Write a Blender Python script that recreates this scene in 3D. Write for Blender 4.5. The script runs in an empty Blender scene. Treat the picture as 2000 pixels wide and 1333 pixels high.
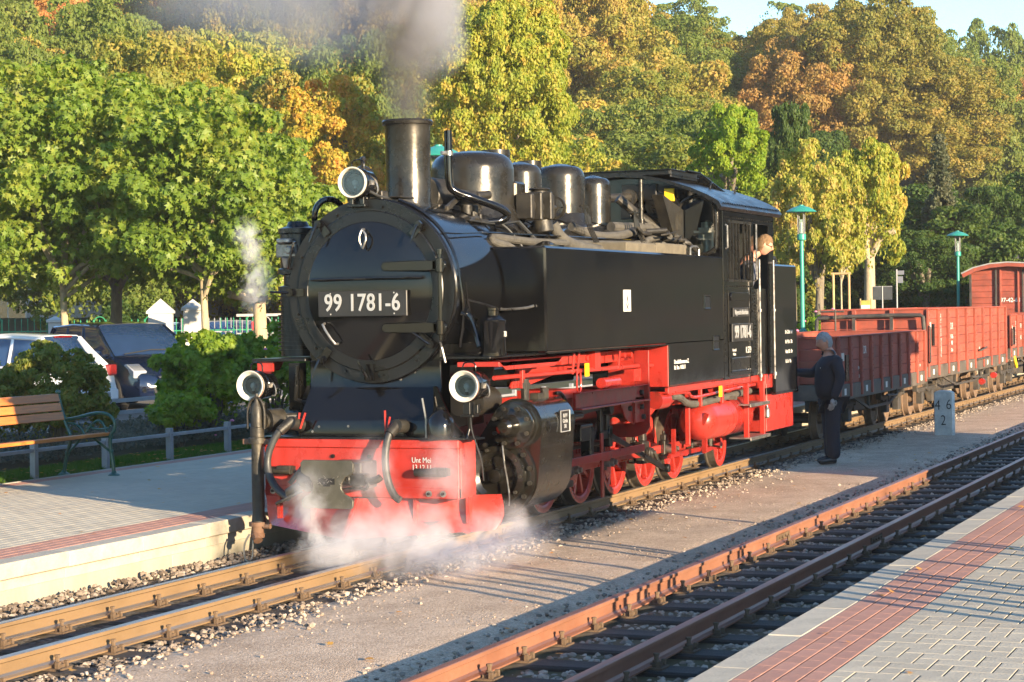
import bpy, bmesh, math, random
import numpy as np
from mathutils import Vector, Matrix
random.seed(7)
RNG = np.random.default_rng(7)
S = bpy.context.scene
COL = S.collection
R = math.radians
PI = math.pi

# ------------------------------------------------------------------ camera, light, exposure
SUN_AZ = 60.0      # direction the light travels, degrees from +X towards +Y
SUN_EL = 10.5
cam_d = bpy.data.cameras.new('camera')
cam = bpy.data.objects.new('camera', cam_d); COL.objects.link(cam); S.camera = cam
cam_d.sensor_width = 36; cam_d.lens = 4018.5/2000*36
cam_d.clip_start = .2; cam_d.clip_end = 1200
_yaw, _pit, _rol = .388390, -.0150051, -.0165050
_f = Vector((math.cos(_yaw)*math.cos(_pit), math.sin(_yaw)*math.cos(_pit), math.sin(_pit)))
_r = _f.cross(Vector((0, 0, 1))).normalized(); _u = _r.cross(_f)
_r2 = math.cos(_rol)*_r+math.sin(_rol)*_u; _u2 = -math.sin(_rol)*_r+math.cos(_rol)*_u
cam.matrix_world = Matrix(((_r2.x, _u2.x, -_f.x, -15.0221), (_r2.y, _u2.y, -_f.y, -7.50528), (_r2.z, _u2.z, -_f.z, 1.91588), (0, 0, 0, 1)))

W = bpy.data.worlds.new("World"); S.world = W; W.use_nodes = True
wn = W.node_tree; wn.nodes.clear()
sky = wn.nodes.new('ShaderNodeTexSky'); sky.sky_type = 'NISHITA'; sky.sun_disc = False
sky.sun_elevation = R(SUN_EL)
_sd = Vector((-math.cos(R(SUN_AZ)), -math.sin(R(SUN_AZ)), 0))
sky.sun_rotation = math.atan2(_sd.x, _sd.y)
sky.air_density = 1.0; sky.dust_density = .1; sky.ozone_density = 3.4
bg = wn.nodes.new('ShaderNodeBackground'); bg.inputs[1].default_value = .135
wo = wn.nodes.new('ShaderNodeOutputWorld')
wn.links.new(sky.outputs[0], bg.inputs[0]); wn.links.new(bg.outputs[0], wo.inputs[0])

sl = bpy.data.lights.new('sun', 'SUN'); sl.energy = 5.0; sl.angle = R(.5); sl.color = (1, .79, .53)
so = bpy.data.objects.new('sun', sl); COL.objects.link(so)
_d = Vector((math.cos(R(SUN_AZ))*math.cos(R(SUN_EL)), math.sin(R(SUN_AZ))*math.cos(R(SUN_EL)), -math.sin(R(SUN_EL))))
so.rotation_euler = _d.to_track_quat('-Z', 'Y').to_euler(); so.location = (-20, -30, 15)

S.view_settings.view_transform = 'Standard'; S.view_settings.look = 'None'
S.view_settings.exposure = 1.65; S.view_settings.gamma = 1; S.view_settings.use_curve_mapping = False
S.render.engine = 'CYCLES'
cy = S.cycles
cy.use_denoising = True
try: cy.denoiser = 'OPENIMAGEDENOISE'
except Exception: pass
cy.max_bounces = 6; cy.diffuse_bounces = 2; cy.glossy_bounces = 3; cy.transmission_bounces = 4
cy.transparent_max_bounces = 8; cy.volume_bounces = 3; cy.volume_step_rate = 2.0; cy.volume_max_steps = 96
cy.sample_clamp_indirect = 6; cy.caustics_reflective = False; cy.caustics_refractive = False
cy.use_adaptive_sampling = True; cy.adaptive_threshold = .02

# ------------------------------------------------------------------ materials
def _nt(name):
    m = bpy.data.materials.new(name); m.use_nodes = True
    t = m.node_tree; t.nodes.clear(); return m, t
def N(t, typ, **kw):
    n = t.nodes.new(typ)
    for k, v in kw.items():
        if k.startswith('i_'):
            kk = k[2:]; n.inputs[int(kk) if kk.isdigit() else kk.replace('_', ' ')].default_value = v
        else: setattr(n, k, v)
    return n
def ramp(t, stops, fac, interp='LINEAR'):
    n = t.nodes.new('ShaderNodeValToRGB'); e = n.color_ramp; e.interpolation = interp
    while len(e.elements) > 1: e.elements.remove(e.elements[-1])
    e.elements[0].position = stops[0][0]; e.elements[0].color = (*stops[0][1], 1)
    for p, c in stops[1:]:
        x = e.elements.new(p); x.color = (*c, 1)
    t.links.new(fac, n.inputs[0]); return n.outputs[0]
def pbr(name, col, rough=.5, metal=0., var=.12, scale=4., bump=0., bscale=60., coat=0., dirt=None, dscale=2., dth=(.5, .75), spec=.5, rvar=.1, perobj=0., stretch=None):
    """principled paint: base colour varied by noise, optional dirt colour in patches, optional bump"""
    m, t = _nt(name); L = t.links.new
    out = N(t, 'ShaderNodeOutputMaterial'); p = N(t, 'ShaderNodeBsdfPrincipled'); L(p.outputs[0], out.inputs[0])
    tc = N(t, 'ShaderNodeTexCoord'); src = tc.outputs['Object']
    if stretch:
        mp = N(t, 'ShaderNodeMapping'); mp.inputs['Scale'].default_value = stretch; L(src, mp.inputs[0]); src = mp.outputs[0]
    n1 = N(t, 'ShaderNodeTexNoise', i_Scale=scale, i_Detail=6., i_Roughness=.6); L(src, n1.inputs['Vector'])
    c0 = tuple(max(0, c*(1-var)) for c in col); c1 = tuple(min(1, c*(1+var)) for c in col)
    c = ramp(t, [(.3, c0), (.7, c1)], n1.outputs[0])
    if dirt:
        n2 = N(t, 'ShaderNodeTexNoise', i_Scale=dscale, i_Detail=8., i_Roughness=.7); L(src, n2.inputs['Vector'])
        f = ramp(t, [(dth[0], (0, 0, 0)), (dth[1], (1, 1, 1))], n2.outputs[0])
        mx = N(t, 'ShaderNodeMix', data_type='RGBA'); L(f, mx.inputs[0]); L(c, mx.inputs[6]); mx.inputs[7].default_value = (*dirt, 1); c = mx.outputs[2]
    if perobj:
        oi = N(t, 'ShaderNodeObjectInfo'); mr = N(t, 'ShaderNodeMapRange'); L(oi.outputs['Random'], mr.inputs[0])
        mr.inputs[3].default_value = 1-perobj; mr.inputs[4].default_value = 1+perobj
        hv = N(t, 'ShaderNodeHueSaturation'); L(mr.outputs[0], hv.inputs['Value']); L(c, hv.inputs['Color']); c = hv.outputs[0]
    L(c, p.inputs['Base Color'])
    rr = N(t, 'ShaderNodeMapRange'); L(n1.outputs[0], rr.inputs[0]); rr.inputs[1].default_value = .3; rr.inputs[2].default_value = .7
    rr.inputs[3].default_value = max(0, rough-rvar); rr.inputs[4].default_value = min(1, rough+rvar); L(rr.outputs[0], p.inputs['Roughness'])
    p.inputs['Metallic'].default_value = metal; p.inputs['Specular IOR Level'].default_value = spec
    if coat: p.inputs['Coat Weight'].default_value = coat; p.inputs['Coat Roughness'].default_value = .06
    if bump:
        n3 = N(t, 'ShaderNodeTexNoise', i_Scale=bscale, i_Detail=5.); L(src, n3.inputs['Vector'])
        b = N(t, 'ShaderNodeBump', i_Strength=min(1, bump), i_Distance=.01*max(1, bump)); L(n3.outputs[0], b.inputs['Height']); L(b.outputs[0], p.inputs['Normal'])
    return m
def leafmat(name, stops, scale=.5, rough=.55, trans=.35, lscale=9., mixl=.5):
    """leaf colours: clump scale noise mixed with leaf scale noise picks from a ramp"""
    m, t = _nt(name); L = t.links.new
    out = N(t, 'ShaderNodeOutputMaterial')
    tc = N(t, 'ShaderNodeTexCoord')
    oi = N(t, 'ShaderNodeObjectInfo')
    ad = N(t, 'ShaderNodeVectorMath', operation='ADD'); L(tc.outputs['Object'], ad.inputs[0]); 
    mu = N(t, 'ShaderNodeVectorMath', operation='SCALE'); L(oi.outputs['Location'], mu.inputs[0]); mu.inputs['Scale'].default_value = .37; L(mu.outputs[0], ad.inputs[1])
    a = N(t, 'ShaderNodeTexNoise', i_Scale=scale, i_Detail=3.); L(ad.outputs[0], a.inputs['Vector'])
    b = N(t, 'ShaderNodeTexNoise', i_Scale=lscale, i_Detail=1.); L(ad.outputs[0], b.inputs['Vector'])
    mx = N(t, 'ShaderNodeMix', data_type='FLOAT'); mx.inputs[0].default_value = mixl; L(a.outputs[0], mx.inputs[2]); L(b.outputs[0], mx.inputs[3])
    c = ramp(t, stops, mx.outputs[0])
    d = N(t, 'ShaderNodeBsdfPrincipled'); L(c, d.inputs['Base Color']); d.inputs['Roughness'].default_value = rough; d.inputs['Specular IOR Level'].default_value = .3
    tr = N(t, 'ShaderNodeBsdfTranslucent'); 
    hs = N(t, 'ShaderNodeHueSaturation'); hs.inputs['Saturation'].default_value = 1.15; hs.inputs['Value'].default_value = 1.3; L(c, hs.inputs['Color']); L(hs.outputs[0], tr.inputs[0])
    ms = N(t, 'ShaderNodeMixShader'); ms.inputs[0].default_value = trans+.1; L(d.outputs[0], ms.inputs[1]); L(tr.outputs[0], ms.inputs[2]); L(ms.outputs[0], out.inputs[0])
    return m

BLACK = pbr('black_gloss_paint', (.0045, .0045, .005), .10, var=.3, scale=3, rvar=.04, bump=.10, bscale=3.5, dirt=(.010, .009, .007), dscale=1.3)
BLACKM = pbr('black_dusty_paint', (.006, .0055, .0045), .32, var=.3, scale=5, rvar=.1, bump=.12, bscale=25, dirt=(.013, .011, .008), dth=(.55, .8))
BLACKS = pbr('black_shiny_lagging', (.036, .033, .028), .27, metal=.6, var=.3, scale=4, rvar=.08, bump=.25, bscale=12, dirt=(.06, .055, .045))
SOOT = pbr('sooty_iron', (.03, .027, .022), .5, metal=.3, var=.4, scale=9, bump=.3, bscale=45, dirt=(.085, .07, .045), dscale=5, dth=(.5, .75))
STEEL = pbr('worn_steel', (.35, .33, .30), .35, metal=.8, var=.3, scale=12, bump=.1, dirt=(.10, .08, .06), dscale=9)
RED = pbr('red_gloss_paint', (.39, .030, .021), .32, var=.16, scale=3, coat=.3, rvar=.12, bump=.10, bscale=6, dirt=(.22, .02, .014), dscale=4.5, dth=(.5, .8))
RED2 = pbr('red_oily_paint', (.28, .02, .014), .35, var=.25, scale=8, coat=.2, dirt=(.10, .02, .012), dscale=6, dth=(.5, .8))
LAGPIPE = pbr('wrapped_pipe_cloth', (.075, .068, .055), .8, var=.35, scale=14, bump=.8, bscale=60)
WHITE = pbr('white_enamel', (.66, .64, .58), .3, var=.05, coat=.3)
LETTER = pbr('white_lettering', (.72, .70, .64), .5, var=.05)
LETTERM = pbr('cast_letter_metal', (.42, .42, .41), .35, metal=.25, var=.05)
BRASSY = pbr('yellow_tag_paint', (.75, .48, .01), .5, var=.05)
PLATEB = pbr('plate_black', (.02, .019, .018), .35, var=.2)
RUBBER = pbr('rubber_hose', (.03, .03, .028), .5, var=.3, scale=12, bump=.1)
RUST = pbr('rusty_cast_iron', (.16, .085, .05), .75, metal=.1, var=.4, scale=10, bump=.5, bscale=50, dirt=(.07, .06, .045), dscale=5)
GREENP = pbr('turquoise_lamp_paint', (.03, .26, .20), .4, var=.1, coat=.2)
DGREEN = pbr('dark_green_cast_iron', (.008, .075, .05), .35, var=.2, coat=.3)
PINE = pbr('orange_varnished_wood', (.50, .17, .035), .4, var=.25, scale=3, stretch=(1, 14, 14), coat=.2, perobj=.12)
GREYP = pbr('grey_zinc_fence', (.30, .30, .30), .5, metal=.2, var=.15, scale=6)
COALW = pbr('pale_stone_slab', (.13, .11, .075), .85, var=.25, scale=10, bump=.5)
GLASSD = pbr('dark_glass', (.012, .014, .016), .06, var=.1, spec=.9)
CREAM = pbr('cream_lamp_rim', (.60, .57, .48), .35, var=.06, scale=8)

def glassmat(name, tint=(.9, .95, .95), alpha=.25, rough=.03):
    m, t = _nt(name); L = t.links.new
    out = N(t, 'ShaderNodeOutputMaterial'); g = N(t, 'ShaderNodeBsdfGlossy', i_Roughness=rough); tr = N(t, 'ShaderNodeBsdfTransparent'); tr.inputs[0].default_value = (*tint, 1)
    fr = N(t, 'ShaderNodeFresnel', i_IOR=1.5); ma = N(t, 'ShaderNodeMath', operation='ADD'); L(fr.outputs[0], ma.inputs[0]); ma.inputs[1].default_value = alpha
    mx = N(t, 'ShaderNodeMixShader'); L(ma.outputs[0], mx.inputs[0]); L(tr.outputs[0], mx.inputs[1]); L(g.outputs[0], mx.inputs[2]); L(mx.outputs[0], out.inputs[0])
    return m
GLASS = glassmat('clear_glass', alpha=.05)

# ------------------------------------------------------------------ mesh helpers
class MB:
    def __init__(s): s.v = []; s.f = []
    def add(s, vs, fs):
        o = len(s.v); s.v += [tuple(v) for v in vs]; s.f += [tuple(i+o for i in f) for f in fs]; return s
    def box(s, x0, x1, y0, y1, z0, z1):
        if x0 > x1: x0, x1 = x1, x0
        if y0 > y1: y0, y1 = y1, y0
        if z0 > z1: z0, z1 = z1, z0
        return s.add([(x0, y0, z0), (x1, y0, z0), (x1, y1, z0), (x0, y1, z0), (x0, y0, z1), (x1, y0, z1), (x1, y1, z1), (x0, y1, z1)],
                     [(0, 3, 2, 1), (4, 5, 6, 7), (0, 1, 5, 4), (1, 2, 6, 5), (2, 3, 7, 6), (3, 0, 4, 7)])
    def bar(s, p, q, w, h, up=(0, 0, 1)):
        """square bar from p to q, w across, h along up"""
        p, q = Vector(p), Vector(q); d = (q-p).normalized(); a = d.cross(Vector(up))
        if a.length < 1e-4: a = d.cross(Vector((1, 0, 0)))
        a.normalize(); b = a.cross(d).normalized(); a *= w/2; b *= h/2
        return s.add([p-a-b, p+a-b, p+a+b, p-a+b, q-a-b, q+a-b, q+a+b, q-a+b],
                     [(0, 1, 2, 3), (7, 6, 5, 4), (0, 4, 5, 1), (1, 5, 6, 2), (2, 6, 7, 3), (3, 7, 4, 0)])
    def lathe(s, o, ax, prof, n=24, cap=True):
        """prof: (t along axis, radius)"""
        o = Vector(o); ax = Vector(ax).normalized(); a = ax.orthogonal().normalized(); b = ax.cross(a)
        vs = []; fs = []; m = len(prof)
        for t, r in prof:
            for k in range(n):
                an = 2*PI*k/n; vs.append(o+ax*t+(a*math.cos(an)+b*math.sin(an))*r)
        for i in range(m-1):
            for k in range(n): fs.append((i*n+k, i*n+(k+1) % n, (i+1)*n+(k+1) % n, (i+1)*n+k))
        if cap:
            if prof[0][1] > 1e-4: fs.append(tuple(range(n-1, -1, -1)))
            if prof[-1][1] > 1e-4: fs.append(tuple((m-1)*n+k for k in range(n)))
        return s.add(vs, fs)
    def cyl(s, p, q, r, r2=None, n=16):
        p, q = Vector(p), Vector(q); return s.lathe(p, q-p, [(0, r), ((q-p).length, r if r2 is None else r2)], n)
    def tube(s, pts, r, n=10, sm=0):
        pts = [Vector(p) for p in pts]
        for _ in range(sm):
            np_ = [pts[0]]
            for i in range(len(pts)-1): np_ += [pts[i]*.75+pts[i+1]*.25, pts[i]*.25+pts[i+1]*.75]
            pts = np_+[pts[-1]]
        vs = []; fs = []; m = len(pts); prev = None
        for i, p in enumerate(pts):
            d = (pts[min(i+1, m-1)]-pts[max(i-1, 0)]).normalized()
            a = d.orthogonal().normalized() if prev is None else (prev-d*prev.dot(d)).normalized()
            prev = a; b = d.cross(a); rr = r[i] if isinstance(r, (list, tuple)) and len(r) == m else (r if not isinstance(r, (list, tuple)) else r[0])
            for k in range(n):
                an = 2*PI*k/n; vs.append(p+(a*math.cos(an)+b*math.sin(an))*rr)
        for i in range(m-1):
            for k in range(n): fs.append((i*n+k, i*n+(k+1) % n, (i+1)*n+(k+1) % n, (i+1)*n+k))
        fs.append(tuple(range(n-1, -1, -1))); fs.append(tuple((m-1)*n+k for k in range(n)))
        return s.add(vs, fs)
    def prism(s, poly, axis, a, b):
        """poly: 2d outline in the two other axes (x: (y,z)  y: (x,z)  z: (x,y)); extruded from a to b"""
        def P(u, w, t): return (t, u, w) if axis == 'x' else ((u, t, w) if axis == 'y' else (u, w, t))
        n = len(poly); vs = [P(u, w, a) for u, w in poly]+[P(u, w, b) for u, w in poly]
        fs = [tuple(range(n)), tuple(range(2*n-1, n-1, -1))]+[(i, i+n, (i+1) % n+n, (i+1) % n) for i in range(n)]
        return s.add(vs, fs)
    def sph(s, c, r, n=14, m=8, sc=(1, 1, 1)):
        c = Vector(c); vs = []; fs = []
        for i in range(m+1):
            th = PI*i/m
            for k in range(n):
                an = 2*PI*k/n; vs.append((c.x+r*sc[0]*math.sin(th)*math.cos(an), c.y+r*sc[1]*math.sin(th)*math.sin(an), c.z+r*sc[2]*math.cos(th)))
        for i in range(m):
            for k in range(n): fs.append((i*n+k, (i+1)*n+k, (i+1)*n+(k+1) % n, i*n+(k+1) % n))
        return s.add(vs, fs)
    def ring(s, c, ax, r0, r1, t0, t1, n=48):
        """flat ring with thickness: inner r0 outer r1 between t0 and t1 along ax"""
        return s.lathe(c, ax, [(t0, r0), (t0, r1), (t1, r1), (t1, r0), (t0, r0)], n, cap=False)
    def mesh(s, name, mat, bevel=0, smooth=True, angle=35):
        me = bpy.data.meshes.new(name); me.from_pydata(s.v, [], s.f)
        bm = bmesh.new(); bm.from_mesh(me); bmesh.ops.recalc_face_normals(bm, faces=bm.faces)
        if bevel:
            es = [e for e in bm.edges if len(e.link_faces) == 2 and e.calc_face_angle(0) > .6]
            try: bmesh.ops.bevel(bm, geom=es, offset=bevel, segments=1, affect='EDGES', clamp_overlap=True)
            except Exception: pass
        bm.to_mesh(me); bm.free()
        if mat: me.materials.append(mat)
        if smooth:
            me.shade_smooth(); me.set_sharp_from_angle(angle=R(angle))
        return me
    def build(s, name, mat, parent=None, bevel=0, smooth=True, angle=35, loc=None, rz=0):
        o = bpy.data.objects.new(name, s.mesh(name, mat, bevel, smooth, angle)); COL.objects.link(o)
        if parent: o.parent = parent
        if loc: o.location = loc
        o.rotation_euler.z = rz
        return o
def tag(o, label=None, cat=None, group=None, kind=None):
    if label: o['label'] = label
    if cat: o['category'] = cat
    if group: o['group'] = group
    if kind: o['kind'] = kind
    return o
def empty(name, loc, label=None, cat=None, group=None, rz=0):
    o = bpy.data.objects.new(name, None); COL.objects.link(o); o.location = loc; o.rotation_euler.z = rz; o.empty_display_size = .2
    return tag(o, label, cat, group)
def inst(src, name, parent=None, loc=(0, 0, 0), rot=(0, 0, 0), sc=None):
    o = bpy.data.objects.new(name, src if isinstance(src, bpy.types.Mesh) else src.data); COL.objects.link(o)
    if parent: o.parent = parent
    o.location = loc; o.rotation_euler = rot
    if sc: o.scale = sc if isinstance(sc, (tuple, list)) else (sc,)*3
    return o
def copy_tree(o, parent=None):
    c = o.copy(); COL.objects.link(c)
    if parent: c.parent = parent
    for ch in list(o.children): copy_tree(ch, c)
    return c
def npmesh(name, verts, faces, mat, smooth=False):
    """fast mesh of equal sized faces from arrays"""
    me = bpy.data.meshes.new(name); nv = len(verts); nf, k = faces.shape
    me.vertices.add(nv); me.vertices.foreach_set('co', np.ascontiguousarray(verts, dtype=np.float32).ravel())
    me.loops.add(nf*k); me.loops.foreach_set('vertex_index', np.ascontiguousarray(faces, dtype=np.int32).ravel())
    me.polygons.add(nf); me.polygons.foreach_set('loop_start', np.arange(0, nf*k, k, dtype=np.int32))
    me.polygons.foreach_set('use_smooth', np.full(nf, bool(smooth)))
    me.update(calc_edges=True); me.materials.append(mat); return me
def link(name, me, parent=None, loc=(0, 0, 0)):
    o = bpy.data.objects.new(name, me); COL.objects.link(o); o.location = loc
    if parent: o.parent = parent
    return o
def text(body, name, mat, parent, loc, size, face='-y', xs=1., ext=.003, off=0., align='CENTER', space=1., leading=1.):
    cu = bpy.data.curves.new(name, 'FONT'); cu.body = body; cu.size = size; cu.extrude = ext; cu.offset = off
    cu.align_x = align; cu.align_y = 'CENTER'; cu.space_character = space; cu.resolution_u = 4; cu.space_line = leading
    tmp = bpy.data.objects.new(name, cu); COL.objects.link(tmp)
    dg = bpy.context.evaluated_depsgraph_get(); dg.update()
    me = bpy.data.meshes.new_from_object(tmp.evaluated_get(dg)); bpy.data.objects.remove(tmp)
    me.materials.clear(); me.materials.append(mat)
    o = bpy.data.objects.new(name, me); COL.objects.link(o)
    if parent: o.parent = parent
    o.location = loc
    o.rotation_euler = {'-y': (PI/2, 0, 0), '-x': (PI/2, 0, -PI/2), 'v-y': (PI/2, -PI/2, 0)}[face]
    o.scale = (xs, 1, 1)
    return o
# ------------------------------------------------------------------ the ground
def groundmat():
    m, t = _nt('ground_soil_grass'); L = t.links.new
    out = N(t, 'ShaderNodeOutputMaterial'); p = N(t, 'ShaderNodeBsdfPrincipled'); L(p.outputs[0], out.inputs[0])
    ge = N(t, 'ShaderNodeNewGeometry'); n = N(t, 'ShaderNodeTexNoise', i_Scale=3., i_Detail=9., i_Roughness=.7); L(ge.outputs['Position'], n.inputs['Vector'])
    n2 = N(t, 'ShaderNodeTexNoise', i_Scale=.15, i_Detail=4.); L(ge.outputs['Position'], n2.inputs['Vector'])
    a = ramp(t, [(.3, (.028, .045, .012)), (.55, (.06, .075, .022)), (.75, (.12, .085, .035))], n.outputs[0])
    b = ramp(t, [(.4, (0, 0, 0)), (.6, (1, 1, 1))], n2.outputs[0])
    mx = N(t, 'ShaderNodeMix', data_type='RGBA'); L(b, mx.inputs[0]); L(a, mx.inputs[6]); mx.inputs[7].default_value = (.10, .065, .03, 1)
    L(mx.outputs[2], p.inputs['Base Color']); p.inputs['Roughness'].default_value = .95
    bp = N(t, 'ShaderNodeBump', i_Strength=.6, i_Distance=.03); L(n.outputs[0], bp.inputs['Height']); L(bp.outputs[0], p.inputs['Normal'])
    return m
GROUND = groundmat()
def gravelmat(name, cols, sc=90, bumpd=.012):
    m, t = _nt(name); L = t.links.new
    out = N(t, 'ShaderNodeOutputMaterial'); p = N(t, 'ShaderNodeBsdfPrincipled'); L(p.outputs[0], out.inputs[0])
    ge = N(t, 'ShaderNodeNewGeometry')
    v = N(t, 'ShaderNodeTexVoronoi', i_Scale=float(sc)); L(ge.outputs['Position'], v.inputs['Vector'])
    n = N(t, 'ShaderNodeTexNoise', i_Scale=2.2, i_Detail=9., i_Roughness=.75); L(ge.outputs['Position'], n.inputs['Vector'])
    c = ramp(t, cols, v.outputs['Color'])
    d = ramp(t, [(.35, (.55, .5, .45)), (.6, (1, 1, 1))], n.outputs[0])
    mx = N(t, 'ShaderNodeMix', data_type='RGBA', blend_type='MULTIPLY'); mx.inputs[0].default_value = .7; L(c, mx.inputs[6]); L(d, mx.inputs[7])
    L(mx.outputs[2], p.inputs['Base Color']); p.inputs['Roughness'].default_value = .9
    mx2 = N(t, 'ShaderNodeMath', operation='ADD'); L(v.outputs['Distance'], mx2.inputs[0]); L(n.outputs[0], mx2.inputs[1])
    bp = N(t, 'ShaderNodeBump', i_Strength=.8, i_Distance=bumpd); bp.invert = True; L(mx2.outputs[0], bp.inputs['Height']); L(bp.outputs[0], p.inputs['Normal'])
    return m
PATHM = gravelmat('fine_gravel', [(.2, (.40, .29, .20)), (.5, (.53, .39, .27)), (.8, (.66, .51, .37))], 95, .006)
BALM = gravelmat('dark_ballast_bed', [(.2, (.05, .04, .032)), (.5, (.11, .09, .07)), (.8, (.2, .17, .14))], 26, .02)

def fnoise(x, y, s, seed=0):
    return (np.sin(x*s*1.3+seed)+np.sin(y*s*1.7+seed*2.1)+np.sin((x+y)*s*.9+seed*.7)+np.sin((x-y)*s*2.1+1.3*seed))/4
def sheet(xs, ys, fz):
    X, Y = np.meshgrid(xs, ys, indexing='ij'); Z = fz(X, Y)
    v = np.stack([X, Y, Z], -1).reshape(-1, 3); ny = len(ys)
    i, j = np.meshgrid(np.arange(len(xs)-1), np.arange(ny-1), indexing='ij'); a = (i*ny+j).ravel()
    return v, np.stack([a, a+ny, a+ny+1, a+1], 1)
def sstep(a, b, x):
    t = np.clip((x-a)/(b-a), 0, 1); return t*t*(3-2*t)
def terrain(x, y):
    """flat by the railway, a wooded hill behind the station"""
    x = np.asarray(x, float); y = np.asarray(y, float)
    d = np.hypot(x+15, y+7.5); az = np.degrees(np.arctan2(y+7.5, x+15))
    base = np.where(y > 1.5, sstep(5.2, 5.9, y)*.36, 0)-.17
    base = np.where(y < -5.5, -.17+sstep(-9, -12, y)*.3, base)
    hill = sstep(58, 135, d)*(9+4*sstep(6, 38, az))*np.clip(sstep(-75, -50, az), 0, 1)*(1-sstep(80, 120, az))
    rail = sstep(7, 14, np.abs(y-2))
    return base+hill*rail+fnoise(x, y, .08, 3)*.6*sstep(60, 90, d)
xs = np.concatenate([np.linspace(-59, -30, 8), np.arange(-28, 40, .5), np.linspace(40, 240, 70), np.linspace(250, 329, 8)])
ys = np.concatenate([np.linspace(-229, -100, 10), np.linspace(-95, -12, 30), np.arange(-11, 14, .25), np.linspace(14, 160, 50), np.linspace(170, 259, 8)])
v, f = sheet(xs, ys, terrain)
tag(link('ground', npmesh('ground', v, f, GROUND, True)), kind='structure')

# gravel path between the two tracks, and the ballast beds
def wob(x, y): return fnoise(x, y, 2.3, 1)*.008+fnoise(x, y, 6., 5)*.004
v, f = sheet(np.arange(-16, 62, .2), np.linspace(-2.62, -.62, 22), lambda x, y: -.125+wob(x, y)-.03*(sstep(-2.25, -2.6, y)+sstep(-1.0, -.66, y)))
tag(link('gravel_path', npmesh('gravel_path', v, f, PATHM, True)), kind='structure')
v, f = sheet(np.arange(-16, 62, .25), np.linspace(-.8, 1.3, 14), lambda x, y: -.162+wob(x, y)*1.2)
bed1 = tag(link('ballast_bed', npmesh('ballast_bed', v, f, BALM, True)), kind='structure')
v, f = sheet(np.arange(-16, 62, .25), np.linspace(-4.75, -2.5, 14), lambda x, y: -.188+wob(x, y)*1.2)
bed2 = tag(link('ballast_bed', npmesh('ballast_bed', v, f, BALM, True)), kind='structure')

# loose stones: real little rocks
def rock_protos(k=10):
    bm = bmesh.new(); bmesh.ops.create_icosphere(bm, subdivisions=1, radius=1)
    V0 = np.array([v.co[:] for v in bm.verts]); F0 = np.array([[v.index for v in f.verts] for f in bm.faces]); bm.free()
    out = []
    for i in range(k):
        r = np.random.default_rng(i+3); V = V0.copy()
        for _ in range(7):
            d = r.normal(size=3); d /= np.linalg.norm(d); c = r.uniform(.45, .8)
            h = V@d; V = V-np.outer(np.clip(h-c, 0, None), d)
        V *= r.uniform(.65, 1.2, 3)*np.array([1, 1, .75]); out.append(V)
    return out, F0
RP, RF = rock_protos()
def scatter_rocks(name, n, xr, yr, z, s, mat, parent=None, keep=None, xpow=1.0):
    g = np.random.default_rng(len(name)+n)
    u = g.random(n)**xpow; x = xr[0]+(xr[1]-xr[0])*u; y = g.uniform(*yr, n)
    if keep is not None: k = keep(x, y); x, y = x[k], y[k]; n = len(x)
    sz = g.uniform(*s, n); an = g.uniform(0, 2*PI, n); tl = g.uniform(-.6, .6, n); pk = g.integers(0, len(RP), n)
    P = np.array(RP)[pk]; ca, sa = np.cos(an), np.sin(an); ct, st = np.cos(tl), np.sin(tl)
    Y1 = P[..., 1]*ct[:, None]-P[..., 2]*st[:, None]; Z1 = P[..., 1]*st[:, None]+P[..., 2]*ct[:, None]
    X2 = P[..., 0]*ca[:, None]-Y1*sa[:, None]; Y2 = P[..., 0]*sa[:, None]+Y1*ca[:, None]
    zz = z(x, y) if callable(z) else np.full(n, z)
    V = np.stack([X2*sz[:, None]+x[:, None], Y2*sz[:, None]+y[:, None], Z1*sz[:, None]+(zz+g.uniform(0, .4, n)*sz)[:, None]], -1)
    nv = RP[0].shape[0]; F = (RF[None]+(np.arange(n)*nv)[:, None, None]).reshape(-1, 3)
    o = link(name, npmesh(name, V.reshape(-1, 3), F, mat), parent); o['kind'] = 'stuff'; return o
def stonemat(name, cols):
    m, t = _nt(name); L = t.links.new
    out = N(t, 'ShaderNodeOutputMaterial'); p = N(t, 'ShaderNodeBsdfPrincipled'); L(p.outputs[0], out.inputs[0])
    ge = N(t, 'ShaderNodeNewGeometry'); w = N(t, 'ShaderNodeTexNoise', i_Scale=17., i_Detail=0.); L(ge.outputs['Position'], w.inputs['Vector'])
    n = N(t, 'ShaderNodeTexNoise', i_Scale=90., i_Detail=4.); L(ge.outputs['Position'], n.inputs['Vector'])
    ri = N(t, 'ShaderNodeMix', data_type='FLOAT'); ri.inputs[0].default_value = .25; L(ge.outputs['Random Per Island'], ri.inputs[2]); L(n.outputs[0], ri.inputs[3])
    L(ramp(t, cols, ri.outputs[0]), p.inputs['Base Color']); p.inputs['Roughness'].default_value = .85
    b = N(t, 'ShaderNodeBump', i_Strength=.4, i_Distance=.004); L(n.outputs[0], b.inputs['Height']); L(b.outputs[0], p.inputs['Normal'])
    return m
STONE1 = stonemat('track_stone_brown', [(.1, (.06, .045, .033)), (.4, (.16, .12, .09)), (.7, (.26, .21, .16)), (.92, (.38, .32, .26)), (.97, (.34, .13, .06))])
STONE2 = stonemat('track_stone_grey', [(.1, (.13, .10, .08)), (.45, (.27, .22, .17)), (.8, (.46, .38, .30)), (.97, (.40, .20, .11))])
STONE3 = stonemat('pale_pebble', [(.1, (.20, .15, .11)), (.5, (.33, .26, .20)), (.9, (.46, .38, .30))])
SLP = .605
def off_sleeper(x, y, yc, ph, hw=.66):
    k = np.abs(((x-ph)/SLP+.5) % 1-.5)*SLP
    r = np.minimum(np.abs(y-yc-.405), np.abs(y-yc+.405))
    return ((k > .12) | (np.abs(y-yc) > hw+.12)) & (r > .085)
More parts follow.
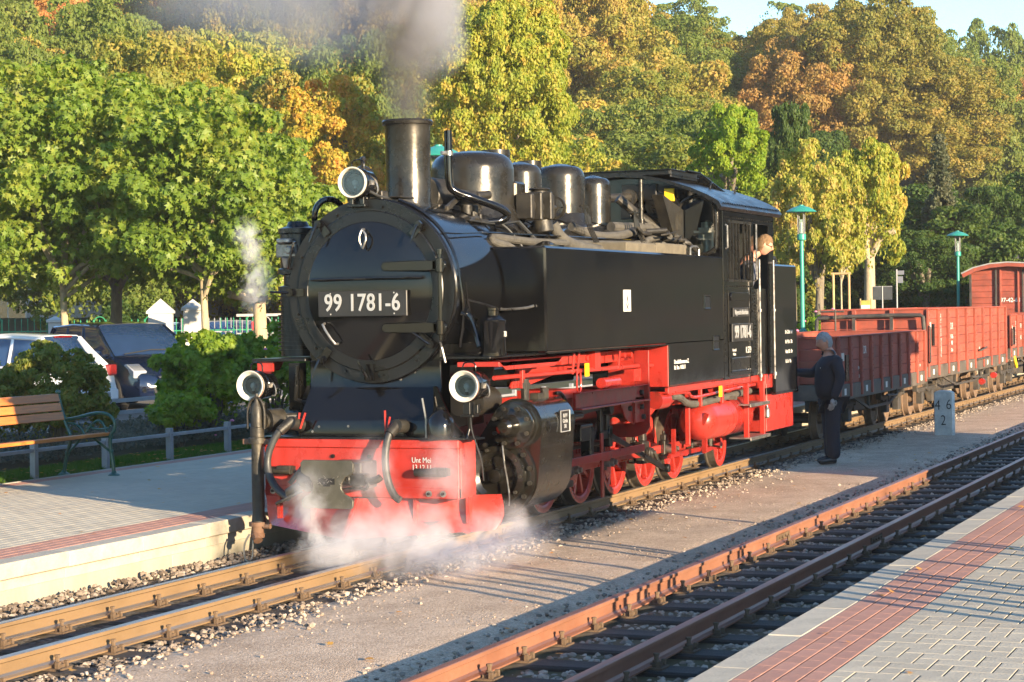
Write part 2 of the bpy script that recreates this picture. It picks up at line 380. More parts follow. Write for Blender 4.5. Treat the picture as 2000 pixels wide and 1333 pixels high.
PH1, PH2 = -4.949+.0, -2.07
Y2 = -3.337
scatter_rocks('track_stones', 9500, (-10, 16), (-1.02, -.36), lambda x, y: -.155+0*x, (.016, .034), STONE1, keep=lambda x, y: off_sleeper(x, y, 0, PH1), xpow=1.15)
scatter_rocks('track_stones', 9000, (-10, 14), (.36, 1.24), lambda x, y: -.16+.05*sstep(.9, 1.24, y), (.018, .038), STONE1, keep=lambda x, y: off_sleeper(x, y, 0, PH1), xpow=1.15)
scatter_rocks('track_stones', 15500, (-9, 14), (-4.6, -2.6), lambda x, y: -.180+0*x, (.018, .038), STONE2, keep=lambda x, y: off_sleeper(x, y, Y2, PH2), xpow=1.2)
scatter_rocks('track_stones', 3200, (-8.5, 20), (-2.86, -2.1), lambda x, y: -.14-.01*(y < -2.6), (.010, .028), STONE2, keep=lambda x, y: np.random.default_rng(1).random(len(x)) < .25+.75*sstep(-2.25, -2.6, y), xpow=1.1)
scatter_rocks('track_stones', 4600, (-8.5, 34), (-1.5, -.7), lambda x, y: -.128+0*x, (.010, .027), STONE3, keep=lambda x, y: np.random.default_rng(2).random(len(x)) < .08+.92*sstep(-1.15, -.85, y), xpow=1.1)
scatter_rocks('loose_pebbles', 1800, (-8, 9), (-2.3, -1.0), lambda x, y: -.127+0*x, (.004, .010), STONE3, xpow=1.2)

# ------------------------------------------------------------------ platforms
CONC = pbr('cast_concrete', (.35, .32, .245), .85, var=.14, scale=3, bump=.35, bscale=30, dirt=(.30, .27, .19), dscale=1.6, dth=(.5, .72), perobj=.06, stretch=(1, 1, .35))
CONCK = pbr('kerb_concrete', (.43, .385, .30), .85, var=.14, scale=5, bump=.35, bscale=45, dirt=(.27, .25, .20), dscale=3, dth=(.5, .75), perobj=.08)
PAVG = pbr('grey_paver', (.47, .41, .305), .85, var=.12, scale=9, bump=.3, bscale=70, dirt=(.40, .34, .26), dscale=1.6, dth=(.45, .75), perobj=.09)
PAVR = pbr('red_paver', (.42, .21, .15), .85, var=.15, scale=9, bump=.3, bscale=70, dirt=(.28, .17, .13), dscale=1.5, dth=(.45, .8), perobj=.07)
JOINT = pbr('sandy_joint', (.075, .062, .046), .95, var=.25, scale=20)
def paver_block(L_, W_, H=.05, b=.006):
    return MB().box(0, L_, 0, W_, -H, 0).mesh('paver', None, bevel=b, smooth=False)
def lay(root, items, zt, mat, near, gx=.002, gy=.010, lim=300):
    """items: (x0,x1,y0,y1); the nearest ones are separate objects that share meshes, the rest one part"""
    items = sorted(items, key=lambda q: (q[0]-near[0])**2+((q[2]-near[1])*1.)**2)
    cache = {}
    for it in items[:lim]:
        l, w = round(it[1]-it[0]-gx, 3), round(it[3]-it[2]-gy, 3)
        if (l, w) not in cache:
            me = paver_block(l, w, .05, .0025); me.materials.append(mat); cache[(l, w)] = me
        o = inst(cache[(l, w)], 'paver', root, (it[0]+gx/2, it[2]+gy/2, zt+random.uniform(-.0006, .0006)), (random.uniform(-.0015, .0015), random.uniform(-.0015, .0015), 0))
    rest = items[lim:]
    if rest:
        A = np.array(rest); n = len(A); g = np.random.default_rng(n)
        x0, x1, y0, y1 = A[:, 0]+gx/2, A[:, 1]-gx/2, A[:, 2]+gy/2, A[:, 3]-gy/2; z = zt+g.uniform(-.0006, .0006, n)
        b = .0025
        V = np.stack([np.stack([x0, y0, z-.03], 1), np.stack([x1, y0, z-.03], 1), np.stack([x1, y1, z-.03], 1), np.stack([x0, y1, z-.03], 1),
                      np.stack([x0, y0, z-b], 1), np.stack([x1, y0, z-b], 1), np.stack([x1, y1, z-b], 1), np.stack([x0, y1, z-b], 1),
                      np.stack([x0+b, y0+b, z], 1), np.stack([x1-b, y0+b, z], 1), np.stack([x1-b, y1-b, z], 1), np.stack([x0+b, y1-b, z], 1)], 1)
        F0 = np.array([(0, 1, 5, 4), (1, 2, 6, 5), (2, 3, 7, 6), (3, 0, 4, 7), (4, 5, 9, 8), (5, 6, 10, 9), (6, 7, 11, 10), (7, 4, 8, 11), (8, 9, 10, 11)])
        F = (F0[None]+(np.arange(n)*12)[:, None, None]).reshape(-1, 4)
        o = link('pavers_beyond', npmesh('pavers_beyond', V.reshape(-1, 3), F, mat), root); o['kind'] = 'stuff'
def grey_pattern(x0, x1, y0, y1, px=.15, py=.1):
    """columns .15 wide across the platform, stones of one and two units that step from column to column"""
    out = []; k0 = int(round(x0/px)); k1 = int(round(x1/px)); ny = int(round((y1-y0)/py))
    for k in range(k0, k1):
        j = 0; cur = 0
        while cur < ny:
            nx_ = cur+1
            while nx_ < ny and (nx_-k) % 3 == 0: nx_ += 1
            out.append((k*px, (k+1)*px, y0+cur*py, y0+nx_*py)); cur = nx_
    return out
def red_pattern(x0, x1, y0, rows, l=.2, w=.1):
    out = []
    for r in range(rows):
        x = x0-(l/2 if r % 2 else 0)
        while x < x1: out.append((x, x+l, y0+r*w, y0+(r+1)*w)); x += l
    return out
# right platform
rp = empty('platform', (0, 0, 0)); rp['kind'] = 'structure'; rp['label'] = 'near platform of grey pavers with a red paver band'
MB().box(-15, 60, -9, -4.70, -.3, .168).build('platform_bed', JOINT, rp, smooth=False)
me_k = MB().box(0, .994, 0, .19, -.32, 0).mesh('kerb_stone', CONCK, bevel=.008, smooth=False)
for i in range(-9, 56):
    inst(me_k, 'kerb_stone', rp, (i+.4, -4.84+random.uniform(-.003, .003), .2+random.uniform(-.002, .002)), (0, 0, random.uniform(-.003, .003)))
def infr(it, m=.35):   # a paver within or near the picture's right edge
    x = it[0]; return it[2] > -7.50528+.145*(x+15.02)-m-.3
lay(rp, [i for i in red_pattern(-7.4, 20, -5.24, 4)], .2, PAVR, (-6.2, -5.0), gx=.003, gy=.009)
lay(rp, [i for i in grey_pattern(-7.5, 6, -8.24, -5.24) if i[3] > -7.9 and i[1] > -7.2], .2, PAVG, (-6.2, -5.6), gx=.0012, gy=.0085)
MB().box(-15, -7.5, -9, -4.86, .17, .2).box(6, 60, -9, -5.24, .17, .199).build('pavers_beyond', PAVG, rp, smooth=False)['kind'] = 'stuff'
# left platform
lp = empty('platform', (0, 0, 0)); lp['kind'] = 'structure'; lp['label'] = 'far platform behind the locomotive, grey pavers with a red band, concrete wall'
MB().box(-12, 62, 1.40, 5.7, -.3, .168).build('platform_bed', JOINT, lp, smooth=False)
me_k = MB().prism([(1.24, .088), (1.24, .194), (1.246, .2), (1.435, .2), (1.435, .0), (1.28, .0), (1.28, .075)], 'x', 0, .996).mesh('kerb_stone', CONCK, bevel=.004, smooth=False)
for i in range(-11, 60): inst(me_k, 'kerb_stone', lp, (i+.70, random.uniform(-.002, .002), random.uniform(-.002, .002)))
me_w = MB().box(0, 1.494, 1.285, 1.40, -.5, .086).mesh('wall_panel', CONC, bevel=.006, smooth=False)
for i in range(-8, 40): inst(me_w, 'wall_panel', lp, (i*1.5+.69, random.uniform(-.003, .003), 0))
lay(lp, [i for i in red_pattern(-9, 40, 1.44, 4)], .2, PAVR, (-2.4, 1.6), gx=.003, gy=.007)
lay(lp, red_pattern(-7.5, 18, 1.84, 34), .2, PAVG, (-1, 2.6), gx=.003, gy=.005)
lay(lp, [i for i in red_pattern(0, 20, 5.24, 2)], .2, PAVR, (3, 5.3), gx=.003, gy=.007)
MB().box(18, 62, 1.84, 5.44, .17, .199).build('pavers_beyond', PAVG, lp, smooth=False)['kind'] = 'stuff'
me_e = MB().box(0, .99, 5.45, 5.50, .0, .205).mesh('edging_stone', CONCK, bevel=.005, smooth=False)
for i in range(-4, 30): inst(me_e, 'edging_stone', lp, (i, 0, 0))

# ------------------------------------------------------------------ tracks
RAILT = pbr('rusty_rail_tan', (.215, .135, .065), .7, metal=.1, var=.2, scale=3, bump=.2, bscale=40, dirt=(.20, .12, .06), dscale=3, dth=(.52, .7), stretch=(.6, 1, 1))
RAILR = pbr('rusty_rail_red', (.25, .11, .062), .7, metal=.1, var=.22, scale=3, bump=.2, bscale=40, dirt=(.22, .085, .045), dscale=4, dth=(.5, .72), stretch=(.6, 1, 1))
RAILTOP = pbr('polished_rail_top', (.42, .39, .36), .32, metal=.85, var=.2, scale=5, stretch=(.3, 3, 1))
TOPR = pbr('dull_rail_top', (.30, .14, .09), .42, metal=.5, var=.25, scale=5, stretch=(.3, 3, 1))
TIMBER = pbr('tarred_timber', (.035, .028, .022), .75, var=.4, scale=4, bump=.8, bscale=30, stretch=(6, 1, 6), perobj=.2, dirt=(.12, .10, .08), dth=(.5, .8))
FAST = pbr('rusty_fastening', (.13, .085, .05), .75, metal=.1, var=.35, scale=18, bump=.4)
def railprof(y, top=.0):
    h = [(-.0285, -.004), (-.0245, 0), (.0245, 0), (.0285, -.004), (.0285, -.026), (.008, -.036), (.007, -.095), (.022, -.108), (.05, -.116), (.05, -.126), (-.05, -.126), (-.05, -.116), (-.022, -.108), (-.007, -.095), (-.008, -.036), (-.0285, -.026)]
    return [(y+a, z) for a, z in h]
def track(yc, ph, x0, x1, mside, mtop, label):
    root = empty('railway_track', (0, yc, 0), label, 'track')
    for s in (-1, 1):
        me = MB().prism(railprof(s*.405), 'x', x0, x1).mesh('rail', mside, smooth=False); me.materials.append(mtop)
        for p in me.polygons:
            if p.normal.z > .6: p.material_index = 1
        link('rail', me, root)
        jm = MB().box(0, .42, -.0165, .0165, -.09, -.04)
        for k in range(4): jm.cyl((.06+k*.1, -.03, -.065), (.06+k*.1, .03, -.065), .011, n=6)
        jm = jm.mesh('fish_plate', FAST, smooth=False)
        for j in range(int((x0+7)/9), int(x1/9)): inst(jm, 'fish_plate', root, (j*9+2.0, s*.405, 0))
    slp = MB().box(-.115, .115, -.76, .76, -.26, -.138).mesh('sleeper', TIMBER, bevel=.012, smooth=False)
    fm = MB()
    for s in (-1, 1):
        fm.box(-.07, .07, -.13*1+s*0, .13, -.139, -.1265) if s < 0 else None
        y = s*.075
        fm.box(-.035, .035, y-.028*1, y+.028, -.127, -.108)
        fm.lathe((0, y, -.11), (0, 0, 1), [(0, .022), (.018, .022), (.018, .013), (.045, .013), (.045, .018), (.058, .018)], 6)
        fm.box(-.055, -.035, y+s*.03-.012, y+s*.03+.012, -.127, -.09); fm.box(.035, .055, y+s*.03-.012, y+s*.03+.012, -.127, -.09)
    fme = fm.mesh('rail_fastening', FAST, smooth=False)
    k0 = math.ceil((x0-ph)/SLP); k1 = math.floor((x1-ph)/SLP)
    for k in range(k0, k1):
        x = ph+k*SLP
        if x > 60: break
        s_ = inst(slp, 'sleeper', root, (x+random.uniform(-.006, .006), random.uniform(-.02, .02), random.uniform(-.004, 0)), (0, 0, random.uniform(-.012, .012)))
        if x < 42:
            for q in (-1, 1): inst(fme, 'rail_fastening', s_, (0, q*.405, 0))
    return root
track(0, PH1, -14, 62, RAILT, RAILTOP, 'narrow gauge track with tan rusty rails under the steam locomotive and goods wagons')
track(Y2, PH2, -14, 62, RAILR, TOPR, 'empty narrow gauge track with red brown rails along the near platform')
# ------------------------------------------------------------------ the locomotive (x: along the track away from us, beam face at x = 0)
loco = empty('steam_locomotive', (0, 0, 0), 'black and red narrow gauge steam tank engine numbered 99 1781-6, steaming at the platform', 'steam locomotive')
def part(mb, name, mat, par=loco, bevel=0, smooth=True, **k): return mb.build(name, mat, par, bevel, smooth, **k)
ZB, RS = 2.092, .768
# --- smokebox, boiler
part(MB().lathe((.28, 0, ZB), (1, 0, 0), [(0, .60), (0, RS-.012), (.012, RS), (.06, RS), (.075, RS-.018), (.95, RS-.018), (.95, .70)], 72), 'smokebox', BLACK)
part(MB().lathe((1.23, 0, ZB), (1, 0, 0), [(0, .70), (0, .735), (4.9, .735), (4.9, .70)], 64), 'boiler', BLACK)
for x in (1.6, 2.9, 4.1, 5.3): part(MB().lathe((x, 0, ZB), (1, 0, 0), [(0, .73), (0, .742), (.05, .742), (.05, .73)], 64, cap=False), 'boiler_band', BLACK)
ft = MB().ring((.255, 0, ZB), (1, 0, 0), .62, .757, 0, .03, 72); part(ft, 'front_ring', BLACKM, bevel=0)
# dished door
door = part(MB().lathe((.262, 0, ZB), (-1, 0, 0), [(0, .665), (.022, .665), (.028, .658), (.030, .575), (.022, .566)], 72, cap=True), 'smokebox_door', BLACKM)
def dish(o, R0, h, mat, n=64, m=16):
    mb = MB(); rr = (R0*R0+h*h)/(2*h)
    pr = [(math.sqrt(rr*rr-r*r)-(rr-h), r) for r in [R0*math.sin(PI/2*i/m) for i in range(m, -1, -1)]]
    pr = [(t, max(r, .0005)) for t, r in pr]
    return mb.lathe(o, (-1, 0, 0), pr, n, cap=False)
dd = part(dish((.236, 0, ZB), .572, .07, None), 'door_dish', BLACK, door, angle=60)
XD = .236
sb = MB()
for a in [25, 65, 100, 135, 160, 205, 235, 262, 290, 318, 345]:
    an = R(a); sb.cyl((.235, .70*math.cos(an), ZB+.70*math.sin(an)), (.262, .70*math.cos(an), ZB+.70*math.sin(an)), .012, n=6)
part(sb, 'ring_bolts', BLACKM, door)['kind'] = 'stuff'
# clamps round the rim (angles measured as seen from the front: 0 = image right = -y, 90 = up)
for a in (128, 48, 180, 322, 270, 232):
    an = R(a); cy_, sy_ = -math.cos(an), math.sin(an); u = Vector((0, cy_, sy_)); w = Vector((0, -sy_, cy_)); c = Vector((.225, 0, ZB))
    m = MB(); m.bar(c+u*.60, c+u*.74, .065, .03, up=(1, 0, 0)); m.cyl(c+u*.715+Vector((.03, 0, 0)), c+u*.715+Vector((-.065, 0, 0)), .02, n=8)
    m.cyl(c+u*.715+Vector((-.03, 0, 0)), c+u*.715+Vector((-.055, 0, 0)), .034, n=6)
    h = c+u*.715+Vector((-.06, 0, 0)); hd = Vector((0, .35, -1)).normalized() if a != 180 else Vector((0, 1, .05)).normalized()
    if a in (322,): hd = Vector((0, 1, .75)).normalized()
    if a in (270,): hd = Vector((0, .45, 1)).normalized()
    m.tube([h, h+hd*.06+Vector((-.02, 0, 0)), h+hd*.16+Vector((-.035, 0, 0))], [.013, .012, .009], 8)
    part(m, 'clamp', BLACK, door)
# hinges on the image right
for z in (2.29, 1.785):
    m = MB(); m.prism([(-.16, z+.038), (-.54, z+.045), (-.72, z+.03), (-.72, z-.03), (-.54, z-.045), (-.16, z-.038), (-.135, z)], 'x', .165, .195)
    m.box(.165, .25, -.68, -.60, z-.045, z+.045); m.cyl((.175, -.665, z-.06), (.175, -.665, z+.06), .036, n=12)
    part(m, 'hinge', BLACK, door, bevel=.006)
part(MB().cyl((.175, -.665, 1.68), (.175, -.665, 2.40), .016, n=10).cyl((.175, -.665, 2.38), (.175, -.665, 2.42), .026), 'hinge_pin', BLACK, door)
part(MB().tube([(.22, .50, 2.195), (.15, .50, 2.195), (.125, .30, 2.197), (.12, 0, 2.198), (.125, -.30, 2.198), (.15, -.50, 2.197), (.22, -.50, 2.197)], .0135, 10, 1), 'handrail', BLACK, door)
part(MB().tube([(.2, .02, 2.60), (.15, .02, 2.60), (.14, .045, 2.52), (.15, .02, 2.45), (.13, .0, 2.44), (.14, -.03, 2.54), (.16, .02, 2.60)], .009, 8, 1), 'ring_handle', STEEL, door)
for p, q in (((.33, .73), (.47, .51)),):
    pass
part(MB().tube([(.2, .40, 1.83), (.15, .40, 1.82), (.15, .29, 1.66), (.2, .28, 1.66)], .0105, 8, 1), 'grab_handle', STEEL, door)
part(MB().tube([(.26, .69, ZB+.42), (.21, .69, ZB+.42), (.21, .74, ZB+.2), (.26, .73, ZB+.2)], .0105, 8, 1), 'grab_handle', BLACK, door)
part(MB().tube([(.26, -.62, 1.66), (.2, -.66, 1.62), (.2, -.69, 1.5)], .01, 8), 'chain', STEEL, door)
np_ = part(MB().box(.135, .16, -.385, .425, 1.885, 2.095), 'number_plate', PLATEB, door, bevel=.004)
part(MB().box(.16, .2, -.36, -.30, 1.9, 2.08).box(.16, .22, .30, .36, 1.9, 2.08), 'plate_bracket', BLACKM, door)
text('99 1781-6', 'digits', LETTERM, np_, (.131, .02, 1.992), .20, '-x', xs=.80, ext=.004, off=.002, space=1.06)
sc = MB()
for y in (-.27, .31):
    for z in (1.905, 2.075): sc.sph((.134, y, z), .007, 8, 4)
part(sc, 'plate_screw', LETTERM, np_)
# --- saddle and apron
part(MB().box(.32, 1.2, -.60, .61, .95, 1.75), 'smokebox_saddle', BLACK, bevel=.01)
ap = MB().prism([(.30, 1.52), (.31, 1.295), (.085, 1.035), (.085, .90), (.5, .90), (.5, 1.52)], 'y', -.60, .60)
A = part(ap, 'apron', BLACK, bevel=.006)
ab = MB()
for y, z in ((.30, 1.40), (.19, 1.36), (-.24, 1.36), (-.37, 1.42), (.41, .98), (.14, .985), (-.35, .985), (.47, .94)):
    x = .30 if z > 1.3 else .085; ab.cyl((x+.01, y, z), (x-.006, y, z), .010, n=8)
part(ab, 'apron_bolts', STEEL, A)['kind'] = 'stuff'
part(MB().prism([(-.615, .90), (-.87, .90), (-.87, .93), (-.77, 1.04), (-.64, 1.31), (-.615, 1.31)], 'x', .12, .145).prism([(.615, .90), (.87, .90), (.87, .93), (.75, 1.04), (.64, 1.31), (.615, 1.31)], 'x', .32, .345), 'apron_wing', BLACK)
# --- running plate
part(MB().box(.26, 1.5, -1.06, -.62, 1.527, 1.545).box(.26, 9.5, .62, 1.13, 1.515, 1.54), 'running_plate', BLACKM, bevel=.003)
part(MB().box(.0, .32, -.93, .93, .884, .90).box(.0, .2, -1.03, -.93, .886, .898), 'footplate', BLACKM, bevel=.003)
# --- buffer beam
bb = part(MB().box(0, .05, -.88, .88, .41, .815).box(-.012, .06, -.885, .885, .815, .883).box(-.004, .05, -.88, .88, .412, .50).box(.05, .35, -.88, -.85, .41, .88).box(.05, .35, .85, .88, .41, .88), 'buffer_beam', RED, bevel=.005)
bo = MB()
for y in (.80, -.62, -.745): bo.cyl((-.004, y, .452), (-.014, y, .452), .026, n=14)
part(bo, 'bolt_washer', STEEL, bb)
bo = MB()
for y, z in ((.80, .452), (-.62, .452), (-.745, .452)): bo.cyl((-.012, y, z), (-.03, y, z), .013, n=6)
for y in (.24, -.09): bo.cyl((0, y, .745), (-.012, y, .745), .017, n=10)
part(bo, 'bolt', BLACKM, bb)
for y in (.74, -.66):
    part(MB().cyl((-.05, y+.14, .625), (-.05, y-.13, .625), .034, n=12).box(-.06, 0, y-.15, y-.11, .60, .66).box(-.09, -.02, y-.14, y-.02, .64, .665), 'step_bracket', SOOT, bb)
text('Unt Mei\n13.12.11', 'inspection_date', LETTER, bb, (-.006, -.47, .69), .062, '-x', xs=.85, ext=.0008, align='LEFT', leading=.95)
# --- central coupling
cp = MB()
half = [(0, .165), (.21, .165), (.235, .14), (.23, .07), (.20, .045), (.155, .03), (.125, -.02), (.125, -.06), (.15, -.10), (.20, -.125), (.228, -.15), (.225, -.20), (.21, -.218), (0, -.218)]
out = [(y, z+.592) for y, z in half]+[(-y, z+.592) for y, z in reversed(half[1:-1])]
def holed(m, outl, hole, x0, x1):
    """outline with a slot, built as a left and a right half"""
    L_ = [p for p in outl if p[0] >= -1e-6]; R_ = [p for p in outl if p[0] <= 1e-6]
    m.prism(outl, 'x', x0, x1)
cpo = part(MB().prism(out, 'x', -.585, -.56), 'coupler_plate', pbr('worn_grey_plate', (.075, .07, .052), .45, metal=.3, var=.3, scale=5, bump=.3, bscale=14, dirt=(.16, .15, .12), dscale=4, dth=(.55, .7)), bevel=.004)
part(MB().box(-.588, -.58, -.07, .075, .565, .615).box(-.589, -.58, -.03, .03, .55, .575), 'coupler_slot', pbr('slot_dark', (.004, .004, .004), .9), cpo)
g = MB()
for k in range(14):
    y = random.uniform(-.12, .1); z = .59+random.uniform(-.04, .05); g.tube([(-.587, y, z), (-.588, y+random.uniform(-.03, .03), z+random.uniform(-.02, .02))], .0022, 4)
part(g, 'bare_metal_scratches', STEEL, cpo)['kind'] = 'stuff'
part(MB().box(-.57, -.0, -.11, .11, .53, .68).box(-.3, 0, -.16, .16, .50, .72).cyl((-.5, -.18, .60), (-.5, .16, .60), .045), 'drawbar', SOOT, bevel=.01)
part(MB().tube([(-.42, -.10, .60), (-.46, -.26, .60), (-.50, -.33, .585), (-.50, -.40, .60), (-.49, -.43, .625)], [.03, .035, .03, .022, .016], 10, 1).box(-.53, -.43, -.30, -.17, .555, .645).tube([(-.5, -.29, .62), (-.52, -.34, .57), (-.52, -.31, .52), (-.51, -.25, .54)], .013, 8, 1), 'coupling_hook', SOOT)
part(MB().tube([(-.36, .23, .70), (-.40, .34, .55), (-.40, .42, .50)], .022, 8).tube([(-.36, .30, .72), (-.40, .43, .55)], .02, 8).cyl((-.40, .33, .54), (-.40, .45, .47), .04).lathe((-.34, .28, .58), (0, 1, .2), [(-.06, .08), (0, .1), (.08, .08)], 18).tube([(-.44, .30, .50), (-.47, .50, .40), (-.47, .52, .39)], .014, 8), 'screw_coupling', SOOT, bevel=.003)
# --- hoses
def hose(pts, r, n=12): return MB().tube(pts, r, n, 2)
h1 = part(hose([(.02, .58, 1.02), (-.07, .64, 1.01), (-.12, .72, .90), (-.14, .78, .74), (-.16, .76, .60), (-.20, .66, .48), (-.26, .52, .42)], .031), 'brake_hose', RUBBER)
part(MB().cyl((.06, .56, .99), (-.05, .60, 1.02), .055, n=12).cyl((-.02, .60, 1.04), (-.10, .68, .95), .042), 'hose_coupling', SOOT, h1)
part(MB().tube([(-.0, .56, .97), (-.0, .545, 1.10)], .009, 6).tube([(-.02, .53, .97), (-.02, .48, 1.10)], .009, 6), 'cock_lever', RED, h1)
h2 = part(hose([(.02, -.37, 1.00), (-.08, -.33, .98), (-.12, -.30, .86), (-.15, -.30, .70), (-.16, -.33, .55), (-.17, -.39, .44), (-.17, -.44, .41)], .031), 'brake_hose', RUBBER)
part(MB().cyl((.06, -.38, .99), (-.05, -.36, 1.0), .055, n=12).cyl((-.02, -.35, 1.0), (-.10, -.32, .93), .042), 'hose_coupling', SOOT, h2)
part(MB().tube([(-.0, -.24, .93), (-.0, -.235, 1.12)], .009, 6).tube([(-.02, -.27, .98), (-.02, -.29, 1.07)], .008, 6), 'cock_lever', RED, h2)
part(MB().lathe((.02, -.72, .90), (0, 0, 1), [(0, .115), (.10, .115), (.15, .105), (.20, .07), (.23, .03), (.25, .03), (.26, .015)], 20), 'bell_cover', BLACK)
part(MB().tube([(.0, -.60, .90), (.0, -.60, 1.05), (-.0, -.57, 1.22)], .009, 8), 'uncoupling_rod', STEEL)
# hanging steam heating pipe at the left corner
hp = part(MB().lathe((-.08, .90, .86), (0, 0, -1), [(0, .048), (.02, .050), (.25, .053), (.5, .053), (.60, .05), (.64, .058), (.70, .06)], 16).cyl((-.10, .90, .20), (-.10, .90, .10), .05, .045), 'heating_pipe', SOOT)
part(MB().lathe((-.08, .90, .86), (0, 0, 1), [(-.01, .075), (.035, .075), (.04, .058), (.12, .058), (.125, .05), (.27, .05), (.31, .035), (.34, .02), (.40, .015)], 16), 'valve_body', SOOT, hp)
part(MB().box(-.10, -.06, .77, 1.03, .84, .885), 'pipe_clamp', RUST, hp, bevel=.004)
part(MB().tube([(-.09, .98, .97), (-.09, .985, 1.12), (-.09, .95, 1.21), (-.09, .90, 1.235), (-.09, .85, 1.21), (-.09, .82, 1.12), (-.09, .825, .97)], .0105, 8, 2), 'valve_yoke', SOOT, hp)
part(MB().cyl((.0, .86, 1.03), (.14, .80, 1.03), .10, n=20).cyl((-.03, .87, 1.03), (.0, .86, 1.03), .06).tube([(.1, .8, 1.05), (.25, .6, 1.05)], .04, 10), 'steam_valve', SOOT, hp)
part(MB().lathe((-.10, .90, .20), (0, 0, -1), [(0, .072), (.035, .072), (.036, .05), (.09, .05), (.10, .058), (.13, .058)], 14).cyl((-.1, .84, .165), (-.1, .78, .165), .022).tube([(-.12, .90, .09), (-.15, .87, .05)], .04, 8), 'coupling_head', RUST, hp)
part(MB().tube([(-.14, .955, .10), (-.16, 1.0, .02), (-.16, 1.0, -.09), (-.15, .965, -.135), (-.14, .93, -.10), (-.13, .93, .05)], .009, 8, 2), 'closing_bail', STEEL, hp)
# --- snow plough
def plough(s):
    vs = []; 
    for (x, y, z) in [(-.02, 0, .405), (.36, s*1.08, .43), (.45, s*1.10, .40), (.42, s*1.02, .14), (-.30, 0, .10), (-.30, 0, .16)]: pass
    m = MB(); ny = 10; nz = 5; P = []
    for i in range(ny+1):
        u = i/ny; y = s*u*1.09
        for j in range(nz+1):
            w = j/nz; xb = -.34+.70*u; xt = -.06+.42*u; z0 = .105+.03*u; z1 = .405+.02*u
            z = z0+(z1-z0)*w; x = xb+(xt-xb)*w+.05*math.sin(PI*w)
            if u > .93 and w < .3: y2 = y-s*.05*(1-w/.3)
            else: y2 = y
            P.append((x, y2, z))
    F = [(i*(nz+1)+j, (i+1)*(nz+1)+j, (i+1)*(nz+1)+j+1, i*(nz+1)+j+1) for i in range(ny) for j in range(nz)]
    n = len(P); P2 = [(x+.018, y, z) for x, y, z in P]; m.add(P+P2, F+[tuple(k+n for k in reversed(f)) for f in F])
    top = [i*(nz+1)+nz for i in range(ny+1)]; bot = [i*(nz+1) for i in range(ny+1)]
    for e in (top, bot):
        for a, b in zip(e[:-1], e[1:]): m.f.append((a, b, b+n, a+n))
    for j in range(nz): a = ny*(nz+1)+j; m.f.append((a, a+1, a+1+n, a+n))
    m.box(.05, .10, s*.45, s*.48, .2, .41); m.box(.2, .25, s*.85, s*.88, .2, .41)
    return m
part(plough(1), 'plough_blade', RED); part(plough(-1), 'plough_blade', RED)
part(MB().prism([(-.345, .10), (-.07, .41), (-.05, .41), (-.30, .10)], 'y', -.012, .012), 'plough_prow', RED)
# --- head lamps
def lamp(c, r, name_label, L_=.26, top=False):
    x, y, z = c; rim = CREAM
    h = part(MB().lathe((x+.035, y, z), (1, 0, 0), [(0, r*.93), (0, r), (.03, r*1.0), (.035, r*.93), (.075, r*.93), (.08, r*.97), (.095, r*.97), (.10, r*.93), (L_-.02, r*.90), (L_, r*.84), (L_, .001)], 32, cap=False), 'headlight', BLACK)
    h['label'] = name_label
    part(MB().lathe((x, y, z), (1, 0, 0), [(.036, r*.95), (.0, r*1.0), (-.004, r*.97), (.0, r*.9), (.055, r*.60 if not top else r*.84), (.058, r*.58 if not top else r*.8)], 36, cap=False), 'lamp_rim', rim, h)
    part(MB().lathe((x+.055, y, z), (1, 0, 0), [(0, r*.60), (.05, r*.5), (.08, r*.3), (.09, .001)], 28, cap=False), 'reflector', pbr('reflector_grey', (.38, .37, .33), .25, metal=.3, var=.05), h)
    part(MB().sph((x+.06, y, z-.003), r*.2, 14, 8, (1, 1, 1.1)).cyl((x+.06, y, z-.02), (x+.065, y, z-r*.42), r*.09, n=10), 'bulb', pbr('frosted_bulb', (.62, .64, .62), .15, var=.03), h)
    part(MB().cyl((x+.062, y, z-r*.36), (x+.065, y, z-r*.56), r*.10, n=10), 'bulb_socket', SOOT, h)
    part(MB().lathe((x+.03, y, z), (1, 0, 0), [(0, r*.70 if not top else r*.84), (.003, r*.70 if not top else r*.84)], 28), 'lamp_glass', GLASS if not top else glassmat('lamp_glass_hazy', alpha=.04, rough=.25), h)
    part(MB().tube([(x+.12, y+.055, z+r*.9), (x+.12, y+.055, z+r*1.35), (x+.12, y+.03, z+r*1.5), (x+.12, y-.03, z+r*1.5), (x+.12, y-.055, z+r*1.35), (x+.12, y-.055, z+r*.9)], .006, 8, 1), 'lamp_handle', BLACK, h)
    part(MB().box(x+.09, x+.16, y-r*1.02, y-r*.9, z-.02, z+.02).tube([(x+.17, y-r*.95, z+.02), (x+.17, y-r*1.2, z-.02), (x+.17, y-r*1.2, z-.09), (x+.17, y-r*.9, z-.09)], .006, 6, 1), 'lamp_latch', STEEL, h)
    if not top: part(MB().lathe((x+.002, y, z), (1, 0, 0), [(.0, r*1.005), (.006, r*1.012), (.012, r*1.005)], 36, cap=False), 'rim_edge', RED2, h)
    return h
lamp((-.07, .968, 1.325), .126, 'round white rimmed lower headlight nearer the far platform')
lamp((-.07, -.965, 1.317), .126, 'round white rimmed lower headlight above the cylinders')
hl = lamp((.11, .083, 2.985), .128, 'round upper headlight with cream rim before the chimney', .24, True)
part(MB().box(.2, .26, .02, .06, 2.80, 2.87).box(.2, .26, .12, .15, 2.80, 2.87).box(.18, .30, -.0, .17, 2.785, 2.81), 'lamp_bracket', BLACK, bevel=.005)
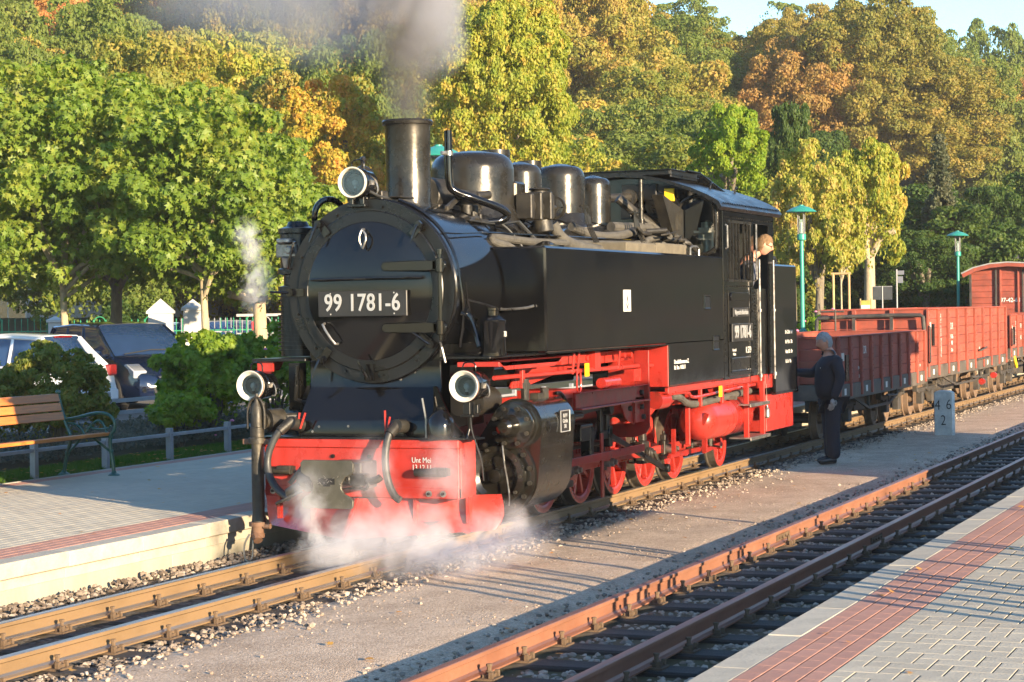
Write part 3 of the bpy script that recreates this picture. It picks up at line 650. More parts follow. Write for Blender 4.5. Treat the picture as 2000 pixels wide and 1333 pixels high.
for y, z in ((.965, 1.20), (-.965, 1.19)):
    part(MB().box(-.02, .06, y-.03, y+.03, z-.10, z).box(-.03, .10, y-.06, y+.05, z-.12, z-.10).tube([(.05, y, z-.10), (.08, y+.02, z-.22), (.04, y+.03, z-.30)], .014, 8).box(-.0, .05, y-.09, y-.06, z-.09, z-.02), 'lamp_bracket', BLACKM, bevel=.003)
part(hose([(-.0, -.99, 1.08), (.0, -1.0, .95), (.02, -1.03, .85), (.03, -1.07, .72), (.04, -1.08, .56)], .006, 6), 'lamp_cable', RUBBER)
# --- turbine/bell cowl before the chimney
part(MB().lathe((.42, .13, 2.84), (0, 0, 1), [(0, .135), (.10, .135), (.20, .115), (.26, .08), (.29, .045), (.30, .02), (.33, .02), (.35, .028), (.37, .02), (.38, .001)], 24), 'turbo_generator', BLACKS)
# --- chimney, domes
part(MB().lathe((1.03, 0, 2.74), (0, 0, 1), [(0, .30), (.03, .25), (.06, .205), (.12, .193), (.75, .196), (.775, .20), (.78, .218), (.805, .222), (.82, .212), (.82, .175), (.5, .17), (.3, .165), (.2, .001)], 48, cap=False), 'chimney', BLACKS)
def dome(x, r, zt, name, zb=2.62):
    h = zt-zb; c = min(.16, r*.45)
    pr = [(-.05, r*1.0), (h-c, r)]+[(h-c+c*math.sin(PI/2*i/8), r-c*.95*(1-math.cos(PI/2*i/8))) for i in range(1, 9)]
    pr += [(h+.02, (r-c*.95)*.5), (h+.03, .001)]
    return part(MB().lathe((x, 0, zb), (0, 0, 1), pr, 48, cap=False), name, BLACKS, angle=50)
d1 = dome(2.42, .385, 3.36, 'sand_dome'); d2 = dome(3.58, .215, 3.33, 'feed_dome'); d3 = dome(4.68, .255, 3.375, 'steam_dome'); d4 = dome(5.68, .185, 3.31, 'sand_dome')
part(MB().lathe((2.42, 0, 2.60), (0, 0, 1), [(0, .56), (.05, .50), (.15, .43), (.28, .39)], 40, cap=False), 'dome_skirt', BLACKS, d1)
part(MB().lathe((4.68, 0, 2.64), (0, 0, 1), [(0, .42), (.05, .36), (.15, .30), (.25, .258)], 40, cap=False), 'dome_skirt', BLACKS, d3)
for d, x, r in ((d2, 3.58, .215), (d4, 5.68, .185)):
    m = MB()
    for k in range(36):
        an = 2*PI*k/36
        for z in (3.13, 3.10): m.sph((x+r*math.cos(an+(z < 3.12)*.08), r*math.sin(an+(z < 3.12)*.08), z), .006, 5, 3)
    part(m, 'rivets', BLACKS, d)['kind'] = 'stuff'
m = MB().box(2.5, 2.75, -.40, -.30, 2.72, 3.10); part(m, 'sand_chute', BLACKS, d1, bevel=.02)
part(MB().cyl((2.98, 0, 3.33), (2.98, 0, 3.43), .14, n=20).cyl((4.1, .1, 3.3), (4.1, .1, 3.40), .12, n=20).cyl((5.2, .1, 3.2), (5.2, .1, 3.36), .1, n=16), 'dome_lid', BLACKS)
# exhaust pipe beside the chimney
part(MB().tube([(1.50, -.17, 3.50), (1.50, -.17, 3.05), (1.52, -.19, 2.97), (1.65, -.36, 2.90), (1.86, -.52, 2.82), (1.94, -.56, 2.76), (1.90, -.50, 2.71), (1.80, -.40, 2.70)], .035, 12, 2), 'blower_pipe', BLACK)
part(MB().tube([(1.42, -.14, 3.30), (1.52, -.19, 3.30)], .018, 8).ring((1.50, -.17, 3.28), (0, 0, 1), .034, .043, 0, .04, 16), 'pipe_clip', STEEL)
part(MB().cyl((1.55, .1, 2.95), (1.95, .1, 2.95), .16, n=20).cyl((1.6, -.22, 2.94), (2.06, -.22, 2.94), .05, n=12).cyl((1.92, -.25, 2.94), (2.10, -.30, 2.96), .04, n=12).box(1.45, 1.9, -.1, .1, 2.78, 2.86).cyl((1.7, -.25, 2.86), (1.7, -.25, 2.74), .05).cyl((1.86, -.25, 2.86), (1.86, -.25, 2.74), .04).bar((1.25, -.25, 2.80), (1.75, -.15, 2.92), .04, .05), 'feed_pump', SOOT, bevel=.01)
part(MB().tube([(1.35, -.42, 2.70), (1.5, -.42, 2.73), (1.62, -.42, 2.69), (1.72, -.43, 2.70)], .028, 8).cyl((1.45, -.42, 2.7), (1.45, -.42, 2.78), .02).cyl((1.6, -.42, 2.7), (1.6, -.42, 2.76), .02), 'oil_pipe', SOOT)
# valves and pipes along the boiler
vv = part(MB().box(2.70, 2.78, -.56, -.40, 2.80, 3.03).cyl((2.78, -.48, 2.92), (3.06, -.48, 2.92), .07, n=14).box(2.84, 2.89, -.60, -.38, 2.79, 3.05).box(3.04, 3.10, -.62, -.36, 2.80, 3.06).box(3.10, 3.24, -.58, -.40, 2.82, 3.04).cyl((3.1, -.48, 3.04), (3.1, -.48, 3.08), .08, n=16).cyl((3.1, -.48, 3.08), (3.1, -.48, 3.10), .10, n=16).cyl((3.10, -.5, 2.80), (3.10, -.52, 2.68), .10, n=14).cyl((3.24, -.48, 2.93), (3.46, -.50, 2.93), .025, n=8), 'stop_valve', SOOT, bevel=.012)
part(MB().lathe((3.45, -.50, 2.93), (1, -.1, 0), [(0, .10), (.012, .11), (.024, .10)], 24, cap=False).ring((3.45, -.50, 2.93), (1, -.1, 0), .085, .11, 0, .02, 24).bar((3.46, -.50, 2.84), (3.46, -.50, 3.02), .012, .012).bar((3.46, -.59, 2.93), (3.46, -.41, 2.93), .012, .012), 'hand_wheel', SOOT, vv)
vv.location = (-.22, 0, -.05)
part(MB().tube([(3.10, -.52, 2.72), (3.15, -.58, 2.58), (3.45, -.66, 2.50), (4.0, -.74, 2.47), (5.0, -.76, 2.46), (5.5, -.76, 2.46)], .058, 12, 2), 'feed_water_pipe', LAGPIPE)
part(MB().tube([(1.75, -.78, 2.32), (1.72, -.74, 2.40), (1.66, -.66, 2.48), (1.48, -.62, 2.50), (1.42, -.60, 2.52), (1.48, -.58, 2.56), (1.66, -.60, 2.545), (2.4, -.62, 2.53), (3.3, -.62, 2.54), (4.4, -.62, 2.56), (5.4, -.64, 2.58), (5.6, -.64, 2.64), (5.9, -.64, 2.66)], .036, 10, 1), 'steam_pipe', LAGPIPE)
part(MB().cyl((1.78, -.70, 2.36), (1.66, -.77, 2.30), .042, n=12), 'pipe_nut', SOOT)
part(MB().tube([(3.8, -.45, 2.72), (4.2, -.55, 2.63), (5.0, -.55, 2.66), (5.5, -.55, 2.74), (5.6, -.5, 2.70)], .045, 10, 2).tube([(5.1, -.4, 2.76), (5.5, -.5, 2.76), (6.1, -.5, 2.78), (6.2, -.5, 2.72)], .055, 10, 1), 'injector_pipe', LAGPIPE)
wv = part(MB().cyl((5.78, -.5, 2.76), (5.78, -.5, 2.86), .04).cyl((5.78, -.5, 2.86), (5.78, -.5, 3.28), .027, n=12).cyl((5.78, -.5, 2.96), (5.78, -.5, 2.98), .036), 'whistle', BLACKS)
for x0 in (3.72, 5.20):
    m = MB()
    for k in range(4): 
        x = x0+k*.045; m.tube([(x, -.62, 2.95-.02*k), (x, -.63, 2.74), (x+.10, -.68, 2.56)], .006, 6, 1); m.cyl((x, -.62, 2.88-.02*k), (x, -.63, 2.74), .011, n=8)
    m.box(x0-.05, x0+.2, -.60, -.58, 2.90, 2.92)
    part(m, 'lubricator_pipes', BLACKS)['kind'] = 'stuff'
part(MB().tube([(.34, -.62, 2.56), (.6, -.63, 2.56), (1.2, -.60, 2.585), (2.3, -.60, 2.60), (5.5, -.60, 2.62)], .008, 6).tube([(.32, -.24, 2.84), (.36, -.42, 2.76), (.40, -.62, 2.56), (.40, -.73, 2.3), (.42, -.77, 1.9), (.42, -.72, 1.62)], .016, 8, 2).tube([(.44, -.775, 2.15), (.45, -.79, 1.96), (.5, -.80, 1.86), (.62, -.80, 1.86), (.62, -.78, 1.80)], .009, 6, 1), 'conduit', BLACK)
part(MB().tube([(1.9, -.48, 2.70), (2.0, -.55, 2.62), (2.1, -.66, 2.42), (2.15, -.74, 2.2)], .010, 6, 2).tube([(2.3, -.5, 2.72), (2.4, -.60, 2.58), (2.55, -.72, 2.4)], .016, 6, 2).tube([(1.3, -.45, 2.70), (1.9, -.46, 2.68), (2.3, -.5, 2.72)], .008, 6, 1).tube([(.25, .0, 2.92), (.3, -.1, 2.86), (.5, -.2, 2.85), (.6, -.3, 2.80)], .012, 6, 1), 'cable', RUBBER)
part(MB().box(.30, .42, -.10, .02, 2.84, 2.92).box(.35, .62, -.25, -.14, 2.86, 2.875), 'cable_box', SOOT, bevel=.01)
part(MB().tube([(.5, .60, 2.50), (.45, .60, 2.62), (.42, .60, 2.74), (.44, .57, 2.84), (.48, .50, 2.885), (.54, .43, 2.86), (.60, .40, 2.78)], .026, 10, 2), 'steam_elbow', BLACK)
# --- oil can / lubricator by the smokebox
oc = part(MB().lathe((.47, -1.0, 1.545), (0, 0, 1), [(0, .115), (.02, .115), (.02, .105), (.26, .105), (.27, .11), (.29, .11), (.31, .09), (.33, .055), (.37, .055), (.375, .065), (.39, .065), (.395, .0)], 24, cap=False), 'oil_reservoir', BLACK)
text('781', 'small_number', LETTER, oc, (.47+.005, -1.107, 1.72), .065, '-y', xs=.7, ext=.0008)
part(MB().tube([(.42, -.74, 1.90), (.43, -.80, 1.89), (.45, -.84, 1.80), (.42, -.90, 1.62)], .026, 10, 1).cyl((.44, -.74, 1.9), (.44, -.80, 1.9), .04), 'strut_pipe', BLACK)
# --- side tanks
def tank(s):
    y0, y1 = s*.60, s*1.15
    m = MB().box(1.29, 6.62, y0, y1, 1.546, 2.46)
    m.box(4.67, 6.62, y0, y1-s*.001, 1.118, 1.56)
    return m
for s in (-1, 1):
    t = part(tank(s), 'side_tank', BLACK, bevel=.018)
    if s < 0:
        t['label'] = 'long flat black water tank with white emblem plate'
        part(MB().box(1.282, 6.60, -1.158, -1.145, 1.538, 1.552), 'edge_strip', BLACK, t)
        part(MB().prism([(-1.14, 1.12), (-1.14, 1.54), (-.5, 1.54), (-.5, 1.12)], 'x', 4.655, 4.668), 'tank_step_panel', RED, t, bevel=.004)
        ep = part(MB().box(3.29, 3.50, -1.154, -1.149, 1.885, 2.09), 'emblem_plate', WHITE, t)
        # candle-like emblem above crossed marks, as printed
        part(MB().prism([(3.395, 2.045), (3.382, 2.01), (3.384, 1.985), (3.406, 1.985), (3.408, 2.01)], 'y', -1.156, -1.153).box(3.385, 3.405, -1.156, -1.153, 1.968, 1.98).prism([(3.365, 1.912), (3.372, 1.905), (3.425, 1.945), (3.418, 1.952)], 'y', -1.156, -1.153).prism([(3.425, 1.912), (3.418, 1.905), (3.365, 1.945), (3.372, 1.952)], 'y', -1.1565, -1.1535).box(3.355, 3.372, -1.156, -1.153, 1.95, 1.962).box(3.418, 3.435, -1.156, -1.153, 1.95, 1.962), 'emblem', PLATEB, ep)
        for (x0, x1, z0, z1) in ((5.90, 6.11, 1.90, 2.03), (6.20, 6.42, 1.455, 1.60)):
            part(MB().prism([(x0, z0), (x1, z0), (x1, z1), (x0, z1)], 'y', -1.152, -1.148), 'step_recess', pbr('recess_black', (.006, .006, .006), .6), t)
            part(MB().tube([(x0, -1.152, z0), (x0, -1.152, z1), (x1, -1.152, z1), (x1, -1.152, z0), (x0, -1.152, z0)], .009, 8), 'recess_frame', BLACK, t)
        text('Druckluftbremse m.Z.\nBr. Rev. 14.06.11', 'brake_lettering', LETTER, t, (4.82, -1.153, 1.335), .058, '-y', xs=.95, ext=.0006, align='LEFT', off=.0012)
        part(MB().tube([(1.288, -.74, 1.93), (1.25, -.74, 1.92), (1.245, -.98, 1.93), (1.26, -1.05, 1.95)], .012, 8, 1), 'grab_handle', STEEL, t)
        part(MB().tube([(4.30, -.9, 2.46), (4.30, -.9, 2.52), (4.55, -.95, 2.52), (4.55, -.95, 2.46)], .012, 8, 1), 'tank_handle', BLACKS, t)
        part(MB().box(3.85, 4.75, -1.0, -.62, 2.461, 2.56).box(4.78, 5.8, -1.0, -.62, 2.461, 2.575), 'filler_slab', COALW, t, bevel=.012)
        part(MB().tube([(5.75, -1.05, 2.46), (5.75, -1.05, 2.56), (6.05, -1.05, 2.56), (6.05, -1.05, 2.46)], .013, 8, 1), 'tank_handle', STEEL, t)
        part(MB().lathe((2.2, -.8, 2.46), (0, 0, 1), [(0, .17), (.03, .17), (.04, .1), (.07, .03)], 20), 'filler_lid', BLACK, t)
# stacked clutter before the cab
cl = MB()
g = random.Random(5)
for k in range(12):
    x = g.uniform(5.2, 6.4); y = g.uniform(-.9, -.5); z = g.uniform(2.5, 2.72)
    cl.tube([(x, y, z), (x+g.uniform(-.2, .3), y+g.uniform(-.15, .1), z+g.uniform(-.08, .1)), (x+g.uniform(.1, .4), y+g.uniform(-.1, .1), z+g.uniform(-.12, .05))], g.uniform(.01, .028), 8, 1)
for k in range(7): cl.cyl((g.uniform(5.3, 6.4), -.8, 2.55+.03*k), (g.uniform(5.5, 6.5), -.6, 2.6+.02*k), .03, n=10)
part(cl, 'boiler_fittings', SOOT)
part(MB().tube([(5.9, .1, 3.10), (6.2, -.1, 3.12), (6.4, -.15, 3.13)], .05, 10).cyl((6.38, -.15, 3.13), (6.44, -.15, 3.13), .09).tube([(5.9, -.2, 3.1), (6.1, -.45, 2.85), (6.4, -.8, 2.6)], .05, 10, 1).prism([(5.85, 3.12), (6.58, 2.98), (6.58, 2.55), (6.35, 2.55)], 'y', -.72, -.60), 'cab_front_pipes', SOOT)
# --- cab
ROOF = [(-1.20, 3.0), (-1.17, 3.06), (-1.05, 3.13), (-.85, 3.22), (-.55, 3.32), (-.25, 3.38), (0, 3.395), (.25, 3.38), (.55, 3.32), (.85, 3.22), (1.05, 3.13), (1.17, 3.06), (1.20, 3.0)]
lowr = [(y*.975, z-.035) for y, z in ROOF]
rf = part(MB().prism(ROOF+lowr[::-1], 'x', 6.42, 8.95), 'cab_roof', BLACKM)
rv = MB()
for k in range(14):
    y = -1.1+k*.085; z = 3.10+(.295*(1-((abs(y))/1.1)**2)); rv.sph((6.417, y, z-.03), .009, 5, 3)
for k in range(34): rv.sph((6.55+k*.07, -1.185, 3.045), .009, 5, 3)
part(rv, 'rivets', BLACK, rf)['kind'] = 'stuff'
part(MB().box(6.7, 7.75, -.55, .55, 3.385, 3.395).box(6.72, 6.76, -.52, .52, 3.39, 3.44).box(6.72, 7.7, -.54, -.52, 3.36, 3.44).box(7.66, 7.70, -.52, .52, 3.39, 3.44).box(6.68, 7.2, -.56, .56, 3.438, 3.448).box(7.25, 7.74, -.58, .58, 3.45, 3.462), 'roof_vent', BLACKM, rf, bevel=.003)
part(MB().prism([(-.05, 3.37), (-.05, 3.475), (-.50, 3.475), (-.80, 3.24), (-.5, 3.32)], 'x', 7.95, 7.97).box(7.97, 8.4, -.5, .5, 3.42, 3.44), 'coal_hatch', BLACKM, rf)
for x in (7.5, 8.5):
    part(MB().tube([(x, -.75, 3.24), (x, -.76, 3.30), (x+.05, -.76, 3.33), (x+.08, -.76, 3.30)], .012, 8, 1), 'lifting_hook', BLACKM, rf)
CI = pbr('cab_inside_dark', (.02, .022, .02), .6, var=.3)
for s in (-1, 1):
    cs = MB(); y0, y1 = s*1.13, s*1.15
    cs.box(6.62, 7.84, y0, y1, 1.118, 2.20); cs.box(6.62, 8.74, y0, y1, 2.86, 3.04)
    cs.box(6.62, 6.80, y0, y1, 2.20, 2.86); cs.box(7.74, 7.86, y0, y1, 2.20, 2.86)
    cs.box(8.52, 8.74, y0, y1, 1.118, 2.86); cs.box(7.84, 8.52, y0-s*.03, y1-s*.03, 1.118, 2.12)
    part(cs, 'cab_side', BLACK, bevel=.003)
# the front wall with its tall rounded window on each side
wv = MB()
wv.prism([(-1.13, 2.44), (1.13, 2.44), (1.13, 2.50), (-1.13, 2.50)], 'x', 6.60, 6.62)
for s in (-1, 1):
    wv.prism([(s*1.13, 2.5), (s*1.08, 2.5), (s*1.08, 3.03), (s*1.0, 3.11), (s*.86, 3.135), (s*.72, 3.11), (s*.655, 3.02), (s*.655, 2.5), (s*.0, 2.5), (s*.0, 3.38), (s*.55, 3.30), (s*.85, 3.19), (s*1.05, 3.10), (s*1.13, 3.02)], 'x', 6.60, 6.62)
cf = part(wv, 'cab_front', BLACK)
for s in (-1, 1):
    wp = [(6.595, s*y, z) for y, z in [(1.08, 2.56), (1.09, 2.8), (1.08, 3.02), (1.0, 3.10), (.87, 3.135), (.74, 3.10), (.66, 3.02), (.65, 2.8), (.66, 2.56), (.74, 2.50), (.87, 2.485), (1.0, 2.50), (1.08, 2.56)]]
    w_ = part(MB().tube(wp, .022, 8, 1), 'window_frame', BLACKS, cf)
    part(MB().prism([(p[1], p[2]) for p in wp[:-1]], 'x', 6.606, 6.61), 'window_pane', glassmat('cab_window_glass', alpha=.03), w_)
part(MB().box(6.55, 6.60, -.42, -.02, 3.10, 3.28).box(6.56, 6.6, -.12, .0, 2.9, 3.1).lathe((6.6, -.42, 3.05), (-1, 0, 0), [(0, .14), (.03, .14), (.035, .1), (.04, .001)], 24), 'front_wall_fittings', BLACKM, cf, bevel=.004)
part(MB().box(6.52, 6.56, -.63, -.52, 3.08, 3.22), 'yellow_tag', BRASSY, cf, bevel=.004)
part(MB().prism([(-.60, 3.10), (-.56, 2.9), (-.64, 2.83), (-.66, 2.95), (-.68, 3.08), (-.64, 3.12)], 'x', 6.56, 6.585).bar((6.57, -.62, 2.84), (6.57, -.62, 2.5), .02, .02), 'wind_shield', BLACKM, cf)
# inside the cab
part(MB().box(6.64, 8.7, -1.0, 1.0, 1.2, 1.25).prism([(-1.12, 1.2), (1.12, 1.2), (1.12, 3.02), (.85, 3.17), (0, 3.34), (-.85, 3.17), (-1.12, 3.02)], 'x', 8.68, 8.70).lathe((6.7, 0, 2.1), (1, 0, 0), [(0, .7), (.25, .7), (.3, .6), (.3, .01)], 32).box(6.7, 7.1, -1.0, -.3, 1.3, 2.35), 'cab_interior', CI)
part(MB().box(7.0, 7.12, -.92, -.76, 2.66, 2.80).cyl((7.05, -.84, 2.80), (7.05, -.84, 2.86), .06).box(6.95, 7.1, -.95, -.72, 2.74, 2.765).cyl((7.05, -.84, 2.45), (7.05, -.84, 2.66), .045).cyl((6.9, -.95, 2.5), (6.9, -.95, 2.75), .02), 'cab_gauge', pbr('cab_gauge_metal', (.45, .42, .33), .4, metal=.3))
# side window shutters and posts
m = MB()
for x in (6.86, 6.97, 7.10, 7.22, 7.42, 7.56, 7.68): m.box(x, x+.022, -1.165, -1.145, 2.22, 2.84)
m.box(6.80, 7.74, -1.165, -1.148, 2.84, 2.87).box(6.80, 7.74, -1.165, -1.148, 2.19, 2.215)
part(m, 'window_bars', BLACKS)
part(MB().box(6.82, 7.30, -1.14, -1.135, 2.22, 2.84), 'window_pane', GLASSD)
part(MB().tube([(6.66, -1.17, 2.55), (6.66, -1.19, 2.56), (6.66, -1.19, 2.80), (6.66, -1.17, 2.81)], .012, 8).tube([(7.80, -1.17, 2.2), (7.80, -1.20, 2.22), (7.80, -1.20, 2.85)], .012, 8), 'window_handle', STEEL)
for x in (7.88, 8.50):
    part(MB().cyl((x, -1.21, 1.06), (x, -1.21, 2.45), .014, n=10).cyl((x, -1.21, 1.10), (x, -1.21, 1.14), .026).cyl((x, -1.21, 1.85), (x, -1.21, 1.88), .024).cyl((x, -1.21, 2.42), (x, -1.15, 2.42), .014), 'grab_rail', STEEL)
rv = MB()
for z in [1.30+.07*k for k in range(12)]:
    for x in (7.80, 6.66): rv.sph((x, -1.152, z), .0085, 5, 3)
for k in range(16): rv.sph((6.72+k*.07, -1.152, 2.14), .0085, 5, 3); rv.sph((6.72+k*.07, -1.152, 1.16), .0085, 5, 3)
for k in range(26): rv.sph((6.7+k*.077, -1.152, 2.90), .008, 5, 3)
for k in range(24): rv.sph((8.0, -1.125, 1.2+k*.038), .007, 5, 3); rv.sph((8.56, -1.152, 1.2+k*.06), .007, 5, 3)
part(rv, 'rivets', BLACKS)['kind'] = 'stuff'
part(MB().box(6.78, 7.62, -1.158, -1.149, 1.14, 2.10).prism([(6.86, 1.98), (7.55, 1.98), (7.60, 2.03), (7.55, 2.07), (6.86, 2.07), (6.83, 2.03)], 'y', -1.175, -1.15), 'cab_panel', BLACK, bevel=.004)
pl = part(MB().box(6.83, 7.66, -1.185, -1.165, 1.525, 1.725), 'number_plate', PLATEB, bevel=.004)
text('99 1781-6', 'digits', LETTERM, pl, (7.245, -1.188, 1.625), .195, '-y', xs=.82, ext=.003, off=.005)
pl = part(MB().box(6.90, 7.55, -1.178, -1.165, 1.80, 1.90), 'name_plate', PLATEB, bevel=.003)
text('Rügensche Bäderbahn', 'plate_lettering', LETTERM, pl, (7.225, -1.18, 1.85), .078, '-y', xs=.78, ext=.002, off=.001)
text('K 57.9', 'class_lettering', LETTER, pl, (7.55, -1.162, 1.42), .10, '-y', xs=.8, ext=.0006, off=.001)
text('Heimatbf.\nPutbus', 'small_lettering', LETTER, pl, (6.98, -1.162, 1.41), .045, '-y', xs=.9, ext=.0006)
part(MB().tube([(6.85, -1.162, 1.20), (6.85, -1.162, 1.34), (7.62, -1.162, 1.34), (7.62, -1.162, 1.20), (6.85, -1.162, 1.20)], .010, 8).box(6.87, 7.6, -1.160, -1.157, 1.21, 1.33), 'step_recess', BLACKM)
# --- bunker
bk = part(MB().box(8.72, 9.78, -1.155, 1.155, .87, 2.41), 'coal_bunker', BLACK, bevel=.02)
part(MB().prism([(8.9, 2.40), (9.1, 2.55), (9.6, 2.52), (9.72, 2.40)], 'y', -.95, .95), 'coal_heap', pbr('coal', (.012, .012, .012), .5, bump=2, bscale=18), bk)
part(MB().box(8.722, 9.78, -1.162, -1.15, .865, .88), 'edge_strip', BLACK, bk)
text('Br G 24t   Br P\nBr P 24t   30t\nHand 12t   Br\nKo 3t   Ma', 'bunker_lettering', LETTER, bk, (9.2, -1.1585, 1.42), .062, '-y', xs=.95, ext=.0006, align='LEFT', leading=1.9, off=.001)
part(MB().tube([(9.2, -1.0, 2.41), (9.2, -1.0, 2.47), (9.3, -1.0, 2.50), (9.36, -1.0, 2.45)], .014, 8, 1).tube([(9.79, -1.1, 1.7), (9.83, -1.12, 1.72), (9.83, -1.12, 2.2), (9.79, -1.1, 2.22)], .012, 8), 'bunker_hook', BLACKM, bk)
part(MB().box(8.50, 9.76, -1.10, -.55, .435, .868).box(8.4, 8.72, -1.12, -.8, .95, 1.115), 'red_box', RED, bevel=.008)
m = MB()
for k in range(7): m.sph((8.9+k*.12, -1.102, .80), .011, 6, 4)
for x in (8.95, 9.3, 9.6): m.box(x, x+.02, -1.11, -1.10, .68, .77)
part(m, 'box_bolts', RED2)
part(MB().box(9.78, 9.84, -.85, .85, .45, .88).box(9.84, 10.3, -.1, .1, .5, .66), 'rear_beam', RED, bevel=.01)
part(MB().cyl((9.83, -.35, 1.25), (9.95, -.35, 1.25), .07, n=14).tube([(9.9, -.5, .95), (10.05, -.5, .8), (10.05, -.5, .5)], .03, 8, 1), 'rear_fittings', RED2)
part(MB().lathe((9.9, .5, 1.3), (1, 0, 0), [(0, .1), (.1, .1)], 18), 'rear_lamp', BLACK)
# --- steps
st = part(MB().box(7.62, 7.66, -1.13, -1.07, .42, 1.04).box(8.30, 8.34, -1.13, -1.07, .42, 1.04), 'step_hanger', RED, bevel=.004)
for z in (.42, .80):
    part(MB().box(7.55, 8.40, -1.17, -.92, z-.012, z+.006).box(7.55, 8.40, -1.175, -1.165, z-.03, z+.008), 'step_tread', STEEL, st, bevel=.002)
part(MB().lathe((8.42, -1.13, .60), (0, 0, 1), [(0, .02), (.02, .035), (.10, .035), (.12, .02), (.15, .015)], 12).tube([(8.42, -1.13, .75), (8.40, -1.13, 1.0)], .003, 5), 'tail_lamp', STEEL, st)
# --- red pipes and brackets on the side
m = MB().tube([(.55, -.97, 1.36), (2.0, -.97, 1.355), (4.9, -.97, 1.345), (4.95, -.98, 1.30), (5.0, -1.0, 1.18), (5.2, -1.0, 1.06)], .020, 10, 1)
m.tube([(5.0, -1.02, 1.03), (5.7, -1.02, 1.03), (5.8, -1.02, .96), (6.2, -1.02, .96), (7.3, -1.02, .99), (8.3, -1.02, 1.0)], .018, 8, 1)
part(m, 'rail_pipe', RED)
part(MB().box(.30, 1.75, -1.12, -.75, 1.46, 1.50).prism([(.3, 1.50), (1.75, 1.50), (1.55, 1.43), (.45, 1.43)], 'y', -1.12, -1.10).box(1.1, 1.16, -1.0, -.97, 1.25, 1.46).prism([(1.55, 1.46), (2.9, 1.50), (4.5, 1.50), (4.5, 1.40), (2.9, 1.38), (1.6, 1.24), (1.3, 1.24)], 'y', -.80, -.78), 'running_board_bracket', RED, bevel=.003)
m = MB()
for x in (2.35, 2.48, 3.6): m.cyl((x, -1.0, 1.52), (x, -.98, 1.33), .012, n=8)
m.tube([(2.42, -1.0, 1.36), (2.40, -1.0, 1.20), (2.46, -1.0, 1.14), (2.52, -1.0, 1.20), (2.50, -1.0, 1.34)], .010, 8, 1)
m.box(2.9, 3.05, -1.0, -.9, 1.36, 1.52).box(2.2, 3.2, -.93, -.88, 1.42, 1.50)
for x in (2.6, 2.85, 3.9, 4.1, 4.4): m.cyl((x, -.95, 1.46), (x, -.90, 1.46), .028, n=8)
m.cyl((3.05, -1.0, 1.22), (3.5, -1.0, 1.22), .05, n=12); m.box(4.0, 4.3, -1.0, -.9, 1.2, 1.32)
part(m, 'pipe_brackets', RED, bevel=0)
part(MB().box(2.56, 2.66, -1.03, -1.02, 1.30, 1.42), 'yellow_tag', BRASSY)
part(MB().box(6.62, 6.72, -1.09, -1.08, .93, 1.05), 'yellow_tag', BRASSY)
# motion bracket
mbk = MB().box(2.3, 4.25, -1.03, -1.0, 1.02, 1.155).box(2.3, 4.25, -1.09, -.95, 1.005, 1.02).box(2.3, 4.25, -1.07, -.95, 1.155, 1.165)
mbk.prism([(-1.08, 1.5), (-1.08, .74), (-1.04, .68), (-.92, .64), (-.60, .64), (-.60, .76), (-.88, .78), (-.93, .84), (-.93, 1.5)], 'x', 4.22, 4.25)
mbk.box(3.95, 4.22, -1.03, -1.0, .80, 1.05); mbk.prism([(3.6, 1.0), (4.2, 1.0), (4.0, .78), (3.75, .85)], 'y', -1.0, -.98)
part(mbk, 'motion_bracket', RED2, bevel=.004)
m = MB()
for x, z in ((4.1, 1.09), (4.1, .95), (3.75, .95), (4.15, .85)): m.cyl((x, -1.03, z), (x, -1.06, z), .026, n=8)
part(m, 'bracket_bolts', SOOT)
part(MB().box(2.6, 4.2, -.95, -.6, 1.10, 1.16).box(1.9, 2.4, -1.0, -.62, 1.12, 1.20), 'motion_plate', RED2)
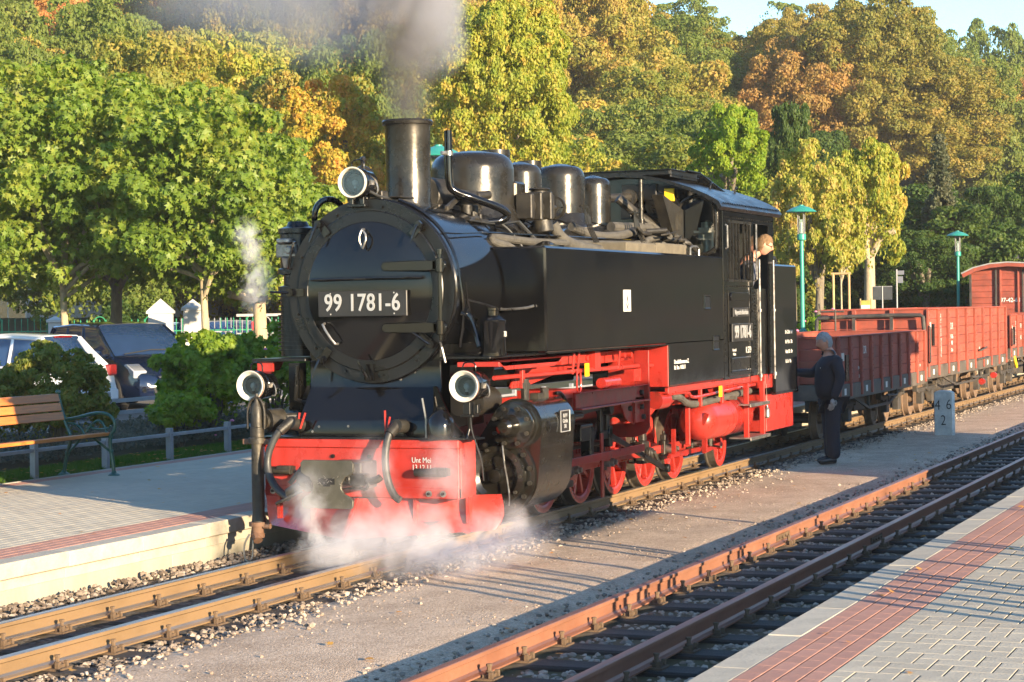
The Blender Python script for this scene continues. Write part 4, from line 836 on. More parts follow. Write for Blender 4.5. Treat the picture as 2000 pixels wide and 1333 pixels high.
# --- cylinders
def hull(c1, r1, c2, r2, n=40):
    pts = []
    for c, r in ((c1, r1), (c2, r2)):
        for k in range(n): pts.append((c[0]+r*math.cos(2*PI*k/n), c[1]+r*math.sin(2*PI*k/n)))
    pts = sorted(set((round(a, 5), round(b, 5)) for a, b in pts))
    def half(ps):
        h = []
        for p in ps:
            while len(h) >= 2 and (h[-1][0]-h[-2][0])*(p[1]-h[-2][1])-(h[-1][1]-h[-2][1])*(p[0]-h[-2][0]) <= 0: h.pop()
            h.append(p)
        return h[:-1]
    return half(pts)+half(pts[::-1])
OILY = pbr('oily_cylinder_black', (.010, .009, .007), .22, var=.4, scale=4, coat=.3, bump=.12, bscale=12, dirt=(.020, .018, .013), dscale=3, dth=(.45, .75))
for s in (-1, 1):
    cy = part(MB().prism(hull((s*1.0, .95), .205, (s*.85, .53), .315), 'x', .99, 1.80), 'cylinder_block', OILY, bevel=0, angle=25)
    part(MB().prism(hull((s*1.0, .95), .225, (s*.85, .53), .335), 'x', .955, .99), 'front_flange', OILY, cy, angle=25)
    vc = part(MB().lathe((.965, s*1.0, .95), (-1, 0, 0), [(0, .20), (.05, .20), (.055, .175), (.10, .172), (.105, .19), (.135, .19), (.14, .10), (.15, .085), (.30, .07), (.32, .045), (.322, .001)], 32), 'valve_cover', OILY, cy)
    m = MB()
    for k in range(8): an = 2*PI*(k+.5)/8; m.cyl((.84, s*1.0+.155*math.cos(an), .95+.155*math.sin(an)), (.795, s*1.0+.155*math.cos(an), .95+.155*math.sin(an)), .019, n=6)
    part(m, 'cover_nuts', SOOT, vc)['kind'] = 'stuff'
    cc = part(MB().lathe((.96, s*.85, .53), (-1, 0, 0), [(0, .315), (.03, .315), (.035, .24), (.08, .23), (.085, .25), (.13, .25), (.135, .20), (.10, .16), (.10, .06), (.16, .055), (.17, .001)], 40), 'cylinder_cover', OILY, cy)
    m = MB()
    for k in range(14): an = 2*PI*(k+.5)/14; m.cyl((.93, s*.85+.28*math.cos(an), .53+.28*math.sin(an)), (.895, s*.85+.28*math.cos(an), .53+.28*math.sin(an)), .021, n=6)
    for k in range(10): an = 2*PI*(k)/10; m.cyl((.83, s*.85+.225*math.cos(an), .53+.225*math.sin(an)), (.80, s*.85+.225*math.cos(an), .53+.225*math.sin(an)), .015, n=6)
    part(m, 'cover_nuts', SOOT, cc)['kind'] = 'stuff'
    part(MB().cyl((1.15, s*1.0, 1.13), (1.15, s*1.0, 1.33), .035, n=10).cyl((1.15, s*1.0, 1.25), (1.15, s*1.0, 1.30), .05, n=8).cyl((1.6, s*1.0, 1.14), (1.6, s*1.0, 1.24), .04, n=8).box(1.35, 1.5, s*1.0-.04, s*1.0+.04, 1.14, 1.2), 'cylinder_fittings', SOOT, cy)
    part(MB().cyl((1.0, s*.5, 1.1), (1.25, s*.55, 1.50), .14, n=20).cyl((.8, s*.65, 1.15), (1.2, s*.65, 1.15), .12, n=16), 'steam_chest_pipe', SOOT, cy)
    part(MB().lathe((1.80, s*1.0, .95), (1, 0, 0), [(0, .19), (.04, .19), (.045, .12), (.2, .10), (.21, .03), (.7, .028)], 24), 'valve_rear_cover', BLACKM, cy)
    part(MB().lathe((1.80, s*.80, .53), (1, 0, 0), [(0, .29), (.04, .29), (.045, .12), (.14, .09), (.15, .03), (.6, .03)], 24), 'rear_cover', BLACKM, cy)
part(hose([(.80, -.93, .79), (.78, -.95, .65), (.80, -.97, .50), (.79, -.99, .36), (.70, -1.02, .30)], .007, 6), 'drain_rod', STEEL)
pl = part(MB().box(1.42, 1.64, -1.215, -1.195, .86, 1.05), 'maker_plate', PLATEB, bevel=.003)
text('RAW\nGörlitz\nDR', 'plate_lettering', LETTERM, pl, (1.53, -1.2165, .955), .048, '-y', xs=.9, ext=.001, off=.001, leading=.95)
part(MB().tube([(1.425, -1.217, .865), (1.425, -1.217, 1.045), (1.635, -1.217, 1.045), (1.635, -1.217, .865), (1.425, -1.217, .865)], .004, 4), 'plate_border', LETTERM, pl)
part(MB().lathe((1.15, -1.195, .93), (0, -1, 0), [(0, .045), (.02, .045), (.022, .02), (.03, .02)], 12), 'side_plug', BLACKM)
# --- wheels
TYRE = pbr('tyre_steel', (.16, .13, .10), .4, metal=.6, var=.3, scale=8, dirt=(.06, .05, .04), dscale=5)
def wheelset(x, r, drive=True, z=None):
    z = r
    for s in (-1, 1):
        m = MB().lathe((0, s*.335, 0), (0, s, 0), [(0, r+.024), (.018, r+.024), (.03, r+.004), (.115, r-.002), (.118, r-.05), (.118, r-.0501), (.0, r-.05)], 48, cap=False)
        w = part(MB().lathe((0, s*.34, 0), (0, s, 0), [(0, r-.03), (.10, r-.03), (.112, r-.006), (.113, r-.055), (.10, r-.075), (.03, r-.075), (0, r-.075)], 48, cap=False), 'wheel', RED)
        w.location = (x, 0, z)
        part(m, 'tyre', TYRE, w)
        h = MB().cyl((0, s*.34, 0), (0, s*.47, 0), .085 if drive else .07, n=20)
        for k in range(9 if drive else 7):
            an = 2*PI*k/(9 if drive else 7)+.2; h.bar((.06*math.cos(an), s*.40, .06*math.sin(an)), ((r-.06)*math.cos(an), s*.40, (r-.06)*math.sin(an)), .045, .05, up=(0, 1, 0))
        if drive:
            h.prism([(-.11, .07), (.20, .06), (.24, 0), (.20, -.06), (-.11, -.07)], 'y', s*.44, s*.47)
            h.prism([(-.30, .14), (-.22, .23), (-.12, .17), (-.12, -.17), (-.22, -.23), (-.30, -.14)], 'y', s*.39, s*.45)
        part(h, 'spokes', RED, w, bevel=.004)
        if drive: part(MB().cyl((.18, s*.46, 0), (.18, s*.70, 0), .05, n=16).cyl((.18, s*.70, 0), (.18, s*.74, 0), .04, n=12).cyl((.18, s*.74, 0), (.18, s*.77, 0), .025, n=8), 'crank_pin', STEEL, w)
    part(MB().cyl((x, -.33, z), (x, .33, z), .07, n=14), 'axle', SOOT)
for x in (2.95, 3.95, 4.95, 5.95, 6.95): wheelset(x, .40)
for x in (1.15, 8.75): wheelset(x, .275, False)
part(MB().box(.5, 9.7, -.30, -.27, .38, 1.05).box(.5, 9.7, .27, .30, .38, 1.05).box(1.5, 9.2, -.3, .3, .75, .80), 'main_frame', RED2)
# rods
def rod(x0, z0, x1, z1, y, h, w=.03): return MB().bar((x0, y, z0), (x1, y, z1), w, h)
zp = .40
cr = MB()
for k in range(4): cr.bar((2.95+k+.18, -.60, zp), (3.95+k+.18, -.60, zp), .032, .085)
c_ = part(cr, 'coupling_rod', RED, bevel=.004)
m = MB()
for k in range(5):
    x = 2.95+k+.18; m.box(x-.075, x+.075, -.635, -.565, zp-.085, zp+.085); m.box(x-.04, x+.04, -.63, -.57, zp+.085, zp+.15); m.cyl((x, -.6, zp+.15), (x, -.6, zp+.19), .018, n=8)
part(m, 'rod_bearing', SOOT, c_, bevel=.008)
mr = part(rod(2.45, .53, 5.13, .42, -.69, .095, .035), 'main_rod', RED2, bevel=.004)
part(MB().box(5.03, 5.23, -.74, -.65, .31, .54).box(5.08, 5.18, -.73, -.66, .54, .63).cyl((5.13, -.74, .42), (5.13, -.80, .42), .06, n=14).box(2.35, 2.56, -.74, -.62, .44, .62), 'rod_end', SOOT, mr, bevel=.012)
part(MB().lathe((5.13, -.78, .42), (0, -1, 0), [(0, .05), (.03, .055), (.035, .03), (.06, .03)], 14).bar((5.13, -.82, .42), (5.35, -.82, .26), .03, .05), 'return_crank', SOOT, mr, bevel=.004)
part(MB().bar((3.45, -.90, .73), (5.33, -.86, .25), .03, .055).cyl((5.33, -.82, .25), (5.33, -.92, .25), .045, n=12).cyl((3.45, -.86, .73), (3.45, -.95, .73), .05, n=12), 'eccentric_rod', BLACKM, bevel=.004)
part(MB().box(3.22, 3.30, -.93, -.89, .70, 1.22).box(3.40, 3.48, -.93, -.89, .72, 1.2).box(3.22, 3.48, -.94, -.88, .68, .76).box(3.26, 3.44, -.94, -.88, 1.16, 1.24).box(3.42, 3.50, -.95, -.87, .6, .8).cyl((3.35, -.85, .97), (3.35, -1.0, .97), .06, n=14), 'expansion_link', BLACKM, bevel=.006)
part(MB().bar((2.05, -.98, 1.0), (2.20, -.98, .42), .022, .05).cyl((2.02, -.92, 1.01), (2.02, -1.06, 1.01), .045, n=12).cyl((2.2, -.94, .44), (2.2, -1.02, .44), .03).tube([(1.88, -1.0, 1.18), (1.95, -1.02, 1.18), (2.02, -1.04, 1.10), (2.04, -1.04, 1.0)], .018, 8, 1), 'combination_lever', BLACKM, bevel=.004)
part(MB().box(2.0, 3.6, -.86, -.74, .62, .66).box(2.3, 2.62, -.88, -.72, .40, .62).box(2.25, 2.50, -.92, -.84, .30, .36).box(2.6, 2.85, -.96, -.85, .70, .86).box(2.85, 2.95, -.96, -.86, .55, .82).cyl((2.6, -.95, .84), (2.9, -.95, .84), .02), 'crosshead', BLACKM, bevel=.008)
part(MB().bar((1.9, -.98, .95), (3.4, -.93, 1.0), .025, .05), 'radius_rod', BLACKM)
part(MB().bar((3.1, -.98, .15), (3.1, -.98, .75), .02, .06).box(2.2, 4.3, -1.0, -.97, .50, .57), 'guard_bar', RED2, bevel=.003)
# things above the rear wheels
part(MB().prism([(4.3, .66), (5.1, .78), (6.0, .98), (6.1, .98), (5.9, .86), (5.4, .70), (4.9, .60), (4.3, .56)], 'y', -.62, -.58).box(4.6, 6.3, -.66, -.56, .98, 1.04), 'balance_beam', RED, bevel=.004)
part(MB().box(4.9, 8.3, -1.06, -1.02, 1.05, 1.115).box(4.9, 8.3, -1.06, -.85, 1.04, 1.06).box(6.1, 6.14, -1.04, -1.0, .85, 1.05).box(6.9, 6.96, -1.04, -1.0, .85, 1.05).box(5.95, 5.99, -.95, -.9, .45, 1.05), 'foot_beam', RED, bevel=.004)
part(MB().lathe((4.85, -.93, .97), (1, 0, 0), [(0, .05), (.0, .085), (.06, .09), (.30, .09), (.30, .06), (.5, .05)], 24), 'ejector', RED2)
part(MB().cyl((6.95, -.92, 1.02), (8.3, -.92, 1.02), .07, n=20).cyl((7.5, -.92, 1.02), (7.54, -.92, 1.02), .08, n=20), 'brake_cylinder', RED)
part(MB().tube([(5.2, -.98, 1.0), (5.5, -.98, .99), (5.75, -.98, .90), (6.1, -.98, .875), (6.6, -.98, .885), (7.4, -.98, .91), (8.2, -.98, .93)], .038, 10, 1), 'exhaust_pipe', LAGPIPE)
at = part(MB().lathe((6.40, -.86, .67), (1, 0, 0), [(0, .001), (.01, .08), (.05, .15), (.13, .205), (.22, .22), (.9, .22), (.91, .226), (.94, .226), (.95, .22), (1.6, .22), (1.7, .17), (1.75, .001)], 40, cap=False), 'air_reservoir', RED, angle=60)
part(MB().lathe((6.50, -.93, .70), (-1, -.35, .05), [(-.03, .085), (.045, .085), (.05, .075), (.03, .07), (.03, .001)], 24).bar((6.43, -1.0, .76), (6.43, -.95, .64), .03, .05), 'manhole', RED2, at)
part(MB().cyl((6.75, -.93, .86), (6.75, -.93, .95), .028, n=10).box(7.25, 7.31, -1.09, -.7, .87, .91).cyl((7.0, -.86, .45), (7.0, -.86, .37), .022).cyl((6.95, -1.0, .36), (7.2, -.8, .36), .012), 'reservoir_fittings', LAGPIPE, at)
part(MB().box(5.9, 5.94, -.80, -.76, .35, .62).box(6.55, 6.6, -.95, -.9, .33, .9).box(6.0, 7.6, -.72, -.68, .30, .35).bar((7.1, -.75, .3), (7.7, -.75, .34), .03, .05), 'brake_gear', RED2)
part(MB().box(7.25, 7.4, -.7, -.5, .42, .58).box(5.2, 5.35, -.58, -.5, .3, .5).box(7.05, 7.15, -.55, -.48, .25, .75), 'brake_block', RED)
# --- left side compressor with steam
part(MB().lathe((.75, .93, 1.55), (0, 0, 1), [(0, .16), (.55, .16), (.56, .18), (.60, .18), (.61, .13), (.70, .13), (.71, .18), (.75, .18), (.76, .155), (1.05, .155), (1.06, .17), (1.10, .17), (1.12, .1), (1.16, .08), (1.165, .001)], 28), 'air_compressor', BLACKM)
m = MB()
for k in range(15): m.ring((.75, .93, 1.60+k*.033), (0, 0, 1), .155, .185, 0, .010, 28)
part(m, 'cooling_fins', BLACKM)['kind'] = 'stuff'
part(MB().box(.58, .78, .86, 1.06, 2.40, 2.52).cyl((.6, .96, 2.52), (.6, .96, 2.56), .09, n=16).cyl((.56, .9, 2.46), (.5, .9, 2.46), .035).lathe((.6, .96, 2.40), (0, 0, -1), [(0, .05), (.1, .03)], 12), 'steam_head', STEEL, bevel=.01)
part(MB().box(.30, .42, .70, .80, 1.10, 1.50).tube([(.26, .70, 1.48), (.26, .72, 1.2), (.30, .62, 1.16), (.34, .55, 1.18)], .02, 8), 'front_step', BLACKM)
part(MB().prism([(.30, 1.515), (.75, 1.515), (.65, 1.43), (.35, 1.43)], 'y', 1.08, 1.10).box(.3, .32, .95, 1.10, 1.43, 1.515), 'left_bracket', RED)
# ------------------------------------------------------------------ goods wagons
WRED = pbr('wagon_red_brown', (.32, .072, .043), .6, var=.25, scale=2.5, bump=.2, bscale=30, dirt=(.19, .060, .040), dscale=4, dth=(.45, .75), perobj=.12)
WBLK = pbr('wagon_underframe', (.05, .045, .04), .6, var=.3, scale=6, dirt=(.12, .09, .06), dscale=3)
WGREY = pbr('wagon_sill_grey', (.09, .075, .06), .6, var=.25, scale=5, dirt=(.16, .12, .09), dscale=3)
BUNK = pbr('wagon_rust_brown', (.17, .11, .07), .7, var=.3, scale=6)
def running_gear(root, L_, axles):
    for x in axles:
        for s in (-1, 1):
            w = MB().lathe((0, s*.33, 0), (0, s, 0), [(0, .30), (.02, .30), (.03, .275), (.11, .27), (.112, .22), (.08, .2), (.05, .06), (.14, .05), (.14, .001)], 32).build('wheel', BUNK, root, loc=(x, 0, .275))
            MB().box(x-.10, x+.10, s*.56, s*.66, .20, .40).box(x-.42, x+.42, s*.58, s*.64, .44, .47).box(x-.33, x+.33, s*.585, s*.635, .41, .44).box(x-.22, x+.22, s*.59, s*.63, .385, .41).box(x-.46, x-.42, s*.57, s*.65, .42, .62).box(x+.42, x+.46, s*.57, s*.65, .42, .62).build('axle_box', WBLK, root, bevel=.004)
        MB().cyl((x, -.36, .275), (x, .36, .275), .05).build('axle', WBLK, root)
def open_wagon(name, x0, L_, H, floor, label, group, nb, ntxt, bright, brake=False, door=None):
    W_ = .90; root = empty(name, (x0, 0, 0), label, 'wagon', group)
    zf, zt = floor, H
    npl = max(3, round((zt-zf)/.17)); ph = (zt-zf)/npl; bw = L_/nb
    for s in (-1, 1):
        for k in range(npl):
            for j in range(nb):
                if s < 0: MB().box(j*bw+.004, (j+1)*bw-.004, s*W_+.0, s*W_+.028, zf+k*ph+.003, zf+(k+1)*ph-.003).build('side_plank', WRED, root, bevel=.003, smooth=False)
        if s > 0:
            for k in range(npl): MB().box(0, L_, W_-.028, W_, zf+k*ph+.003, zf+(k+1)*ph-.003).build('side_plank', WRED, root, smooth=False)
        for e in (0, 1): pass
    for x in (0, L_-.03):
        for k in range(npl): MB().box(x, x+.03, -W_+.03, W_-.03, zf+k*ph+.003, zf+(k+1)*ph-.003).build('end_plank', WRED, root, bevel=.003, smooth=False)
    for y in (-.32, .32):
        MB().box(-.05, 0, y-.035, y+.035, zf-.1, zt).box(-.055, .0, y-.06, y+.06, zf+.1, zf+.13).build('end_post', WRED, root, bevel=.004)
    for j in range(nb+1):
        x = j*bw
        MB().box(x-.035, x+.035, -W_-.045, -W_, zf-.18, zt-.005).build('side_post', WRED, root, bevel=.005)
        m = MB()
        for k in range(npl*2): m.cyl((x, -W_-.045, zf+.06+k*ph/2), (x, -W_-.055, zf+.06+k*ph/2), .010, n=6)
        o = m.build('rivets', WRED, root); o['kind'] = 'stuff'
    MB().box(-.02, L_+.02, -W_-.03, W_+.03, zt, zt+.02).build('x', WRED, root) if False else None
    tr = MB()
    for s in (-1, 1): tr.box(-.03, L_+.03, s*W_-.035, s*W_+.035, zt, zt+.018)
    for x in (-.03, L_-.04): tr.box(x, x+.07, -W_+.036, W_-.036, zt, zt+.018)
    tr.build('top_rail', WRED, root, bevel=.003)
    MB().box(-.05, L_+.05, -W_-.02, W_+.02, zf-.22, zf-.0).build('sill', WGREY, root, bevel=.008)
    MB().box(0, L_, -.86, .86, zf, zf+.02).build('floor', BUNK, root)
    MB().box(-.35, -.05, -.12, .12, zf-.2, zf-.06).box(L_+.05, L_+.35, -.12, .12, zf-.2, zf-.06).box(-.40, -.35, -.2, .2, zf-.25, zf-.02).box(L_+.35, L_+.4, -.2, .2, zf-.25, zf-.02).build('coupler', WBLK, root, bevel=.01)
    zz = zf-.22
    MB().bar((L_*.22, -.80, zz), (L_*.38, -.80, zz-.20), .03, .04).bar((L_*.38, -.80, zz-.20), (L_*.62, -.80, zz-.20), .03, .04).bar((L_*.62, -.80, zz-.20), (L_*.78, -.80, zz), .03, .04).bar((L_*.38, -.8, zz-.2), (L_*.38, -.8, zz), .03, .04).bar((L_*.62, -.8, zz-.2), (L_*.62, -.8, zz), .03, .04).build('truss_rod', WBLK, root)
    MB().box(L_*.44, L_*.56, -.5, .1, .3, .55).cyl((L_*.3, -.4, .42), (L_*.42, -.4, .42), .13).tube([(L_*.55, -.86, .52), (L_*.62, -.92, .5), (L_*.62, -.92, .60)], .02, 8).build('brake_gear', WBLK, root, bevel=.01)
    running_gear(root, L_, (.85, 1.75, L_-1.75, L_-.85))
    MB().box(.10, .34, -W_-.012, -W_-.002, zt-.33, zt-.22).build('label_card', WHITE, root)
    MB().box(.42, .60, -W_-.02, -W_-.002, zt-.62, zt-.25).build('notice_grille', BLACKM, root)
    MB().tube([(-.02, -W_-.03, zf+.05), (-.05, -W_-.07, zf+.08), (-.05, -W_-.07, zt-.3), (-.02, -W_-.03, zt-.27)], .012, 8).build('grab_iron', WBLK, root)
    for j, (x, z, b, s_) in enumerate(ntxt): text(b, 'wagon_lettering', LETTER, root, (x, -W_-.050 if s_ < 0 else -W_-.004, z), abs(s_), '-y', xs=.9, ext=.0006, off=.001)
    for x in [bw*k+bw*.5 for k in range(0, nb, 2)]:
        MB().box(x-.05, x+.05, -W_-.028, -W_-.02, zf-.15, zf-.06).build('sill_mark', LETTER, root)
    if door:
        MB().tube([(door, -W_-.03, zf+.14), (door+.05, -W_-.09, zf+.16), (door+.5, -W_-.09, zf+.20)], .016, 8).tube([(door-.4, -W_-.05, zf-.02), (door+.9, -W_-.05, zf-.0)], .022, 8).build('door_latch', WBLK, root)
    return root
open_wagon('open_wagon', 13.0, 6.15, 1.46, .80, 'low red brown open wagon in the shade directly behind the engine driver\'s bunker', 'open goods wagons', 9,
           [(1.7, 1.25, 'DR', .16), (1.35, 1.0, '97-43-12', .07), (1.35, .88, 'OOw', .07), (3.6, 1.02, '948', .08), (5.8, .9, 'II 8', .06)], 0)
w2 = open_wagon('open_wagon', 19.43, 8.3, 1.815, .86, 'high sunlit red open wagon with white numbers behind the low one', 'open goods wagons', 9,
           [(2.3, 1.50, 'D R', .17), (2.3, 1.26, '97-48-\n948', .11), (2.3, 1.08, 'OOw', .09), (5.2, 1.05, '10,0', .06)], 1, door=5.0)
text('Kupplung OOw 12,5t', 'wagon_lettering', LETTER, w2, (1.25, -.905, 1.36), .085, 'v-y', xs=1, ext=.0006, off=.001)
w3 = open_wagon('open_wagon', 28.4, 8.0, 1.64, .95, 'red open wagon at the right edge with a yellow brake valve under it', 'open goods wagons', 9,
           [(1.5, 1.15, '455', .12), (1.5, 1.4, 'D R', .13)], 1)
text('OOw 97-43-06', 'wagon_lettering', LETTER, w3, (.78, -.905, 1.25), .085, 'v-y', xs=1, ext=.0006, off=.001)
MB().tube([(.4, -.92, .78), (.42, -.95, .62), (.5, -.95, .55)], .035, 8, 1).build('brake_valve', BRASSY, w3)
MB().cyl((6.6, -.93, .48), (6.72, -.93, .48), .06).build('release_knob', RED, w2)
MB().cyl((5.4, -.9, .40), (5.52, -.9, .40), .06).build('release_knob', RED, w2)
# brakeman's platform rail at the front of the high wagon
bp = MB().tube([(-.12, .95, .7), (-.12, .95, 1.64), (-.12, .90, 1.70), (-.12, -.80, 1.73), (-.12, -.88, 1.68), (-.12, -.88, .8)], .035, 10, 1)
bp.box(-.14, -.10, .28, .33, .8, 1.70).box(-.14, -.10, -.36, -.31, .8, 1.71)
bp.build('platform_rail', WBLK, w2)
MB().tube([(-.2, .60, .8), (-.2, .60, 1.83)], .016, 8).tube([(-.2, .45, 1.80), (-.2, .85, 1.80), (-.22, .87, 1.94)], .016, 8).build('brake_crank', WBLK, w2)
MB().box(-.4, 0, -.9, .9, .62, .68).build('end_platform', WBLK, w2)
fp = MB().box(-1.3, 0, -.85, .85, .60, .74).box(-1.35, -1.3, -.9, .9, .52, .80)
# box wagon
bx = empty('box_wagon', (37, .40, 0), 'red brown covered box wagon with arched grey roof and 97-42-63 on its end', 'wagon')
npl = 11; ph = (2.62-1.0)/npl
for k in range(npl):
    MB().box(0, .03, -.98, .98, 1.0+k*ph+.003, 1.0+(k+1)*ph-.003).build('end_plank', WRED, bx, bevel=.003, smooth=False)
MB().prism([(-.98, 2.62), (-.6, 2.78), (0, 2.85), (.6, 2.78), (.98, 2.62)], 'x', .0, .03).build('gable_board', WRED, bx)
for s in (-1, 1): MB().box(0, 7, s*.96, s*.98, 1.0, 2.62).build('side_wall', WRED, bx)
for y in (.33, .22, -.33, -.22): MB().box(-.05, 0, y-.02, y+.02, .9, 2.72).build('end_post', WBLK if abs(y) > .3 else WRED, bx, bevel=.004)
MB().box(-.05, 0, .93, .98, .9, 2.62).box(-.05, 0, -.98, -.93, .9, 2.62).build('corner_post', WBLK, bx)
RG = pbr('grey_roof_felt', (.30, .30, .29), .8, var=.2, scale=4)
up = [(-1.15, 2.66), (-.85, 2.80), (-.45, 2.89), (0, 2.92), (.45, 2.89), (.85, 2.80), (1.15, 2.66)]
MB().prism(up+[(y*.99, z-.03) for y, z in up][::-1], 'x', -.25, 7.2).build('roof', RG, bx)
MB().prism([(y*.985, z-.032) for y, z in up]+[(y*.96, z-.12) for y, z in up][::-1], 'x', -.24, -.20).build('roof_fascia', WRED, bx)
text('97-42-63', 'wagon_lettering', LETTER, bx, (-.01, -.02, 1.96), .15, '-x', xs=.9, ext=.001, off=.003)
MB().box(0, 7, -.95, .95, .75, 1.0).build('sill', WGREY, bx)
running_gear(bx, 7, (1, 2, 5, 6))

# ------------------------------------------------------------------ people
SKIN = pbr('skin', (.55, .27, .18), .5, var=.1, scale=8, spec=.4)
NAVY = pbr('navy_work_cloth', (.012, .014, .024), .85, var=.3, scale=9, bump=.8, bscale=14)
SHIRT = pbr('grey_blue_shirt', (.10, .105, .13), .85, var=.2, scale=9, bump=.8, bscale=18)
HAIRG = pbr('grey_hair', (.32, .31, .30), .8, var=.25, scale=40, bump=.8, bscale=90)
HAIRB = pbr('sandy_hair', (.17, .10, .045), .8, var=.25, scale=40, bump=.8, bscale=90)
GLOVE = pbr('pale_work_glove', (.34, .32, .30), .85, var=.25, scale=20, bump=.6, bscale=50)
SHOE = pbr('black_shoe', (.015, .014, .014), .4)
def skin(name, joints, edges, mat, parent, root=0, sub=2):
    """one continuous surface grown over a skeleton: joints (x,y,z,r or (rx,ry))"""
    me = bpy.data.meshes.new(name); me.from_pydata([j[:3] for j in joints], edges, []); o = bpy.data.objects.new(name, me); COL.objects.link(o)
    o.modifiers.new('skin', 'SKIN'); sk = me.skin_vertices[0].data if me.skin_vertices else None
    if sk is None:
        bm = bmesh.new(); bm.from_mesh(me); bm.verts.layers.skin.verify(); bm.to_mesh(me); bm.free(); sk = me.skin_vertices[0].data
    for i, j in enumerate(joints):
        r = j[3]; sk[i].radius = (r, r) if not isinstance(r, tuple) else r; sk[i].use_root = (i == root)
    s = o.modifiers.new('sub', 'SUBSURF'); s.levels = s.render_levels = sub
    dg = bpy.context.evaluated_depsgraph_get(); dg.update(); m2 = bpy.data.meshes.new_from_object(o.evaluated_get(dg))
    bpy.data.objects.remove(o); m2.materials.clear(); m2.materials.append(mat); m2.shade_smooth()
    q = bpy.data.objects.new(name, m2); COL.objects.link(q)
    if parent: q.parent = parent
    return q
def head_mesh(c, face, tilt, s=1.):
    """head with brow, nose, chin and ears; face = direction angle, tilt forward"""
    n, m = 32, 24; V = []; F = []
    for i in range(m+1):
        th = PI*i/m
        for k in range(n):
            an = 2*PI*k/n; d = Vector((math.sin(th)*math.cos(an), math.sin(th)*math.sin(an), math.cos(th)))
            x, y, z = d.x*.098, d.y*.076, d.z*.118
            if z < -.02: x = x*(1-.35*min(1, (-z-.02)/.1)) + (.018*min(1, (-z-.02)/.08) if d.x > 0 else 0); y *= 1-.28*min(1, (-z-.02)/.1)
            f = max(0, d.x)
            nz = math.exp(-((y/.013)**2))*math.exp(-(((z+.012)/.022)**2)); x += .026*nz*(f > .5)
            br = math.exp(-((z-.022)/.010)**2)*(abs(y) < .05)*f; x += .006*br
            ey = math.exp(-(((abs(y)-.032)/.012)**2)-(((z-.004)/.011)**2))*f; x -= .009*ey
            mo = math.exp(-((y/.026)**2)-((z+.055)/.005)**2)*f; x -= .005*mo
            li = math.exp(-((y/.024)**2)-((z+.047)/.006)**2)*f+math.exp(-((y/.020)**2)-((z+.063)/.006)**2)*f; x += .004*li
            V.append((x, y, z))
    for i in range(m):
        for k in range(n): F.append((i*n+k, (i+1)*n+k, (i+1)*n+(k+1) % n, i*n+(k+1) % n))
    mb = MB(); mb.add(V, F)
    for sg in (-1, 1): mb.sph((-.012, sg*.078, .0), .028, 10, 8, (.7, .35, 1.1))
    for sg in (-1, 1): mb.sph((.080, sg*.031, .005), .0105, 8, 6)
    M_ = Matrix.Translation(Vector(c)) @ Matrix.Rotation(face, 4, 'Z') @ Matrix.Rotation(tilt, 4, 'Y') @ Matrix.Scale(s, 4)
    return mb, M_
def hair_mesh(back=1.0, top=.016):
    n, m = 32, 16; V = []; F = []
    for i in range(m+1):
        for k in range(n):
            an = 2*PI*k/n; lim = 1.12 if math.cos(an) > .45 else (1.5 if math.cos(an) > -.1 else 2.25)
            th = lim*i/m; d = Vector((math.sin(th)*math.cos(an), math.sin(th)*math.sin(an), math.cos(th)))
            e = top*(1-.5*(i/m)**3)+random.uniform(-.005, .005)
            V.append((d.x*(.098+e)-.004, d.y*(.076+e), d.z*(.118+e)))
    for i in range(m):
        for k in range(n): F.append((i*n+k, (i+1)*n+k, (i+1)*n+(k+1) % n, i*n+(k+1) % n))
    mb = MB(); return mb.add(V, F)
def xf(mb, M_): mb.v = [tuple(M_ @ Vector(v)) for v in mb.v]; return mb
def fingers(c, d, side, s=1.):
    """palm and five bent fingers, hanging along d"""
    mb = MB(); c = Vector(c); d = Vector(d).normalized(); a = Vector(side).normalized(); b = d.cross(a).normalized()
    mb.sph(c+d*.035*s, .04*s, 12, 8, (1, .75, 1.15))
    for k, (o, L_) in enumerate(((-.03, .070), (-.01, .082), (.01, .078), (.03, .062))):
        p = c+d*.06*s+a*o*s; mb.tube([p, p+d*L_*.45*s+b*.006*s, p+d*L_*.8*s+b*.024*s, p+d*L_*s+b*.040*s], [.0125*s, .0115*s, .0105*s, .008*s], 8)
    p = c+d*.015*s-a*.035*s; mb.tube([p, p+d*.03*s-a*.022*s+b*.012*s, p+d*.06*s-a*.02*s+b*.028*s], [.014*s, .012*s, .010*s], 8)
    return mb
# the man standing by the coupling, facing the locomotive
pm = empty('person', (10.9, -1.30, -.115), 'grey haired man in dark navy work clothes and pale gloves standing behind the locomotive', 'person')
FA = R(122); Fv = Vector((math.cos(FA), math.sin(FA), 0)); Lv = Vector((-math.sin(FA), math.cos(FA), 0)); Uz = Vector((0, 0, 1))
def P_(f, l, z): v = Fv*f+Lv*l; return (v.x, v.y, z)
def J(f, l, z, r): return (*P_(f, l, z), r)
